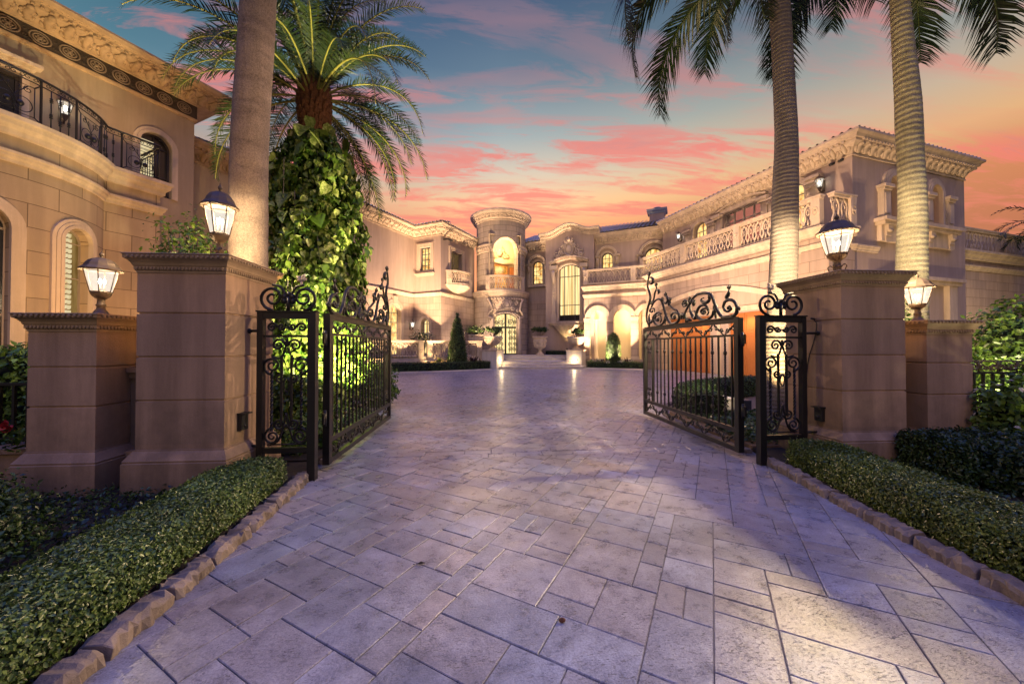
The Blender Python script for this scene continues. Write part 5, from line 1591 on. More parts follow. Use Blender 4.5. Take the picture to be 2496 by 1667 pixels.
for uc, wo_ in ((-1.6, fu1), (4.0, fu3)):
    mb = MB(); archivolt(mb, FU, uc, 1.1, 6.5, 8.7, None, .26, .1, 0, 3)
    for e in (-1, 1): mb.fbox(FU, uc + e * .95 - .2, uc + e * .95 + .2, 0, .14, 6.5, 8.68); mb.fbox(FU, uc + e * .95 - .27, uc + e * .95 + .27, 0, .24, 8.7, 8.85); mb.fbox(FU, uc + e * .95 - .31, uc + e * .95 + .31, 0, .30, 8.854, 8.96)
    mb.build('surround', M['trim'], wo_)
mb = MB()
mb.strip(FU, arch_line(1.2, 2.4, 6.5, 9.2, 0), .18, 0, .08)
pd = [(-.32 + 3.04 * t, 9.3 + .32 * sin(pi * t)) for t in np.linspace(0, 1, 17)]
mb.strip(FU, pd, .09, 0, .16); mb.poly(FU, [(-.3, 9.24), (2.7, 9.24)] + pd[::-1], .05)
for t in np.linspace(.08, .92, 12): 
    c = FU.p(-.32 + 3.04 * t, .08, 9.28 + .16 * sin(pi * t)); mb.tube(spiral(c, .07, .02, 0, 1.2, 8, (FU.d[0], FU.d[1], 0)), .025, 5)
for c in (-.22, 2.62, 5.0): mb.fbox(FU, c - .18, c + .18, 0, .14, 6.5, 8.9); mb.fbox(FU, c - .25, c + .25, 0, .26, 8.9, 9.02); mb.fbox(FU, c - .3, c + .3, 0, .34, 9.024, 9.16)
mb.build('surround', M['trim'], o)
mb = MB()
# end wall: arches, consoles, sill, panels
for c in (2.55, 4.0, 5.48):
    archivolt(mb, FE, c, .78, 6.98, 8.5, None, .32, .16, 0, 3)
for c in (1.78, 3.27, 4.74, 6.3):
    mb.fbox(FE, c - .2, c + .2, 0, .22, 7.0, 8.25); mb.fbox(FE, c - .30, c + .30, 0, .34, 8.25, 8.38); mb.fbox(FE, c - .25, c + .25, 0, .28, 8.15, 8.246)
    mb.fbox(FE, c - .15, c + .15, .22, .26, 7.15, 8.0)
mb.fbox(FE, 1.3, 6.9, 0, .45, 6.80, 6.94); mb.fbox(FE, 1.4, 6.8, 0, .34, 6.66, 6.797); mb.fbox(FE, 1.5, 6.7, 0, .16, 6.0, 6.657)
for c in (1.85, 3.3, 4.8, 6.35):
    for q, (nn, za, zb) in enumerate(((.30, 6.42, 6.655), (.24, 6.2, 6.42), (.20, 5.95, 6.2))): mb.fbox(FE, c - .16 + q * .01, c + .16 - q * .01, .16, nn, za, zb - .003)
    mb.tube([FE.p(c - .13, .26, 6.42), FE.p(c + .13, .26, 6.42)], .07, 8)
mb.fbox(FE, .9, 7.1, 0, .36, 4.46, 4.6); mb.fbox(FE, 1.0, 7.0, 0, .26, 4.3, 4.456)
for c in (1.5, 6.45): mb.fbox(FE, c - .3, c + .3, 0, .2, 0, 4.3)
mb.build('window_surround', M['trim'], MAN)
mb = MB(); band(mb, [FE.xy(.05), FE.xy(1.5)], 5.48, 5.74, .12); mb.build('string_course', M['trim'], MAN)
wall_lantern(MAN, FU, 5.3, 8.72, s=1.25, power=700); wall_lantern(MAN, FU, -3.2, 8.8, s=1.1, power=420)
o = MB(); c = FU.p(5.95, .1, 9.38)
o.fbox(FU, 5.9, 6.0, 0, .1, 9.36, 9.42); o.tube([FU.p(5.82, .16, 9.36), FU.p(5.72, .3, 9.30)], .06, 8); o.tube([FU.p(6.08, .16, 9.36), FU.p(6.2, .3, 9.30)], .06, 8); o.build('flood_light', M['black_plastic'], MAN)

o = MB(); o.fbox(WC, .25, .35, 0, .45, 9.12, 9.2); o.tube([WC.p(.2, .5, 9.1), WC.p(.16, .64, 9.02)], .07, 8); o.tube([WC.p(.4, .5, 9.1), WC.p(.44, .64, 9.02)], .07, 8); o.build('flood_light', M['black_plastic'], MAN)  # unseen floodlight added to light the right gate pillar

# --- low wing on the far right, with dormers behind its parapet
FT = Fr((25.2, 17.6), E2)
mb = MB(); mb.poly(FT, [(-1.5, 0), (10, 0), (10, 6.3), (-1.5, 6.3)], 0); o = mb.build('low_wing', M['ashlar'], MAN)
mb = MB(); band(mb, [FT.xy(-1.5), FT.xy(10)], 6.1, 6.55, .35); band(mb, [FT.xy(-1.5), FT.xy(10)], 5.55, 5.8, .15); mb.build('string_course', M['trim'], o)
mb = MB(); balustrade(mb, FT, -.7, 10, 6.56, 7.78, 0, .42, (1, 0), mids=(6.6,)); mb.build('balustrade', M['trim'], o)
mb = MB(); roof_plane(mb, FT.p(-2, -2, 7.2), FT.p(14, -2, 7.2), FT.p(14, -5, 9.0), FT.p(-2, -5, 9.0)); mb.build('roof', M['tile'], o)
for u in (4.7, 8.3):
    mb = MB(); mb.fbox(FT, u - .8, u + .8, -3.5, -2.3, 7.0, 8.1); ln = arch_line(u, 1.9, 8.1, 8.15, .62)
    mb.poly(FT, ln[::-1], -2.2)
    for a, b in zip(ln[:-1], ln[1:]): mb.face([FT.p(a[0], -2.2, a[1]), FT.p(b[0], -2.2, b[1]), FT.p(b[0], -5, b[1]), FT.p(a[0], -5, a[1])])
    mb.strip(FT, ln[1:-1], .08, -2.3, -2.1); mb.build('dormer', M['copper'], o)

# --- terrace, steps and its parapet
def arcpts(c, r, a0, a1, n): return [(c[0] + r * cos(a0 + (a1 - a0) * i / n), c[1] + r * sin(a0 + (a1 - a0) * i / n)) for i in range(n + 1)]
def slab(name, pts, z0, z1, mat, parent=None, loc=None, nose=.03):
    mb = MB()
    for t3 in tessellate_polygon([[Vector((x, y, 0)) for x, y in pts]]):
        q = [pts[i] for i in t3]
        ar = (q[1][0] - q[0][0]) * (q[2][1] - q[0][1]) - (q[2][0] - q[0][0]) * (q[1][1] - q[0][1])
        if ar < 0: q = q[::-1]
        mb.face([(x, y, z1) for x, y in q])
    ar = sum(pts[i][0] * pts[(i + 1) % len(pts)][1] - pts[(i + 1) % len(pts)][0] * pts[i][1] for i in range(len(pts)))
    P = pts if ar > 0 else pts[::-1]
    mb.sweep([(-nose, z0), (-nose, z1 - .06), (0, z1 - .05), (0, z1 - .01), (-.008, z1)], P, closed=True)
    return mb.build(name, mat, parent, loc)


ST = thing('entrance_steps', 'broad bowed pale stone steps rising to the glazed entrance door', 'steps', (3.85, 25.2, 0))
SCN = (3.85, 37.9)
def stepshape(r, x0, x1, back):
    n = 18; a0 = -pi / 2 + math.asin((x0 - SCN[0]) / r); a1 = -pi / 2 + math.asin((x1 - SCN[0]) / r)
    return arcpts(SCN, r, a0, a1, n) + [(x1, back), (x0, back)]
slab('step', stepshape(13.0, .70, 6.85, 28.3), -.05, .165, M['steps'], ST)
slab('step', stepshape(12.64, 1.1, 6.55, 28.3), .1, .333, M['steps'], ST)
slab('landing', stepshape(12.28, 1.1, 6.6, 28.4), .2, .50, M['steps'], ST)
slab('step', stepshape(11.25, -.2, 8.0, 29.0), .3, .70, M['steps'], ST)
slab('step', stepshape(10.9, -.2, 8.0, 29.2), .5, .90, M['steps'], ST)

def pedestal(label, corner):
    T = thing('urn_pedestal', label, 'pedestal', (corner[0], corner[1], 0), 'pedestals of the entrance steps')
    q = [corner, (corner[0] + F1[0] * 1.12, corner[1] + F1[1] * 1.12), (corner[0] + (F1[0] - F2[0]) * 1.12, corner[1] + (F1[1] - F2[1]) * 1.12), (corner[0] - F2[0] * 1.12, corner[1] - F2[1] * 1.12)]
    mb = MB(); mb.sweep([(.03, -.02), (.03, .16), (0, .18), (0, 1.2), (.02, 1.205), (.02, 1.22)], q, True); mb.build('body', M['steps'], T)
    mb = MB(); mb.sweep([(.025, 1.22), (.05, 1.24), (.05, 1.31), (-.5, 1.315)], q, True); mb.face([(*p, 1.312) for p in q]); mb.build('coping', M['trim'], T)
    return T
PL, PRr = (.72, 25.0), (6.75, 25.6)
pl_l = pedestal('stone pedestal left of the entrance steps, carrying a fluted urn', PL)
pl_r = pedestal('stone pedestal right of the entrance steps, carrying a fluted urn', PRr)
for T, c, d in ((pl_l, PL, F2), (pl_r, PRr, neg(F1))):
    fr = Fr((c[0] + (F1[0] * .5 if T is pl_l else -F2[0] * .5), c[1] + (F1[1] * .5 if T is pl_l else -F2[1] * .5)), F1 if T is pl_l else F2)
    mb = MB(); mb.fbox(fr, -.16, .16, .002, .03, .52, .68); o = mb.build('step_light', M['trim'], T)
    mb = MB(); mb.fbox(fr, -.13, .13, .031, .036, .55, .65); mb.build('lens', M['steplight'], o)
    lamp_light(fr.p(0, .16, .6), 26, (1, .74, .38), .04)

def urn(label, x, y, z, tall, plant):
    T = thing('stone_urn', label, 'urn', (x, y, z), 'stone urns by the entrance')
    mb = MB()
    if not tall:
        mb.box(x - .3, x + .3, y - .3, y + .3, z + .003, z + .08)
        mb.lathe([(.27, .08), (.25, .13), (.15, .18), (.12, .26), (.16, .31), (.2, .33)], x, y, 20, zoff=z); mb.build('foot', M['trim'], T)
        mb = MB(); mb.lathe([(.18, .33), (.34, .38), (.50, .5), (.57, .66), (.57, .74)], x, y, 44, lobes=22, amp=.10, zoff=z)
        mb.lathe([(.57, .74), (.56, .78), (.64, .84), (.66, .90), (.62, .93), (.52, .92), (.5, .8)], x, y, 24, zoff=z); mb.build('bowl', M['trim'], T)
        top = z + .9; r = .62
    else:
        mb.box(x - .26, x + .26, y - .26, y + .26, z + .003, z + .1)
        mb.lathe([(.24, .1), (.2, .16), (.11, .26), (.1, .36), (.16, .46), (.2, .48)], x, y, 18, zoff=z); mb.build('foot', M['trim'], T)
        mb = MB(); mb.lathe([(.18, .48), (.34, .54), (.44, .66), (.45, .72), (.42, .78), (.47, .95), (.50, 1.15), (.45, 1.22), (.47, 1.26), (.56, 1.32), (.57, 1.38), (.5, 1.40), (.4, 1.3)], x, y, 24, zoff=z)
        for k in range(9):
            a = k * 2 * pi / 9
            c = (x + .48 * cos(a), y + .48 * sin(a), z + 1.02); mb.tube(spiral(c, .11, .02, a, 1.4, 10, (-sin(a), cos(a), 0)), .028, 5); mb.blob((x + .46 * cos(a + .3), y + .46 * sin(a + .3), z + .82), .05, .05, .07, 0, 6, 4)
        mb.build('bowl', M['trim'], T); top = z + 1.38; r = .52
    P = thing('urn_plant', plant, 'plant', (x, y, top), 'leafy plants in the entrance urns')
    mb = MB()
    g = random.Random(int(x * 100))
    tips = []
    for k in range(9):
        a = g.uniform(0, 2 * pi); q = g.uniform(.15, r * .9); hh = g.uniform(.25, .55)
        mb.tube([(x + q * .2 * cos(a), y + q * .2 * sin(a), top - .1), (x + q * .7 * cos(a), y + q * .7 * sin(a), top + hh * .6), (x + q * cos(a), y + q * sin(a), top + hh)], [.02, .016, .008], 5); tips.append((x + q * cos(a), y + q * sin(a), top + hh))
    mb.build('stem', M['trunk_grey'], P)
    pp, nn = [], []
    for t in tips:
        p, n_ = on_blob((t[0], t[1], t[2] + .02), (.2, .2, .16), 70, inner=.1); pp.append(p); nn.append(n_)
    leaf_object('foliage', np.concatenate(pp), np.concatenate(nn), nrg.uniform(.09, .17, sum(len(p) for p in pp)), M['court_box'], P, up=.3)
cl = (PL[0] + (F1[0] - F2[0]) * .56, PL[1] + (F1[1] - F2[1]) * .56); cr = (PRr[0] + (F1[0] - F2[0]) * .56, PRr[1] + (F1[1] - F2[1]) * .56)
urn('low fluted stone urn on the pedestal left of the steps', cl[0], cl[1], 1.315, False, 'leafy plant in the fluted urn left of the steps')
urn('low fluted stone urn on the pedestal right of the steps', cr[0], cr[1], 1.315, False, 'leafy plant in the fluted urn right of the steps')
urn('tall carved stone vase standing on the landing right of the entrance door', 4.03, 27.25, .90, True, 'leafy plant in the tall carved vase beside the door')

# parapet of the left terrace
TPp = [(-8.6, 22.2), (-3.9, 24.3), (-.28, 25.75)]
TP = thing('terrace_parapet', 'pierced stone parapet of the left terrace behind the clipped hedge', 'balustrade', (-3.9, 24.3, 0))
mb = MB()
mb.sweep([(.06, 0), (.06, .5), (.10, .54), (.10, .64), (0, .67), (-.3, .67)], TPp); mb.build('plinth', M['trim'], TP)
for a, b, ps in ((TPp[0], TPp[1], (0, 1)), (TPp[1], TPp[2], (1, 1))):
    l = math.hypot(b[0] - a[0], b[1] - a[1]); fr = Fr(a, ((b[0] - a[0]) / l, (b[1] - a[1]) / l))
    mb = MB(); balustrade(mb, fr, 0 if ps[0] == 0 else .12, l - (.12 if a is TPp[0] else 0), .672, 1.93, -.1, .46, ps, th=.2); mb.build('balustrade', M['trim'], TP)
o = slab('terrace', [(-8.7, 22.35), (-4.0, 24.5), (-.4, 25.95), (.9, 26.2), (.9, 28.6), (-3.1, 28.5), (-5.3, 27.6), (-9.0, 21.5)], .3, .9, M['steps'], None, (0, 0, 0)); tag(o, kind='structure')

T = thing('stone_planter', 'rectangular stone planter with dark shrubs at the end of the left terrace parapet', 'planter', (-.72, 26.3, 1.9))
mb = MB(); mb.sweep([(-.05, 1.93), (0, 1.98), (0, 2.28), (.05, 2.31), (.05, 2.38), (-.1, 2.385)], [(-1.2, 26.05), (-.24, 26.05), (-.24, 26.6), (-1.2, 26.6)], True); mb.face([(-1.2, 26.05, 2.3), (-.24, 26.05, 2.3), (-.24, 26.6, 2.3), (-1.2, 26.6, 2.3)]); mb.box(-1.0, -.44, 26.1, 26.55, .9, 1.95); mb.build('trough', M['trim'], T)
p, n_ = on_blob((-.72, 26.3, 2.65), (.85, .4, .42), 420, inner=.3); leaf_object('foliage', p, n_, nrg.uniform(.09, .18, len(p)), M['court_box'], T)

# ---------------------------------------------------------------- clipped hedges of the court
def hedge(label, path, hw, z0, z1, dens, size, mat, cat='hedge', name='clipped_hedge', jit=.02, tops=True, sides=(1, 1), up=.25):
    c = path[len(path) // 2]
    T = thing(name, label, cat, (c[0], c[1], z0))
    mb = MB(); mb.sweep([(hw - .05, z0), (hw - .03, z1 - .06), (hw - .08, z1 - .035), (-hw + .08, z1 - .035), (-hw + .03, z1 - .06), (-hw + .05, z0)], path); mb.build('shade_core', M['core'], T)
    p, n_ = on_prism(path, hw, z0, z1, dens, jit, tops, sides)
    leaf_object('foliage', p, n_, nrg.uniform(size * .65, size * 1.25, len(p)), mat, T, up=up, spread=1.1, seedv=len(p))
    return T
HL = [(-9.0, 21.9), (-5.6, 22.1), (-3.4, 22.7), (-1.4, 23.8), (.15, 25.0)]
hedge('low clipped hedge curving in front of the left terrace parapet', HL, .26, 0, .56, 420, .075, M['court_box'])
HR = [(7.25, 25.75), (8.8, 24.85), (10.5, 23.95)]
hedge('low clipped hedge in front of the arcade', HR, .24, 0, .48, 420, .075, M['court_box'])
hedge('low dark hedge at the foot of the tall bay window', [FB.xy(-4.0, .55), FB.xy(-.6, .55)], .2, .9, 1.22, 300, .075, M['court_box'])
def kerbline(path, off, label):
    mb = MB(); mb.sweep([(off - .06, 0), (off - .05, .07), (off + .05, .075), (off + .06, 0)], path); tag(mb.build('court_kerb', M['steps']), kind='structure')
kerbline(HL, .36, ''); kerbline(HR, .34, '')
hedge('low clipped hedge curving round the planted island behind the right gate leaf', [(4.35, 6.9), (4.55, 7.9), (5.1, 8.8), (6.1, 9.7), (7.7, 10.5), (10.5, 11.2), (13, 11.2)], .32, .05, .60, 700, .06, M['court_box'])

# topiary
def topiary(label, x, y, prof, mat, N, size):
    T = thing('topiary', label, 'topiary', (x, y, 0), 'clipped topiary in the entrance beds')
    mb = MB(); mb.lathe([(max(.001, r - .05), z) for r, z in prof], x, y, 16); mb.build('shade_core', M['core'], T)
    zs = np.array([z for r, z in prof]); rs = np.array([r for r, z in prof])
    seg = np.hypot(np.diff(zs), np.diff(rs)) * (rs[1:] + rs[:-1] + .05); cs = np.concatenate([[0], np.cumsum(seg)]); cs /= cs[-1]
    t = nrg.random(N); zz = np.interp(t, cs, zs); rr = np.interp(t, cs, rs) * (1 + nrg.normal(0, .05, N)); a = nrg.random(N) * 2 * pi
    slope = np.interp(t, cs, np.concatenate([np.diff(rs) / (np.hypot(np.diff(zs), np.diff(rs)) + 1e-6), [-1]]))
    leaf_object('foliage', np.c_[x + rr * np.cos(a), y + rr * np.sin(a), zz], np.c_[np.cos(a), np.sin(a), -slope], nrg.uniform(size * .7, size * 1.2, N), mat, T, spread=1.0)
topiary('tall cone shaped topiary in front of the left terrace parapet', -1.85, 24.3, [(.50, .12), (.60, .5), (.58, 1.0), (.47, 1.9), (.33, 2.7), (.17, 3.35), (.02, 3.72)], M['court_box'], 3800, .10)
topiary('dome topped column topiary in front of the arcade arches', 8.86, 25.12, [(.42, .1), (.48, .6), (.47, 1.5), (.42, 2.0), (.28, 2.35), (.04, 2.5)], M['court_box'], 2400, .095)

# flowers and bedding plants
def bedding(label, spots, name='flowering_plant', cat='flower', group=None, flower='flower_warm', leaf='shrub', s=1.0):
    for i, (x, y, z) in enumerate(spots):
        T = thing(name, label, cat, (x, y, z), group)
        p, n_ = on_blob((x, y, z + .18 * s), (.26 * s, .26 * s, .18 * s), 90, inner=.2); leaf_object('foliage', p, n_, nrg.uniform(.09, .2, len(p)) * s, M[leaf], T, up=.4, seedv=i)
        p, n_ = on_blob((x, y, z + .32 * s), (.24 * s, .24 * s, .13 * s), 34, inner=.5); leaf_object('blossom', p, n_, nrg.uniform(.07, .14, len(p)) * s, M[flower], T, tmpl='heart', up=.8, seedv=i + 50)
bedding('cream flowering plant in the bed round the cone topiary', [(-3.3, 23.75, .2), (-2.7, 23.9, .22), (-2.5, 24.4, .3), (-1.2, 24.6, .25), (-.7, 24.9, .2), (-3.0, 24.2, .4)], group='flowers round the cone topiary')
bedding('white flowering plant in the bed in front of the arcade', [(7.5, 26.0, .2), (8.0, 25.6, .22), (9.5, 24.9, .2), (9.9, 24.6, .2), (8.5, 25.0, .15), (9.2, 24.75, .15)], group='flowers in front of the arcade', flower='flower')
def blade_plant(label, x, y, z, s, mat, name='blade_plant', N=46, group=None):
    T = thing(name, label, 'plant', (x, y, z), group)
    a = nrg.random(N) * 2 * pi; d = np.c_[np.cos(a), np.sin(a), nrg.uniform(.3, 1.8, N)]
    z_ = np.cross(d, np.c_[-np.sin(a), np.cos(a), np.zeros(N)])
    o = leaf_object('blades', np.c_[np.full(N, x) + .03 * np.cos(a), np.full(N, y) + .03 * np.sin(a), np.full(N, z)], -z_, nrg.uniform(.5, 1.0, N) * s, mat, T, tmpl='blade', spread=.1, seedv=int(abs(x * 50)))
    return T
def blade_mesh(label, x, y, z, s, mat, name='spiky_plant', N=40, group=None):
    T = thing(name, label, 'plant', (x, y, z), group); mb = MB(); g = random.Random(int(abs(x) * 97 + y))
    for k in range(N):
        a = g.uniform(0, 2 * pi); l = s * g.uniform(.6, 1.1); e = g.uniform(.25, 1.25)
        P = [(x, y, z)]
        for t in (.35, .7, 1.0):
            P.append((x + cos(a) * l * t * cos(e), y + sin(a) * l * t * cos(e), z + l * t * sin(e) - l * .25 * t * t))
        w = .05 * s; sx, sy = -sin(a) * w, cos(a) * w
        q = [((P[i][0] - sx * m, P[i][1] - sy * m, P[i][2]), (P[i][0] + sx * m, P[i][1] + sy * m, P[i][2])) for i, m in enumerate((.5, 1, .8, .05))]
        for i in range(3): mb.face([q[i][0], q[i][1], q[i + 1][1], q[i + 1][0]])
    o = mb.build('blades', mat, T)
    return T
blade_mesh('dark red spiky plant right of the cone topiary', -.85, 24.55, .2, 1.05, M['cordyline'])
blade_mesh('dark red spiky plant between the cone topiary and the pedestal', -.35, 24.85, .2, .9, M['cordyline'])
blade_mesh('dark red spiky plant left of the dome topiary', 8.1, 25.45, .2, .9, M['cordyline'])
blade_mesh('dark red spiky plant right of the dome topiary', 9.75, 24.8, .2, .9, M['cordyline'])
T = thing('flowering_shrub', 'loose shrub with pale blossom behind the left terrace parapet', 'shrub', (-4.3, 25.4, .9))
mb = MB(); g = random.Random(5)
for k in range(14):
    a = g.uniform(0, 2 * pi); q = g.uniform(.2, .75); mb.tube([(-4.3, 25.4, .9), (-4.3 + q * .5 * cos(a), 25.4 + q * .4 * sin(a), 1.8), (-4.3 + q * cos(a), 25.4 + q * .6 * sin(a), g.uniform(2.1, 2.6))], [.02, .015, .008], 4)
mb.build('branch', M['trunk_grey'], T)
p, n_ = on_blob((-4.3, 25.4, 2.2), (.85, .5, .42), 300, inner=.2); leaf_object('foliage', p, n_, nrg.uniform(.08, .16, len(p)), M['court_box'], T)
p, n_ = on_blob((-4.3, 25.4, 2.3), (.85, .5, .38), 90, inner=.3); leaf_object('blossom', p, n_, nrg.uniform(.08, .13, len(p)), M['flower'], T, tmpl='heart')

# lamp fixture under the shell basin
def uplight_spot(label, x, y, z, tx, ty, tz, power, angle=75, col=(1, .68, .30), s=1.0):
    d = (Vector((tx, ty, tz)) - Vector((x, y, z + .12))).normalized()
    c = Vector((x, y, z + .12 * s))
    spot_light(tuple(c + d * .075 * s), (tx, ty, tz), power, col, angle, .9, .05)
    if 'shell basin' not in label: return      # the others are unseen bare lights without a lamp body
    T = thing('garden_uplight', label, 'uplight', (x, y, z))
    mb = MB(); mb.tube([(x, y, z - .02), (x, y, z + .1 * s)], .018 * s, 6)
    mb.tube([c - d * .06 * s, c - d * .03 * s, c + d * .06 * s], [.03 * s, .05 * s, .055 * s], 10, caps=False); mb.build('housing', M['black_plastic'], T)
    mb = MB(); mb.tube([c + d * .02 * s, c + d * .024 * s], .045 * s, 10); mb.build('lens', M['steplight'], T)
b = FB.p(-2.3, .62, 1.22)
uplight_spot('small garden uplight shining up under the shell basin', *b, *FB.p(-2.3, .05, 3.4), 90, 80)

# cabinet in the island
T = thing('electrical_cabinet', 'low grey electrical cabinet in the planted island behind the right gate leaf', 'cabinet', (5.0, 7.6, .08))
mb = MB(); mb.box(4.72, 5.22, 7.4, 7.95, .08, .40); mb.build('body', M['cabinet'], T, bevel=.01)
mb = MB(); mb.box(4.69, 5.25, 7.37, 7.98, .405, .44); mb.build('lid', M['cabinet'], T, bevel=.01)
mb = MB(); mb.box(5.24, 5.62, 7.45, 7.9, .08, .38); mb.build('side_unit', M['cabinet_dark'], T, bevel=.01)
# ================================================================= guest house on the left
GH = thing('guest_house', 'tan limestone house on the left with curved iron railed balcony and carved cornice', 'house', (-10.4, 13.2, 0))
GW = (-10.378, 13.211)
FH = Fr(GW, F1); LH = Fr(GW, F1, 1.2)
mb = MB()
ho = [arch_line(-.61, .80, 6.42, 8.02, None), arch_line(-3.9, 1.2, 6.42, 8.55, 0)]
wall_mesh(mb, FH, -12, .41, 0, 9.95, ho, depth=.28)
mb.face([FH.p(.41, 0, 0), FH.p(.41, -6, 0), FH.p(.41, -6, 9.95), FH.p(.41, 0, 9.95)])
mb.build('wall', M['render'], GH)
# carved frieze with medallions and the big cornice
path = [FH.xy(-12), FH.xy(.41), FH.xy(.41, -6)]
mb = MB(); mb.sweep([(0, 9.46), (.05, 9.46), (.055, 9.9), (0, 9.9)], path)
for k in range(20):
    u = .10 - k * .52
    for r in (.165, .11): mb.tube([FH.p(u + r * 1.15 * cos(t), .06, 9.68 + r * sin(t)) for t in [2 * pi * i / 16 for i in range(16)]], .019, 5, 1, closed=True)
    mb.blob(FH.p(u, .055, 9.68), .05, .05, .05, 1, 7, 5)
    for q in range(6): mb.blob(FH.p(u + .07 * cos(q * pi / 3), .055, 9.68 + .06 * sin(q * pi / 3)), .028, .028, .028, 1, 5, 4)
    for e in (-1, 1):
        c = FH.p(u - .26, .058, 9.68 + e * .09); mb.tube(spiral(c, .06, .012, 0, 1.2 * e, 10, (FH.d[0], FH.d[1], 0)), .016, 5)
mb.build('frieze', [M['frieze'], M['medallion']], GH)
mb = MB(); mb.sweep([(0, 9.36), (.05, 9.37), (.075, 9.42), (.075, 9.455), (0, 9.458)], path)
H0, O = 9.9, .92
mb.sweep([(0, 9.903), (.10, 9.91), (.12, 9.94), (.20, 9.96), (.30, 9.985), (.42, 10.04), (.56, 10.10), (.64, 10.12), (.66, 10.17), (.72, 10.18), (.74, 10.22), (.86, 10.24), (.90, 10.30), (O, 10.32), (O, 10.38), (0, 10.42)], path)
for k in range(36):
    u = .78 - k * .34
    # acanthus scroll: a curled leaf with side curls
    p = [FH.p(u, .16, 9.95), FH.p(u + .02, .28, 9.985), FH.p(u - .02, .42, 10.04), FH.p(u + .02, .54, 10.07), FH.p(u, .62, 10.07), FH.p(u, .60, 10.03)]
    mb.tube(p, [.045, .085, .10, .09, .07, .03], 7)
    for e in (-1, 1):
        mb.tube(spiral(FH.p(u + e * .09, .44, 10.025), .075, .018, pi / 2, 1.3 * e, 12, (FH.d[0], FH.d[1], 0), (FH.n[0], FH.n[1], .35)), .032, 5)
        mb.tube([FH.p(u + e * .03, .2, 9.955), FH.p(u + e * .10, .27, 9.97), FH.p(u + e * .13, .34, 10.0)], [.025, .05, .015], 5)
for k in range(78): mb.fbox(FH, .86 - k * .155, .93 - k * .155, .66, .735, 10.125, 10.168)
for k in range(110): mb.blob(FH.p(.9 - k * .11, .78, 10.23), .03, .03, .02, 0, 5, 4)
mb.build('cornice', M['cap'], GH)
mb = MB(); roof_plane(mb, FH.p(-12, .3, 10.42), FH.p(.9, .3, 10.42), FH.p(-3, -4, 11.5), FH.p(-12, -4, 11.5)); mb.build('roof', M['tile'], GH)
# upper openings
o = window(GH, FH, -.61, .80, 6.42, 8.02, None, -.2, M['dark_glass'], M['dark_frame'], 1, (8.02, 7.1), .03, .05, name='arched_door')
mb = MB()
for i in range(16):
    z = 6.5 + i * .105
    mb.hexa([FH.p(-.98, -.15, z), FH.p(-.63, -.15, z), FH.p(-.63, -.12, z + .02), FH.p(-.98, -.12, z + .02)], [FH.p(-.98, -.145, z + .06), FH.p(-.63, -.145, z + .06), FH.p(-.63, -.115, z + .075), FH.p(-.98, -.115, z + .075)])
mb.build('shutter', M['louvre_glow'], o)
window(GH, FH, -3.9, 1.2, 6.42, 8.55, 0, -.2, M['dark_glass'], M['dark_frame'], 1, (7.4,), .05)
mb = MB(); archivolt(mb, FH, -.61, .80, 6.42, 8.02, None, .17, .06, 0, 2)
mb.strip(FH, arch_line(-3.9, 1.2, 6.42, 8.55, 0), .12, 0, .06); mb.fbox(FH, -4.75, -3.0, 0, .28, 8.78, 8.86); mb.fbox(FH, -4.65, -3.1, 0, .18, 8.70, 8.776)
mb.build('window_surround', M['trim'], GH)
# lower storey: straight end and bowed front
bcx = LH.xy(-4.2, -1.1); BR = 2.33; BO = Arc(bcx, BR, atan2(LH.n[1], LH.n[0]))
def lower_path(o=0.0):
    a_end = math.asin(1.1 / BR)            # where the bow meets the straight part
    ue = BR * (pi / 2 - a_end)
    P = [LH.xy(-9.5)]
    P += [BO.xy(-ue + 2 * ue * i / 22) for i in range(23)]
    P += [LH.xy(-.96)]
    P += [LH.xy(-.96, -1.2)]
    return P
LPp = lower_path()
mb = MB()
for i, (a, b) in enumerate(zip(LPp[:-1], LPp[1:])):
    l = math.hypot(b[0] - a[0], b[1] - a[1])
    if l < .02: continue
acc = 0
a_end = math.asin(1.1 / BR); ue = BR * (pi / 2 - a_end)
# bow wall with two arched openings, built as strips
bop = [(.62 * BR * 1.0, .68, 1.0, 4.06), (-.20, .95, .6, 4.05)]
def bow_holes(u):
    for uc, w, z0, zs in bop:
        if abs(u - uc) < w / 2: return uc, w, z0, zs
    return None
NB = 120
for i in range(NB):
    ua = -ue + 2 * ue * i / NB; ub = -ue + 2 * ue * (i + 1) / NB; h = bow_holes((ua + ub) / 2)
    def q(za, zb, zc, zd): mb.face([BO.p(ua, 0, za), BO.p(ub, 0, zb), BO.p(ub, 0, zc), BO.p(ua, 0, zd)], 0, [(ua, za), (ub, zb), (ub, zc), (ua, zd)], True)
    if h:
        uc, w, z0, zs = h; cl_ = lambda u: max(uc - w / 2, min(uc + w / 2, u))
        ta, tb = _arch_top(uc, w, zs, None, cl_(ua)), _arch_top(uc, w, zs, None, cl_(ub))
        q(0, 0, z0, z0); q(ta, tb, 6.3, 6.3)
        mb.face([BO.p(ua, 0, ta), BO.p(ub, 0, tb), BO.p(ub, -.3, tb), BO.p(ua, -.3, ta)]); mb.face([BO.p(ua, 0, z0), BO.p(ub, 0, z0), BO.p(ub, -.3, z0), BO.p(ua, -.3, z0)])
    else: q(0, 0, 6.3, 6.3)
for uc, w, z0, zs in bop:
    for u in (uc - w / 2, uc + w / 2): mb.face([BO.p(u, 0, z0), BO.p(u, -.3, z0), BO.p(u, -.3, zs), BO.p(u, 0, zs)])
wall_mesh(mb, LH, -2.146, -.96, 0, 6.3); mb.face([LH.p(-.96, 0, 0), LH.p(-.96, -1.2, 0), LH.p(-.96, -1.2, 6.3), LH.p(-.96, 0, 6.3)])
wall_mesh(mb, LH, -9.5, -6.254, 0, 6.3)
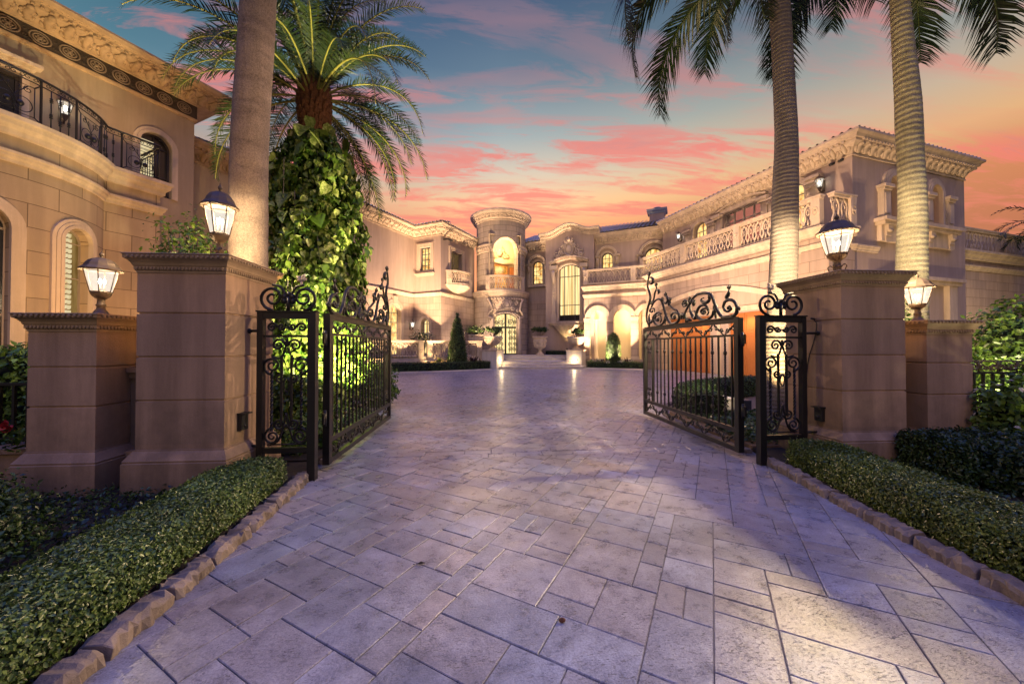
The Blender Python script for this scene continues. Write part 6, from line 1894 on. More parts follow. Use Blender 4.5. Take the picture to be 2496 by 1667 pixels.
mb.build('bowed_wall', M['house_ashlar'], GH)
mb = MB(); band(mb, LPp, 6.04, 6.45, .24); band(mb, LPp, 5.46, 5.70, .13); mb.build('balcony_edge', M['trim'], GH)
mb = MB()
c = [*LPp, LH.xy(-9.5, -1.2)]
for t3 in tessellate_polygon([[Vector((x, y, 0)) for x, y in c]]): mb.face([(*c[i], 6.44) for i in t3])
mb.build('balcony_floor', M['steps'], GH)
mb = MB()
for uc, w, z0, zs in bop:
    archivolt(mb, BO, uc, w, z0, zs, None, .22, .10, 0, 3)
mb.build('arch_surround', M['trim'], GH)
o = window(GH, Fr(BO.xy(bop[0][0], -.22), (-sin(BO.a0 + bop[0][0] / BR) , cos(BO.a0 + bop[0][0] / BR))), 0, .68, 1.0, 4.06, None, 0, M['glow_shutter'], M['frame'], 1, (2.2, 3.2, 4.06), .02, .03, name='arched_window')
wf = Fr(BO.xy(bop[0][0], -.22), (-sin(BO.a0 + bop[0][0] / BR), cos(BO.a0 + bop[0][0] / BR)))
mb = MB()
for i in range(27):
    z = 1.06 + i * .125; hw = .32 if z < 4.06 else _arch_half(0, .68, 4.06, None, min(z + .06, 4.39)) - .02
    if hw < .05: continue
    mb.hexa([wf.p(-hw, .012, z), wf.p(hw * .3, .012, z), wf.p(hw * .3, .045, z + .02), wf.p(-hw, .045, z + .02)], [wf.p(-hw, .018, z + .08), wf.p(hw * .3, .018, z + .08), wf.p(hw * .3, .05, z + .095), wf.p(-hw, .05, z + .095)])
mb.build('shutter', M['louvre_glow'], o)
df = Fr(BO.xy(bop[1][0], -.26), (-sin(BO.a0 + bop[1][0] / BR), cos(BO.a0 + bop[1][0] / BR)))
window(GH, df, 0, .95, .6, 4.05, None, 0, M['dark_glass'], M['frame'], 1, (2.2, 4.05), .05, .06, name='arched_door')

# wrought iron balcony railing following the edge
RL = thing('balcony_railing', 'black wrought iron railing along the curved balcony of the left house', 'railing', (LH.xy(-1.0)[0], LH.xy(-1.0)[1], 6.45))
rp = [LH.xy(-6.6, .05)] + [BO.xy(-ue + 2 * ue * i / 22, .05) for i in range(23)] + [LH.xy(-.98, .06)]
cum = [0]
for a, b in zip(rp[:-1], rp[1:]): cum.append(cum[-1] + math.hypot(b[0] - a[0], b[1] - a[1]))
RT = cum[-1]
def rat(s):
    s = max(0, min(RT, RT - s))
    for k in range(len(rp) - 1):
        if s <= cum[k + 1] + 1e-9 or k == len(rp) - 2:
            t = (s - cum[k]) / max(1e-9, cum[k + 1] - cum[k]); a, b = rp[k], rp[k + 1]
            return (a[0] + (b[0] - a[0]) * t, a[1] + (b[1] - a[1]) * t)
def R(s, z): q = rat(s); return (q[0], q[1], z)
zb, zt = 6.52, 7.52
def follow(s0, s1, z, r, flat=1):
    mb2.tube([R(s0 + (s1 - s0) * i / 40, z) for i in range(41)], r, 6)
mb2 = MB(); follow(0, RT, zt, .03); follow(0, RT, zt - .14, .014); follow(0, RT, zb, .016); mb2.build('rail', IR, RL)
ri = LH.xy(-.98, -1.15)
mb2 = MB()
for z, r in ((zt, .03), (zt - .14, .014), (zb, .016)): mb2.tube([(*LH.xy(-.98, .06), z), (*ri, z)], r, 6)
for i in range(8):
    q = LH.xy(-.98, .0 - i * .15); mb2.tube([(*q, zb), (*q, zt - .14)], .011, 5)
mb2.build('return_rail', IR, RL)
mb2 = MB(); s = .05
while s < RT:
    for e in (-1, 1): 
        q0 = rat(s); q1 = rat(s + .03); d = (q1[0] - q0[0], q1[1] - q0[1]); l = math.hypot(*d) or 1
        mb2.tube(spiral(R(s + .045 * e, zt - .07), .05, .012, pi / 2, 1.1 * e, 10, (d[0] / l, d[1] / l, 0)), .008, 4)
    s += .2
mb2.build('scroll_frieze', IR, RL)
s = .04; k = 0
while s < RT - .3:
    if k % 2 == 0:
        L_p = .80
        for e in (0, L_p):
            o = MB(); o.tube([R(s + e, 6.45), R(s + e, zt)], .022, 4, sm=False, phase=pi / 4); o.build('post', IR, RL)
        mb2 = MB()
        for z0, z1, i0, i1 in ((zb + .08, zt - .26, .10, L_p - .10),):
            ln = [R(s + i0, z0), R(s + i1, z0), R(s + i1, z1), R(s + i0, z1)]
            mb2.tube(ln, .013, 4, closed=True)
            for a, b in ((ln[0], R(s, zb)), (ln[1], R(s + L_p, zb)), (ln[2], R(s + L_p, zt - .14)), (ln[3], R(s, zt - .14))): mb2.tube([a, b], .013, 4)
            sc_, zc = s + L_p / 2, (z0 + z1) / 2; q0 = rat(sc_ - .05); q1 = rat(sc_ + .05); d = (q1[0] - q0[0], q1[1] - q0[1]); l = math.hypot(*d); ex = (d[0] / l, d[1] / l, 0)
            for e in (-1, 1):
                mb2.tube([R(sc_ + e * .13 + .14 * cos(t), zc - .12 + .16 * sin(t)) for t in [2 * pi * i / 16 for i in range(16)]], .009, 4, closed=True)
                mb2.blob(R(sc_ + e * .09, zc - .12), .06, .06, .07, 0, 8, 6)
                mb2.tube(bez([R(sc_ - e * .2, z1 - .02), R(sc_ - e * .02, zc + .05), R(sc_ + e * .02, zc - .1), R(sc_ - e * .02, z0 + .02)], 5), .009, 4)
                mb2.tube(spiral(R(sc_ + e * .2, z1 - .1), .08, .015, pi / 2, 1.3 * e, 12, ex), .009, 4)
                mb2.tube([R(sc_ + e * .07, zc + .12), R(sc_ + e * .08, z1 - .06)], .008, 4); mb2.tube([R(sc_ + e * .05, z1 - .1), R(sc_ + e * .11, z1 - .1)], .008, 4)
        mb2.build('scroll_panel', IR, RL)
        s += L_p
    else:
        for j in range(3):
            o = MB(); s2 = s + .17 * (j + 1)
            o.tube([R(s2, zb), R(s2, zt - .14)], .012, 5)
            for z in ((6.8, 7.16) if j != 1 else (6.72, 7.2)):
                o.lathe([(.012, -.06), (.032, -.04), (.016, -.015), (.036, 0), (.016, .015), (.032, .04), (.012, .06)], *rat(s2), segs=8, zoff=z)
            o.build('baluster', IR, RL)
        s += .68
    k += 1
# lit sconces on the upper wall
wall_lantern(GH, FH, -2.62, 8.0, s=1.15, power=230); wall_lantern(GH, FH, -5.3, 8.0, s=1.15, power=160)
# rear block of the guest house and its lower roof, seen beside the thick trunk
FK = Fr((-13.6, 16.4), F2)
kc = FK.xy(2.55)
mb = MB(); 
q0 = FK.xy(-2); mb.poly(FK, [(-2, 0), (2.55, 0), (2.55, 9.2), (-2, 9.2)], 0)
mb.face([(*kc, 0), (kc[0] + F1[0] * 5, kc[1] + F1[1] * 5, 0), (kc[0] + F1[0] * 5, kc[1] + F1[1] * 5, 9.2), (*kc, 9.2)])
rb = mb.build('rear_block', M['render'], GH)
mb = MB(); cornice(mb, [FK.xy(-2), kc, (kc[0] + F1[0] * 5, kc[1] + F1[1] * 5)], 8.7, .75, .55); mb.build('cornice', M['cap'], rb)
mb = MB(); roof_plane(mb, FK.p(-2.5, .6, 9.46), FK.p(3.1, .6, 9.46), FK.p(1, -2.6, 10.6), FK.p(-2.5, -2.6, 10.6)); mb.build('roof', M['tile'], rb)
FL = Fr((-14.0, 20.0), F2)
mb = MB(); mb.poly(FL, [(-1, 0), (6.5, 0), (6.5, 7.9), (-1, 7.9)], 0); lw = mb.build('link_block', M['render'], GH)
mb = MB(); cornice(mb, [FL.xy(-1), FL.xy(6.5)], 7.4, .6, .45, rich=0); mb.build('cornice', M['cap'], lw)
mb = MB(); roof_plane(mb, FL.p(-1, .5, 8.0), FL.p(7, .5, 8.0), FL.p(7, -3, 9.6), FL.p(-1, -3, 9.6)); mb.build('roof', M['tile'], lw)
# ================================================================= palms
def frond(name, parent, base, az, el, length, droop, leaf_len, npairs, mats, seed, sag=.5, vee=.75, roll=0.0, width=.028, petiole=.12):
    """one feather leaf: midrib and leaflets in a single mesh part"""
    g = random.Random(seed); mb = MB()
    n = 22; p = Vector(base); e = el; pts = [p.copy()]; dirs = []
    a = az
    for i in range(n):
        t = i / n
        d = Vector((cos(a) * cos(e), sin(a) * cos(e), sin(e))); dirs.append(d)
        p = p + d * (length / n); pts.append(p.copy())
        e -= droop / n * (.35 + 1.5 * t) * max(.15, cos(e) * .8 + .35); a += roll / n
    dirs.append(dirs[-1])
    mb.tube(pts, [.030 * (1 - .9 * i / n) * (length / 3.6) + .003 for i in range(n + 1)], 5, 0)
    V = []; F = []
    for k in range(npairs):
        t = petiole + (1 - petiole) * (k + g.random() * .5) / npairs; f = t * n; i = min(n - 1, int(f)); q = pts[i].lerp(pts[i + 1], f - i); d = dirs[i]
        up = Vector((0, 0, 1)); side = d.cross(up)
        side = side.normalized() if side.length > .05 else Vector((-sin(az), cos(az), 0))
        nrm = side.cross(d).normalized()
        l = leaf_len * (sin(pi * min(1, (t - petiole) / (1 - petiole) * .86 + .10)) ** .55) * g.uniform(.82, 1.1)
        for sg in (-1, 1):
            fw = g.uniform(.45, .75) + .35 * t
            dd = (side * sg + d * fw + nrm * g.uniform(-.1, vee)).normalized()
            b0 = q; m1 = q + dd * l * .5 - Vector((0, 0, sag * l * .12)); tip = q + dd * l * .93 - Vector((0, 0, sag * l * .5))
            w = width * (.7 + .5 * sin(pi * t)); wv = d * w
            b = len(V); V += [b0 - wv * .5, b0 + wv * .5, m1 + wv * .6, m1 - wv * .6, tip]
            F += [(b, b + 1, b + 2, b + 3), (b + 3, b + 2, b + 4)]
    mb.add(V, F, 1, True)
    o = mb.build(name, mats, parent)
    at = o.data.attributes.new('tone', 'FLOAT', 'POINT'); v0 = g.uniform(.1, .9)
    at.data.foreach_set('value', np.clip(v0 + nrg.normal(0, .15, len(o.data.vertices)), 0, 1).astype(np.float32))
    return o


def trunk_mesh(pts, rad, segs=28, ring=.0, ringn=0, flute=0.0, seed=0):
    mb = MB(); P = bez(pts, 10); n = len(P)
    zs = [p[2] for p in pts]
    g = np.random.default_rng(seed)
    vs = []; N = 90
    P = np.array(P); ts = np.linspace(0, len(P) - 1, N)
    for i, t in enumerate(ts):
        k = min(len(P) - 2, int(t)); q = P[k] + (P[k + 1] - P[k]) * (t - k)
        r = np.interp(q[2], zs, rad)
        rr = r * (1 + ring * ((i % 2) - .5))
        for s in range(segs):
            a = 2 * pi * s / segs
            wob = 1 + .012 * sin(3 * a + q[2] * 2.1) + g.normal(0, .004)
            vs.append((q[0] + rr * wob * cos(a), q[1] + rr * wob * sin(a), q[2]))
    fs = [(i * segs + s, i * segs + (s + 1) % segs, (i + 1) * segs + (s + 1) % segs, (i + 1) * segs + s) for i in range(N - 1) for s in range(segs)]
    mb.add(vs, fs, 0, True)
    return mb


def royal(label, pts, rad, mat, fronds, seed):
    T = thing('royal_palm', label, 'palm tree', (pts[0][0], pts[0][1], 0), 'palms with smooth grey trunks')
    trunk_mesh(pts, rad, ring=.012, seed=seed).build('trunk', mat, T)
    top = pts[-1]
    mb = MB(); mb.lathe([(rad[-1] * .98, -.02), (rad[-1] * 1.06, .2), (rad[-1] * .8, .55), (rad[-1] * .45, .9), (.03, 1.1)], top[0], top[1], 16, zoff=top[2]); mb.build('crownshaft', M['rachis_dark'], T)
    for i, (az, el, l, dr, rl) in enumerate(fronds):
        frond('frond', T, (top[0], top[1], top[2] + .85), radians(az), radians(el), l, dr, .80, 120, [M['rachis_dark'], M['frond_royal']], seed * 100 + i, sag=.8, vee=.45, roll=rl, width=.034)

royal('thick grey palm trunk behind the left tall pillar', [(-3.46, 5.6, .05), (-3.44, 5.6, 1.6), (-3.44, 5.6, 2.7), (-3.44, 5.6, 3.9), (-3.42, 5.6, 4.8), (-3.36, 5.6, 6.0), (-3.32, 5.6, 7.0), (-3.28, 5.6, 9.0)],
      [0.313, 0.261, 0.242, 0.237, 0.233, 0.228, 0.217, 0.191], M['trunk_grey'], [(az, 40, 3.6, 2.0, 0) for az in range(20, 380, 45)], 3)
royal('slim dark palm with drooping fronds behind the right tall pillar', [(5.40, 6.5, .05), (5.47, 6.5, 1.6), (5.555, 6.5, 3.05), (5.60, 6.5, 4.5), (5.63, 6.5, 5.5), (5.578, 6.5, 6.9), (5.51, 6.5, 8.1), (5.50, 6.5, 8.3)],
      [0.281, 0.242, 0.222, 0.207, 0.183, 0.168, 0.168, 0.156], M['trunk_mid'],
      [(176, 28, 4.7, 3.0, .1), (150, 30, 4.3, 3.1, 0), (205, 38, 4.6, 3.0, 0), (118, 20, 4.1, 2.7, 0), (232, 20, 3.7, 2.6, 0), (84, 45, 3.8, 2.4, 0), (48, 35, 3.9, 2.4, 0), (15, 45, 3.8, 2.2, 0), (330, 62, 3.8, 1.8, 0), (290, 62, 3.6, 1.6, 0)], 5)
royal('pale ringed palm with bulging trunk behind the right short pillar', [(8.02, 6.5, .05), (8.10, 6.5, 1.5), (8.155, 6.5, 3.1), (8.19, 6.5, 4.2), (8.16, 6.5, 5.05), (8.14, 6.5, 5.8), (8.12, 6.5, 6.4), (8.03, 6.5, 7.5), (7.97, 6.5, 8.3), (7.96, 6.5, 8.5)],
      [0.277, 0.244, 0.221, 0.205, 0.188, 0.195, 0.185, 0.155, 0.139, 0.132], M['trunk_pale'],
      [(178, 32, 4.3, 3.0, 0), (150, 42, 4.2, 2.8, 0), (215, 25, 3.6, 2.6, 0), (5, 22, 4.0, 2.9, 0), (32, 35, 3.9, 2.7, 0), (345, 40, 3.9, 2.6, 0), (95, 40, 3.8, 2.3, 0), (65, 55, 3.6, 2.0, 0), (310, 60, 3.6, 1.7, 0), (262, 62, 3.6, 1.6, 0)], 6)

# the feathery date palm wrapped in a climbing vine
DX, DY = -4.22, 9.35
T = thing('date_palm', 'feathery date palm with full arching crown, its trunk wrapped in climbing vine', 'palm tree', (DX, DY, 0))
trunk_mesh([(DX, DY, .05), (DX, DY, 2), (DX, DY, 4), (DX, DY, 6.4), (DX, DY, 7.0)], [.42, .38, .34, .28, .27], seed=9).build('trunk', M['boots'], T)
mb = MB(); g = random.Random(4)
for r in range(13):
    z = 6.75 + r * .10; rr = .24 + .08 * sin(pi * r / 13)
    for k in range(12):
        a = 2 * pi * (k + .5 * (r % 2)) / 12 + g.uniform(-.08, .08)
        c = (DX + rr * cos(a), DY + rr * sin(a), z)
        mb.tube([(DX + (rr - .1) * cos(a), DY + (rr - .1) * sin(a), z - .10), c, (DX + (rr + .07) * cos(a), DY + (rr + .07) * sin(a), z + .12)], [.09, .085, .03], 5, sm=False)
mb.build('leaf_boots', M['boots'], T)
for i in range(64):
    u = (i + .5) / 64; az = i * 2.39996 + g.uniform(-.3, .3)
    el = radians(84 - 118 * u ** 1.15) + g.uniform(-.08, .08)
    if el < .3 and sin(az) < -.35: el = .3 + .5 * g.random()
    frond('frond', T, (DX + .18 * cos(az), DY + .18 * sin(az), 7.95 - .45 * u), az, el, g.uniform(2.9, 3.75) * (1 - .12 * u), 1.3 + .75 * g.random(), .42, 88, [M['rachis'], M['frond']], 700 + i, sag=.25, vee=.55, width=.019)

VN = thing('climbing_vine', 'lush variegated climbing vine covering the trunk of the date palm', 'vine', (DX, DY, .1))
def vine_pts(N, z0, z1, r0, r1):
    z = z0 + (z1 - z0) * nrg.random(N); a = nrg.random(N) * 2 * pi
    prof = np.interp(z, [0, 1, 2.4, 3.6, 4.8, 5.8, 6.6, 7.0], [1.02, 1.02, .97, .92, .87, .82, .56, .36])
    lump = 1 + .13 * np.sin(a * 3 + z * 1.7) + .09 * np.sin(a * 7 - z * 3.1)
    r = prof * lump * (r0 + (r1 - r0) * nrg.random(N) ** .7)
    return np.c_[DX + .08 + r * np.cos(a), DY + r * np.sin(a), z], np.c_[np.cos(a), np.sin(a), np.full(N, .25)], z
mb = MB(); mb.lathe([(.74, .1), (.74, 1), (.68, 2.4), (.62, 3.6), (.56, 5), (.48, 6), (.26, 6.8)], DX + .05, DY, 16); mb.build('stems', M['core'], VN)  # solid dark body, shade behind the vine leaves put into its colour
p, n_, z = vine_pts(13000, .1, 6.5, .76, 1.07); leaf_object('foliage', p, n_, nrg.uniform(.06, .15, len(p)), M['vine_dark'], VN, tmpl='heart', spread=.95, flat_dir=(0, 0, -1.0), seedv=1)
p, n_, z = vine_pts(4200, .3, 6.0, .92, 1.14); leaf_object('foliage', p, n_, nrg.uniform(.07, .19, len(p)), M['vine'], VN, tmpl='heart', spread=.9, flat_dir=(0, 0, -1.0), seedv=2)
p, n_, z = vine_pts(90, 4.4, 6.9, .95, 1.15); leaf_object('foliage', p, n_, nrg.uniform(.24, .46, len(p)), M['vine'], VN, tmpl='heart', spread=.8, flat_dir=(0, 0, -1.2), seedv=3)
mb = MB(); g = random.Random(8)
for k in range(12):
    a = g.uniform(-pi, 0); z0 = g.uniform(3, 6.0); r = .90
    mb.tube(bez([(DX + r * cos(a), DY + r * sin(a), z0), (DX + (r + .06) * cos(a + .05), DY + (r + .06) * sin(a + .05), z0 - .8), (DX + r * cos(a - .06), DY + r * sin(a - .06), z0 - g.uniform(1.4, 2.6))], 5), .012, 4)
mb.build('hanging_root', M['trunk_mid'], VN)

# a palm far off at the right edge
T = thing('distant_palm', 'distant palm with dark crown at the right edge above the low wing', 'palm tree', (27.8, 18.0, 0))
trunk_mesh([(29.4, 17.0, 0), (29.4, 17.0, 4), (29.4, 17.0, 8.0)], [.2, .17, .15], 12).build('trunk', M['trunk_mid'], T)
for i in range(18):
    frond('frond', T, (29.4, 17.0, 8.0), i * 2.4, radians(60 - i * 5), 2.5, 1.6, .5, 34, [M['rachis_dark'], M['frond_royal']], 900 + i, sag=.5, width=.04)

# ================================================================= hedges and shrubs near the camera
hedge('dense low clipped hedge along the kerb left of the driveway, in the foreground', [(-2.22, .35), (-2.27, 2.0), (-2.33, 2.8), (-2.44, 4.12)], .26, .05, .315, 15000, .026, M['box_shaded'], jit=.016, up=.15)
hedge('dense low clipped hedge along the kerb right of the driveway, in the foreground', [(3.55, .5), (3.60, 2.0), (3.74, 2.8), (4.06, 4.32)], .27, .05, .345, 15000, .026, M['box'], jit=.016, up=.15)
def shrub(label, c, r, N, size, mat, name='shrub', cat='shrub', inner=.55, flowers=0, fm='flower', zmin=.05, stems=True, tmpl='leaf', core=True, group=None):
    T = thing(name, label, cat, (c[0], c[1], max(0, c[2] - r[2])), group)
    if stems:
        mb = MB(); g = random.Random(int(abs(c[0] * 31 + c[1] * 17)))
        for k in range(9):
            a = g.uniform(0, 2 * pi); q = g.uniform(.2, .7)
            mb.tube([(c[0] + .05 * cos(a), c[1] + .05 * sin(a), .02), (c[0] + q * .5 * r[0] * cos(a), c[1] + q * .5 * r[1] * sin(a), c[2] * .6), (c[0] + q * r[0] * cos(a), c[1] + q * r[1] * sin(a), c[2] + r[2] * .4)], [.025, .018, .008], 5)
        mb.build('branch', M['trunk_grey'], T)
    if core:
        mb = MB(); mb.blob(c, r[0] * .6, r[1] * .6, r[2] * .6, 0, 10, 7); mb.build('shade_core', M['core'], T)
    p, n_ = on_blob(c, r, N, zmin, inner); leaf_object('foliage', p, n_, nrg.uniform(size * .6, size * 1.3, len(p)), M[mat], T, up=.3, spread=1.2, tmpl=tmpl, seedv=N)
    if flowers:
        p, n_ = on_blob(c, [q * 1.04 for q in r], flowers, zmin, .9); leaf_object('blossom', p, n_, nrg.uniform(.03, .055, len(p)), M[fm], T, tmpl='heart', up=.6, seedv=3)
    return T
shrub('dark rounded shrub in the left foreground before the short left pillar', (-3.95, 2.75, .22), (.75, .62, .40), 9000, .04, 'shrub_dark', stems=False)
shrub('dark rounded shrub at the left edge of the foreground', (-4.9, 3.1, .22), (.8, .6, .42), 8000, .04, 'shrub_dark', stems=False)
hedge('dark clipped hedge at the foot of the short right pillar', [(4.95, 3.82), (6.2, 3.72), (7.6, 3.6)], .3, .05, .50, 7000, .04, M['shrub_dark'], jit=.03)
shrub('tall leafy shrub with white blossom right of the short right pillar, before the iron fence', (6.50, 4.05, .52), (.55, .38, .66), 3600, .085, 'shrub', flowers=90, inner=.3)
shrub('dark leafy shrub at the right edge of the foreground', (5.6, 3.30, .25), (.55, .40, .36), 5500, .05, 'shrub_dark', stems=False)
shrub('bright green shrub behind the iron fence at the right edge', (9.6, 6.0, 1.40), (.95, .6, 1.02), 4200, .10, 'shrub', inner=.4)
shrub('low bright shrub behind the iron fence right of the short right pillar', (8.1, 6.0, .85), (.95, .5, .66), 3400, .09, 'shrub', inner=.4)
shrub('leafy shrub between the short right pillar and the pale ringed palm', (6.95, 5.75, 1.35), (.40, .35, .95), 1300, .085, 'vine_dark', inner=.3, core=False)
shrub('slender small leaved tree behind the lantern of the left tall pillar', (-4.75, 6.4, 3.0), (.72, .55, .78), 1500, .075, 'shrub', name='small_tree', cat='tree', inner=.1, core=False)
shrub('bushy shrub behind the left side panel', (-3.0, 6.25, .5), (.55, .5, .55), 3200, .09, 'vine_dark', inner=.5)
shrub('bushy shrub behind the left gate leaf', (-2.75, 9.6, .5), (.5, .55, .6), 2600, .10, 'vine_dark', inner=.5)
shrub('leafy groundcover clump below the left side panel', (-2.75, 5.55, .2), (.55, .5, .32), 3000, .07, 'vine_dark', stems=False)
hedge('leafy hedge behind the black iron fence at the left edge', [(-8.5, 5.3), (-6.5, 5.3), (-4.9, 5.3)], .35, .3, 1.42, 900, .09, M['shrub'], jit=.06)
T = thing('flowering_plant', 'small plant with red bloom beside the iron fence at the left edge', 'flower', (-5.1, 4.35, .36))
p, n_ = on_blob((-5.1, 4.35, .55), (.16, .1, .2), 70, inner=.1); leaf_object('foliage', p, n_, nrg.uniform(.05, .09, len(p)), M['shrub'], T)
p, n_ = on_blob((-5.06, 4.28, .66), (.05, .04, .05), 14, inner=.1); leaf_object('blossom', p, n_, nrg.uniform(.04, .07, len(p)), M['flower_red'], T, tmpl='heart')
# ground cover nobody could count
N = 16000; x = nrg.uniform(-7, -2.65, N); y = nrg.uniform(.3, 3.95, N)
o = leaf_object('ground_cover', np.c_[x, y, .05 + nrg.uniform(0, .10, N)], np.tile([0, 0, 1.], (N, 1)), nrg.uniform(.03, .055, N), M['shrub_dark'], None, (-4.5, 2, .05), spread=1.2); tag(o, 'dark green leafy ground cover between the left hedge and the left pillars', 'ground cover', kind='stuff')
N = 12000; x = nrg.uniform(4.4, 8.5, N); y = nrg.uniform(.3, 4.2, N)
o = leaf_object('ground_cover', np.c_[x, y, .05 + nrg.uniform(0, .10, N)], np.tile([0, 0, 1.], (N, 1)), nrg.uniform(.03, .055, N), M['shrub_dark'], None, (6, 2, .05), spread=1.2); tag(o, 'dark green leafy ground cover between the right hedge and the right pillars', 'ground cover', kind='stuff')
N = 9000; x = nrg.uniform(-7.5, -2.3, N); y = nrg.uniform(5.0, 12.0, N); m = (y < 8) | (x < -2.3 - (y - 7.6) * 1.0)
x, y = x[m], y[m]; N = len(x)
o = leaf_object('ground_cover', np.c_[x, y, .07 + nrg.uniform(0, .18, N)], np.tile([0, 0, 1.], (N, 1)), nrg.uniform(.06, .12, N), M['vine_dark'], None, (-4.5, 8, .05), spread=1.2); tag(o, 'leafy ground cover around the vine covered palm', 'ground cover', kind='stuff')
N = 5200; x = nrg.uniform(3.9, 5.6, N); y = nrg.uniform(5.15, 7.3, N); m = x > 4.0 + (y - 6.5) * .25; x, y = x[m], y[m]; N = len(x)
o = leaf_object('ground_cover', np.c_[x, y, .08 + nrg.uniform(0, .14, N)], np.tile([0, 0, 1.], (N, 1)), nrg.uniform(.05, .09, N), M['box_shaded'], None, (4.6, 6, .05), spread=1.2); tag(o, 'low green ground cover at the near end of the planted island', 'ground cover', kind='stuff')
# fallen leaves on the paving
for i, (x, y, lab) in enumerate([(-.45, 2.62, 'small dry leaf lying on the paving left of the middle'), (.42, 2.02, 'brown seed pod lying on the paving in the middle foreground')]):
    mb = MB()
    if i: mb.blob((x, y, .014), .020, .013, .012, 0, 8, 5)
    else: mb.face([(x - .03, y, .004), (x, y - .012, .012), (x + .035, y + .01, .006), (x, y + .016, .016)]); mb.tube([(x - .03, y, .005), (x - .05, y - .01, .01)], .002, 4)
    tag(mb.build('seed_pod' if i else 'fallen_leaf', M['boots'] if i else M['soil'], loc=(x, y, 0)), lab, 'leaf' if not i else 'seed pod')

# ================================================================= iron fences on low walls
def fence(label, x0, x1, yy, wall_h, top, fancy, group=None):
    T = thing('iron_fence', label, 'fence', ((x0 + x1) / 2, yy, 0))
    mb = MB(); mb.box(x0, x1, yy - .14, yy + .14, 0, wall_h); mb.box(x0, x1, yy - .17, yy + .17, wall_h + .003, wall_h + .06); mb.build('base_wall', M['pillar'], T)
    mb = MB(); mb.box(x0, x1, yy - .02, yy + .02, top - .03, top); mb.box(x0, x1, yy - .02, yy + .02, wall_h + .12, wall_h + .15); mb.build('rail', IR, T)
    n = int((x1 - x0) / .145)
    for i in range(n):
        x = x0 + (i + .5) * (x1 - x0) / n
        o = MB(); o.box(x - .014, x + .014, yy - .014, yy + .014, wall_h + .06, top - .031); o.build('bar', IR, T)
    if fancy:
        mb = MB()
        for i in range(int((x1 - x0) / .30)):
            x = x0 + .15 + i * .30
            for e in (-1, 1):
                mb.tube(spiral((x + e * .06, yy, top + .075), .065, .012, pi / 2, 1.4 * e, 14), .011, 5)
                mb.tube(spiral((x + e * .115, yy, top + .05), .035, .01, 0, 1.2 * e, 10), .009, 5)
            mb.tube([(x, yy, top), (x, yy, top + .15)], .01, 5)
        mb.tube([(x0, yy, top + .15), (x1, yy, top + .15)], .010, 5)
        mb.build('scroll_band', M['bronze'], T)
        for x in (x0 + .38, x1 - .6):
            mb = MB(); mb.box(x - .03, x + .03, yy - .03, yy + .03, wall_h + .06, top + .17); mb.blob((x, yy, top + .215), .05, .05, .05, 0, 8, 6); mb.build('post', IR, T)
fence('plain black iron fence on a low wall at the left edge', -9.0, -4.56, 4.62, .33, 1.10, False)
fence('black iron fence with bronze scroll band right of the short right pillar', 6.17, 9.6, 4.72, .33, 1.16, True)
# ================================================================= garden uplights: unseen bare lights, some added only to brighten
uplight_spot('garden uplight between the left tall pillar and the grey palm trunk', -3.30, 5.05, .07, -3.42, 5.5, 3.0, 3000, 60, (1, .56, .17))
uplight_spot('garden uplight in front of the vine covered palm', -3.3, 7.55, .15, DX, DY, 4.2, 3400, 95, (1, .86, .45))
uplight_spot('second garden uplight in front of the vine, nearer the left gate leaf', -2.72, 8.5, .15, DX + .3, DY, 4.6, 3200, 95, (1, .86, .45))
uplight_spot('garden uplight at the foot of the slim dark palm', 4.85, 5.85, .1, 5.58, 6.5, 3.2, 1700, 62, (1, .66, .26))
uplight_spot('garden uplight at the foot of the pale ringed palm', 7.35, 5.55, .1, 8.15, 6.5, 4.2, 2300, 70, (1, .86, .52))
uplight_spot('garden uplight behind the short left pillar shining on the guest house', -5.6, 6.3, .15, -9.3, 10.6, 4.5, 820, 100, (1, .54, .20))
uplight_spot('second garden uplight shining on the guest house corner', -6.4, 8.6, .15, -9.6, 11.8, 5.5, 640, 100, (1, .54, .20))
uplight_spot('unseen uplight by the island shining on the end wall of the mansion', 16.5, 11.6, .15, 19.0, 15.3, 4.0, 840, 95, (1, .70, .36))
uplight_spot('unseen uplight at the foot of the low wing on the far right', 24.2, 14.6, .15, 25.6, 17.8, 3.2, 900, 80, (1, .72, .36))
uplight_spot('garden uplight on the left terrace below the arched door', -5.7, 25.4, .92, -6.3, 26.6, 5.0, 420, 110, (1, .70, .46))
uplight_spot('garden uplight on the left terrace behind the cone topiary', -2.2, 26.2, .92, -2.5, 27.6, 5.0, 420, 110, (1, .70, .46))
uplight_spot('garden uplight left of the steps shining on the entrance tower', -.1, 26.6, .95, 1.0, 28.4, 5.0, 1725, 95, (1, .70, .46))
uplight_spot('garden uplight in the bed before the arcade', 8.1, 24.6, .3, 8.6, 26.4, 6.0, 2496, 110, (1, .70, .46))

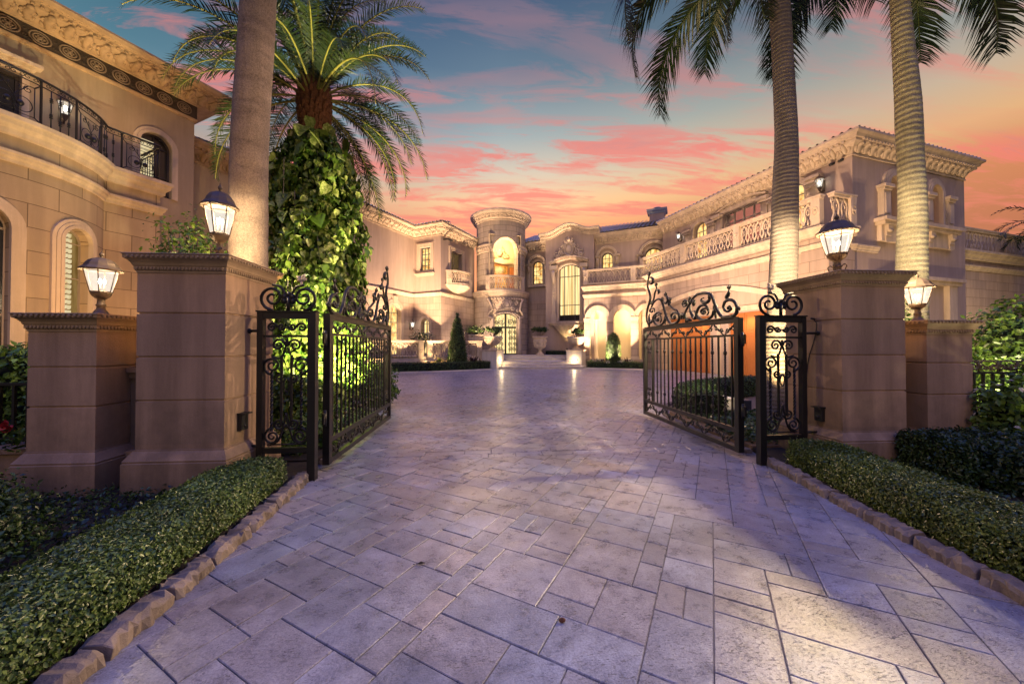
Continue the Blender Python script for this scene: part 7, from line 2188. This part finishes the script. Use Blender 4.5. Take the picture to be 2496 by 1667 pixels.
for lab, x, y, z, tx, ty, tz in (('low bed light before the left terrace parapet, outermost', -6.6, 22.7, .25, -6.9, 23.3, 1.4), ('low bed light left of the cone topiary, facing the parapet', -3.3, 23.3, .25, -2.9, 24.7, 1.3), ('low bed light right of the cone topiary', -1.05, 23.95, .25, -1.5, 24.9, 1.5), ('low bed light before the dome topiary', 8.35, 24.95, .25, 8.9, 25.5, 1.6)):
    uplight_spot(lab, x, y, z, tx, ty, tz, 380, 140, (1, .68, .32), .8)
for lab, u, n in (('small uplight on the curved balcony of the left house, under the cornice', -3.3, 1.7), ('small uplight on the straight end of the balcony of the left house', -1.5, 1.0)):
    q = FH.p(u, n, 6.46); uplight_spot(lab, *q, *FH.p(u, .55, 10.0), 260, 75, (1, .60, .20), .8)
uplight_spot('added uplight behind the iron fence shining on the bright shrubs', 8.6, 5.15, .1, 8.9, 6.0, 1.4, 420, 120, (1, .84, .48))  # added to brighten the shrubs at the right edge
uplight_spot('added low fill light in the right bed before the iron fence', 6.95, 3.55, .5, 6.5, 4.0, .7, 90, 140, (1, .84, .50), .7)  # added fill for the right bed
# eave floodlights turned on the gate; the left wing's lamp is added
c = FU.p(5.95, .42, 9.3); spot_light(c, (-2.8, 4.4, 1.7), 7500, (1, .66, .46), 30, .7, .06)
c = WC.p(.3, .75, 9.0); spot_light(c, (4.5, 4.6, 1.7), 7500, (1, .66, .46), 26, .7, .06)
FLW = (1, .65, .37)  # unseen hedge lights added to brighten the facade
for lab, x, y, z, tx, ty, tz, pw, an in (
    ('added fill light in the clipped hedge, aimed at the upper left wing', -4.6, 22.35, .58, -6.6, 26.0, 6.6, 1700, 66),
    ('added fill light in the clipped hedge left of the cone topiary', -3.0, 22.85, .58, -3.6, 27.0, 7.2, 2400, 62),
    ('added fill light in the clipped hedge right of the cone topiary', -.9, 24.1, .58, .9, 28.4, 6.6, 2000, 56),
    ('added fill light in the right clipped hedge, aimed at the tall bay', 7.6, 25.55, .5, 6.3, 28.6, 7.6, 2400, 70),
    ('added fill light in the right clipped hedge, aimed over the arcade', 9.2, 24.6, .5, 10.4, 26.4, 7.4, 1500, 80),
    ('added fill light in the island hedge, aimed at the garage wing', 6.1, 9.75, .62, 12.6, 18.6, 5.6, 1900, 80),
    ('added fill light at the back of the island hedge, aimed at the upper right wing', 8.0, 10.6, .62, 14.2, 16.4, 7.4, 950, 80)):
    uplight_spot(lab, x, y, z, tx, ty, tz, pw * 3.2, an, FLW)
# wide soft spot standing free before the garage wing, aimed at its front
spot_light(FR_.p(2.0, 3.5, 2.6), FR_.p(1.0, 0, 5.5), 1200, (1, .70, .50), 130, 1, .4)
for o in LIGHTS:
    o['kind'] = 'helper'

# ================================================================= sky
w = bpy.data.worlds.new('World'); SC.world = w; w.use_nodes = True
t = NT('world', w)
SUN_AZ, SUN_EL = radians(8), radians(16)
tc = t.n('ShaderNodeTexCoord'); g = tc.outputs['Generated']
sep = t.n('ShaderNodeSeparateXYZ'); t.l(g, sep.inputs[0]); X, Y, Zc = sep.outputs
el = t.math('MULTIPLY', t.math('ARCSINE', Zc), 1 / (pi / 2))            # 0 horizon .. 1 zenith
base = t.ramp(el, [(0.0, (.60, .14, .05)), (.13, (.80, .20, .07)), (.19, (.90, .30, .10)), (.235, (.96, .56, .27)), (.28, (.66, .55, .42)), (.33, (.34, .40, .41)), (.41, (.10, .17, .25)), (.485, (.035, .085, .175)), (.515, (.06, .11, .26)), (.60, (.24, .36, 1.6)), (1.0, (.28, .46, 2.25))])
# deeper blue to the left, hazier to the right (real azimuth of the dusk sky)
az = t.math('ARCTAN2', X, Y)                                              # 0 ahead, + to the right
azn = t.math('MULTIPLY_ADD', az, 1 / 1.8); azn.node.inputs[2].default_value = .5
left = t.ramp(azn, [(.08, (.20, .48, .62)), (.36, (.55, .72, .86)), (.52, (1, 1, 1)), (.78, (1.05, .95, .85)), (.95, (.95, .80, .72))])
hi = t.ramp(el, [(.16, (0, 0, 0)), (.34, (1, 1, 1))])
base = t.mix(hi, base, t.mix(1, base, left, 'MULTIPLY'))
lo = t.ramp(azn, [(.18, (.78, .48, .80)), (.42, (1.0, .92, .95)), (.6, (1, 1, 1)), (.80, (.74, .74, .56)), (.95, (.62, .60, .45))])
base = t.mix(t.ramp(el, [(.13, (1, 1, 1)), (.36, (0, 0, 0))]), base, t.mix(1, base, lo, 'MULTIPLY'))
# cloud sheet: project the view direction on a plane overhead so that streaks converge at the horizon
zz = t.math('ADD', t.math('MAXIMUM', Zc, .0), .10)
comb = t.n('ShaderNodeCombineXYZ'); t.l(t.math('DIVIDE', X, zz), comb.inputs[0]); t.l(t.math('DIVIDE', Y, zz), comb.inputs[1])
mp = t.n('ShaderNodeMapping'); mp.inputs['Rotation'].default_value = (0, 0, radians(-24)); mp.inputs['Scale'].default_value = (.62, 2.5, 1); mp.inputs['Location'].default_value = (3.1, 1.7, 0); t.l(comb.outputs[0], mp.inputs['Vector'])
wn = t.n('ShaderNodeTexNoise'); wn.inputs['Scale'].default_value = 1.1; wn.inputs['Detail'].default_value = 3; t.l(mp.outputs[0], wn.inputs['Vector'])
vm = t.n('ShaderNodeVectorMath', operation='SCALE'); t.l(wn.outputs['Color'], vm.inputs[0]); vm.inputs['Scale'].default_value = .9
va = t.n('ShaderNodeVectorMath', operation='ADD'); t.l(mp.outputs[0], va.inputs[0]); t.l(vm.outputs[0], va.inputs[1])
n1 = t.noise(va.outputs[0], 3.1, 10, .66); n2 = t.noise(va.outputs[0], .95, 4, .55)
dens = t.math('MULTIPLY', t.ramp(n1, [(.455, (0, 0, 0)), (.565, (1, 1, 1))]), t.ramp(n2, [(.36, (.10, .10, .10)), (.54, (1, 1, 1))]))
fade = t.ramp(el, [(.08, (.7, .7, .7)), (.20, (1, 1, 1)), (.36, (1, 1, 1)), (.50, (.5, .5, .5)), (.65, (.08, .08, .08))])
dens = t.math('MULTIPLY', dens, fade)
ccol = t.ramp(el, [(.0, (.60, .13, .08)), (.15, (.80, .17, .10)), (.26, (.90, .19, .14)), (.36, (.66, .19, .17)), (.50, (.36, .19, .23)), (.7, (.2, .17, .26))])
ccol = t.mix(t.ramp(n1, [(.60, (0, 0, 0)), (.78, (.75, .75, .75))]), ccol, (.42, .20, .22))
sky = t.mix(t.math('MULTIPLY', dens, .88), base, ccol)
# the sky behind the camera and overhead is the pale lilac of the opposite twilight
back = t.ramp(t.math('MULTIPLY_ADD', Y, .5), [(0, (0, 0, 0)), (1, (1, 1, 1))])
bk = t.math('MULTIPLY', Y, -1.0)
bf = t.ramp(bk, [(.0, (0, 0, 0)), (.35, (1, 1, 1))])
bcol = t.ramp(el, [(0, (.10, .08, .075)), (.25, (.15, .12, .12)), (.46, (.16, .15, .28)), (.60, (.24, .36, 1.6)), (1, (.28, .46, 2.25))])
sky = t.mix(bf, sky, bcol)
bg = t.n('ShaderNodeBackground'); t.l(sky, bg.inputs['Color']); bg.inputs['Strength'].default_value = 1.0
nk = t.n('ShaderNodeTexSky'); nk.sky_type = 'NISHITA'; nk.sun_disc = False; nk.sun_elevation = radians(2.0); nk.sun_rotation = SUN_AZ
bg2 = t.n('ShaderNodeBackground'); t.l(nk.outputs[0], bg2.inputs['Color']); bg2.inputs['Strength'].default_value = .05
ad = t.n('ShaderNodeAddShader'); t.l(bg.outputs[0], ad.inputs[0]); t.l(bg2.outputs[0], ad.inputs[1])
wo = t.n('ShaderNodeOutputWorld'); t.l(ad.outputs[0], wo.inputs['Surface'])

# weak, very soft warm fill from behind the camera
s = bpy.data.lights.new('warm_fill', 'SUN'); s.energy = .46; s.angle = radians(25); s.color = (1, .62, .38)
so = bpy.data.objects.new('warm_fill', s); COL.objects.link(so)
d = Vector((-.35, -1.0, .62))    # direction towards the light: above and behind the camera
so.rotation_euler = d.to_track_quat('Z', 'Y').to_euler()

# ================================================================= render settings
SC.view_settings.view_transform = 'Standard'; SC.view_settings.look = 'None'; SC.view_settings.exposure = 0; SC.view_settings.gamma = 1
SC.render.engine = 'CYCLES'
SC.cycles.use_denoising = True
try: SC.cycles.denoiser = 'OPENIMAGEDENOISE'
except Exception: pass
SC.cycles.max_bounces = 5; SC.cycles.diffuse_bounces = 2; SC.cycles.glossy_bounces = 2; SC.cycles.transmission_bounces = 2; SC.cycles.transparent_max_bounces = 6
SC.cycles.sample_clamp_indirect = 3.0; SC.cycles.sample_clamp_direct = 12.0
SC.cycles.use_light_tree = True
SC.cycles.caustics_reflective = False; SC.cycles.caustics_refractive = False
SC.cycles.blur_glossy = 1.0
bpy.context.view_layer.update()
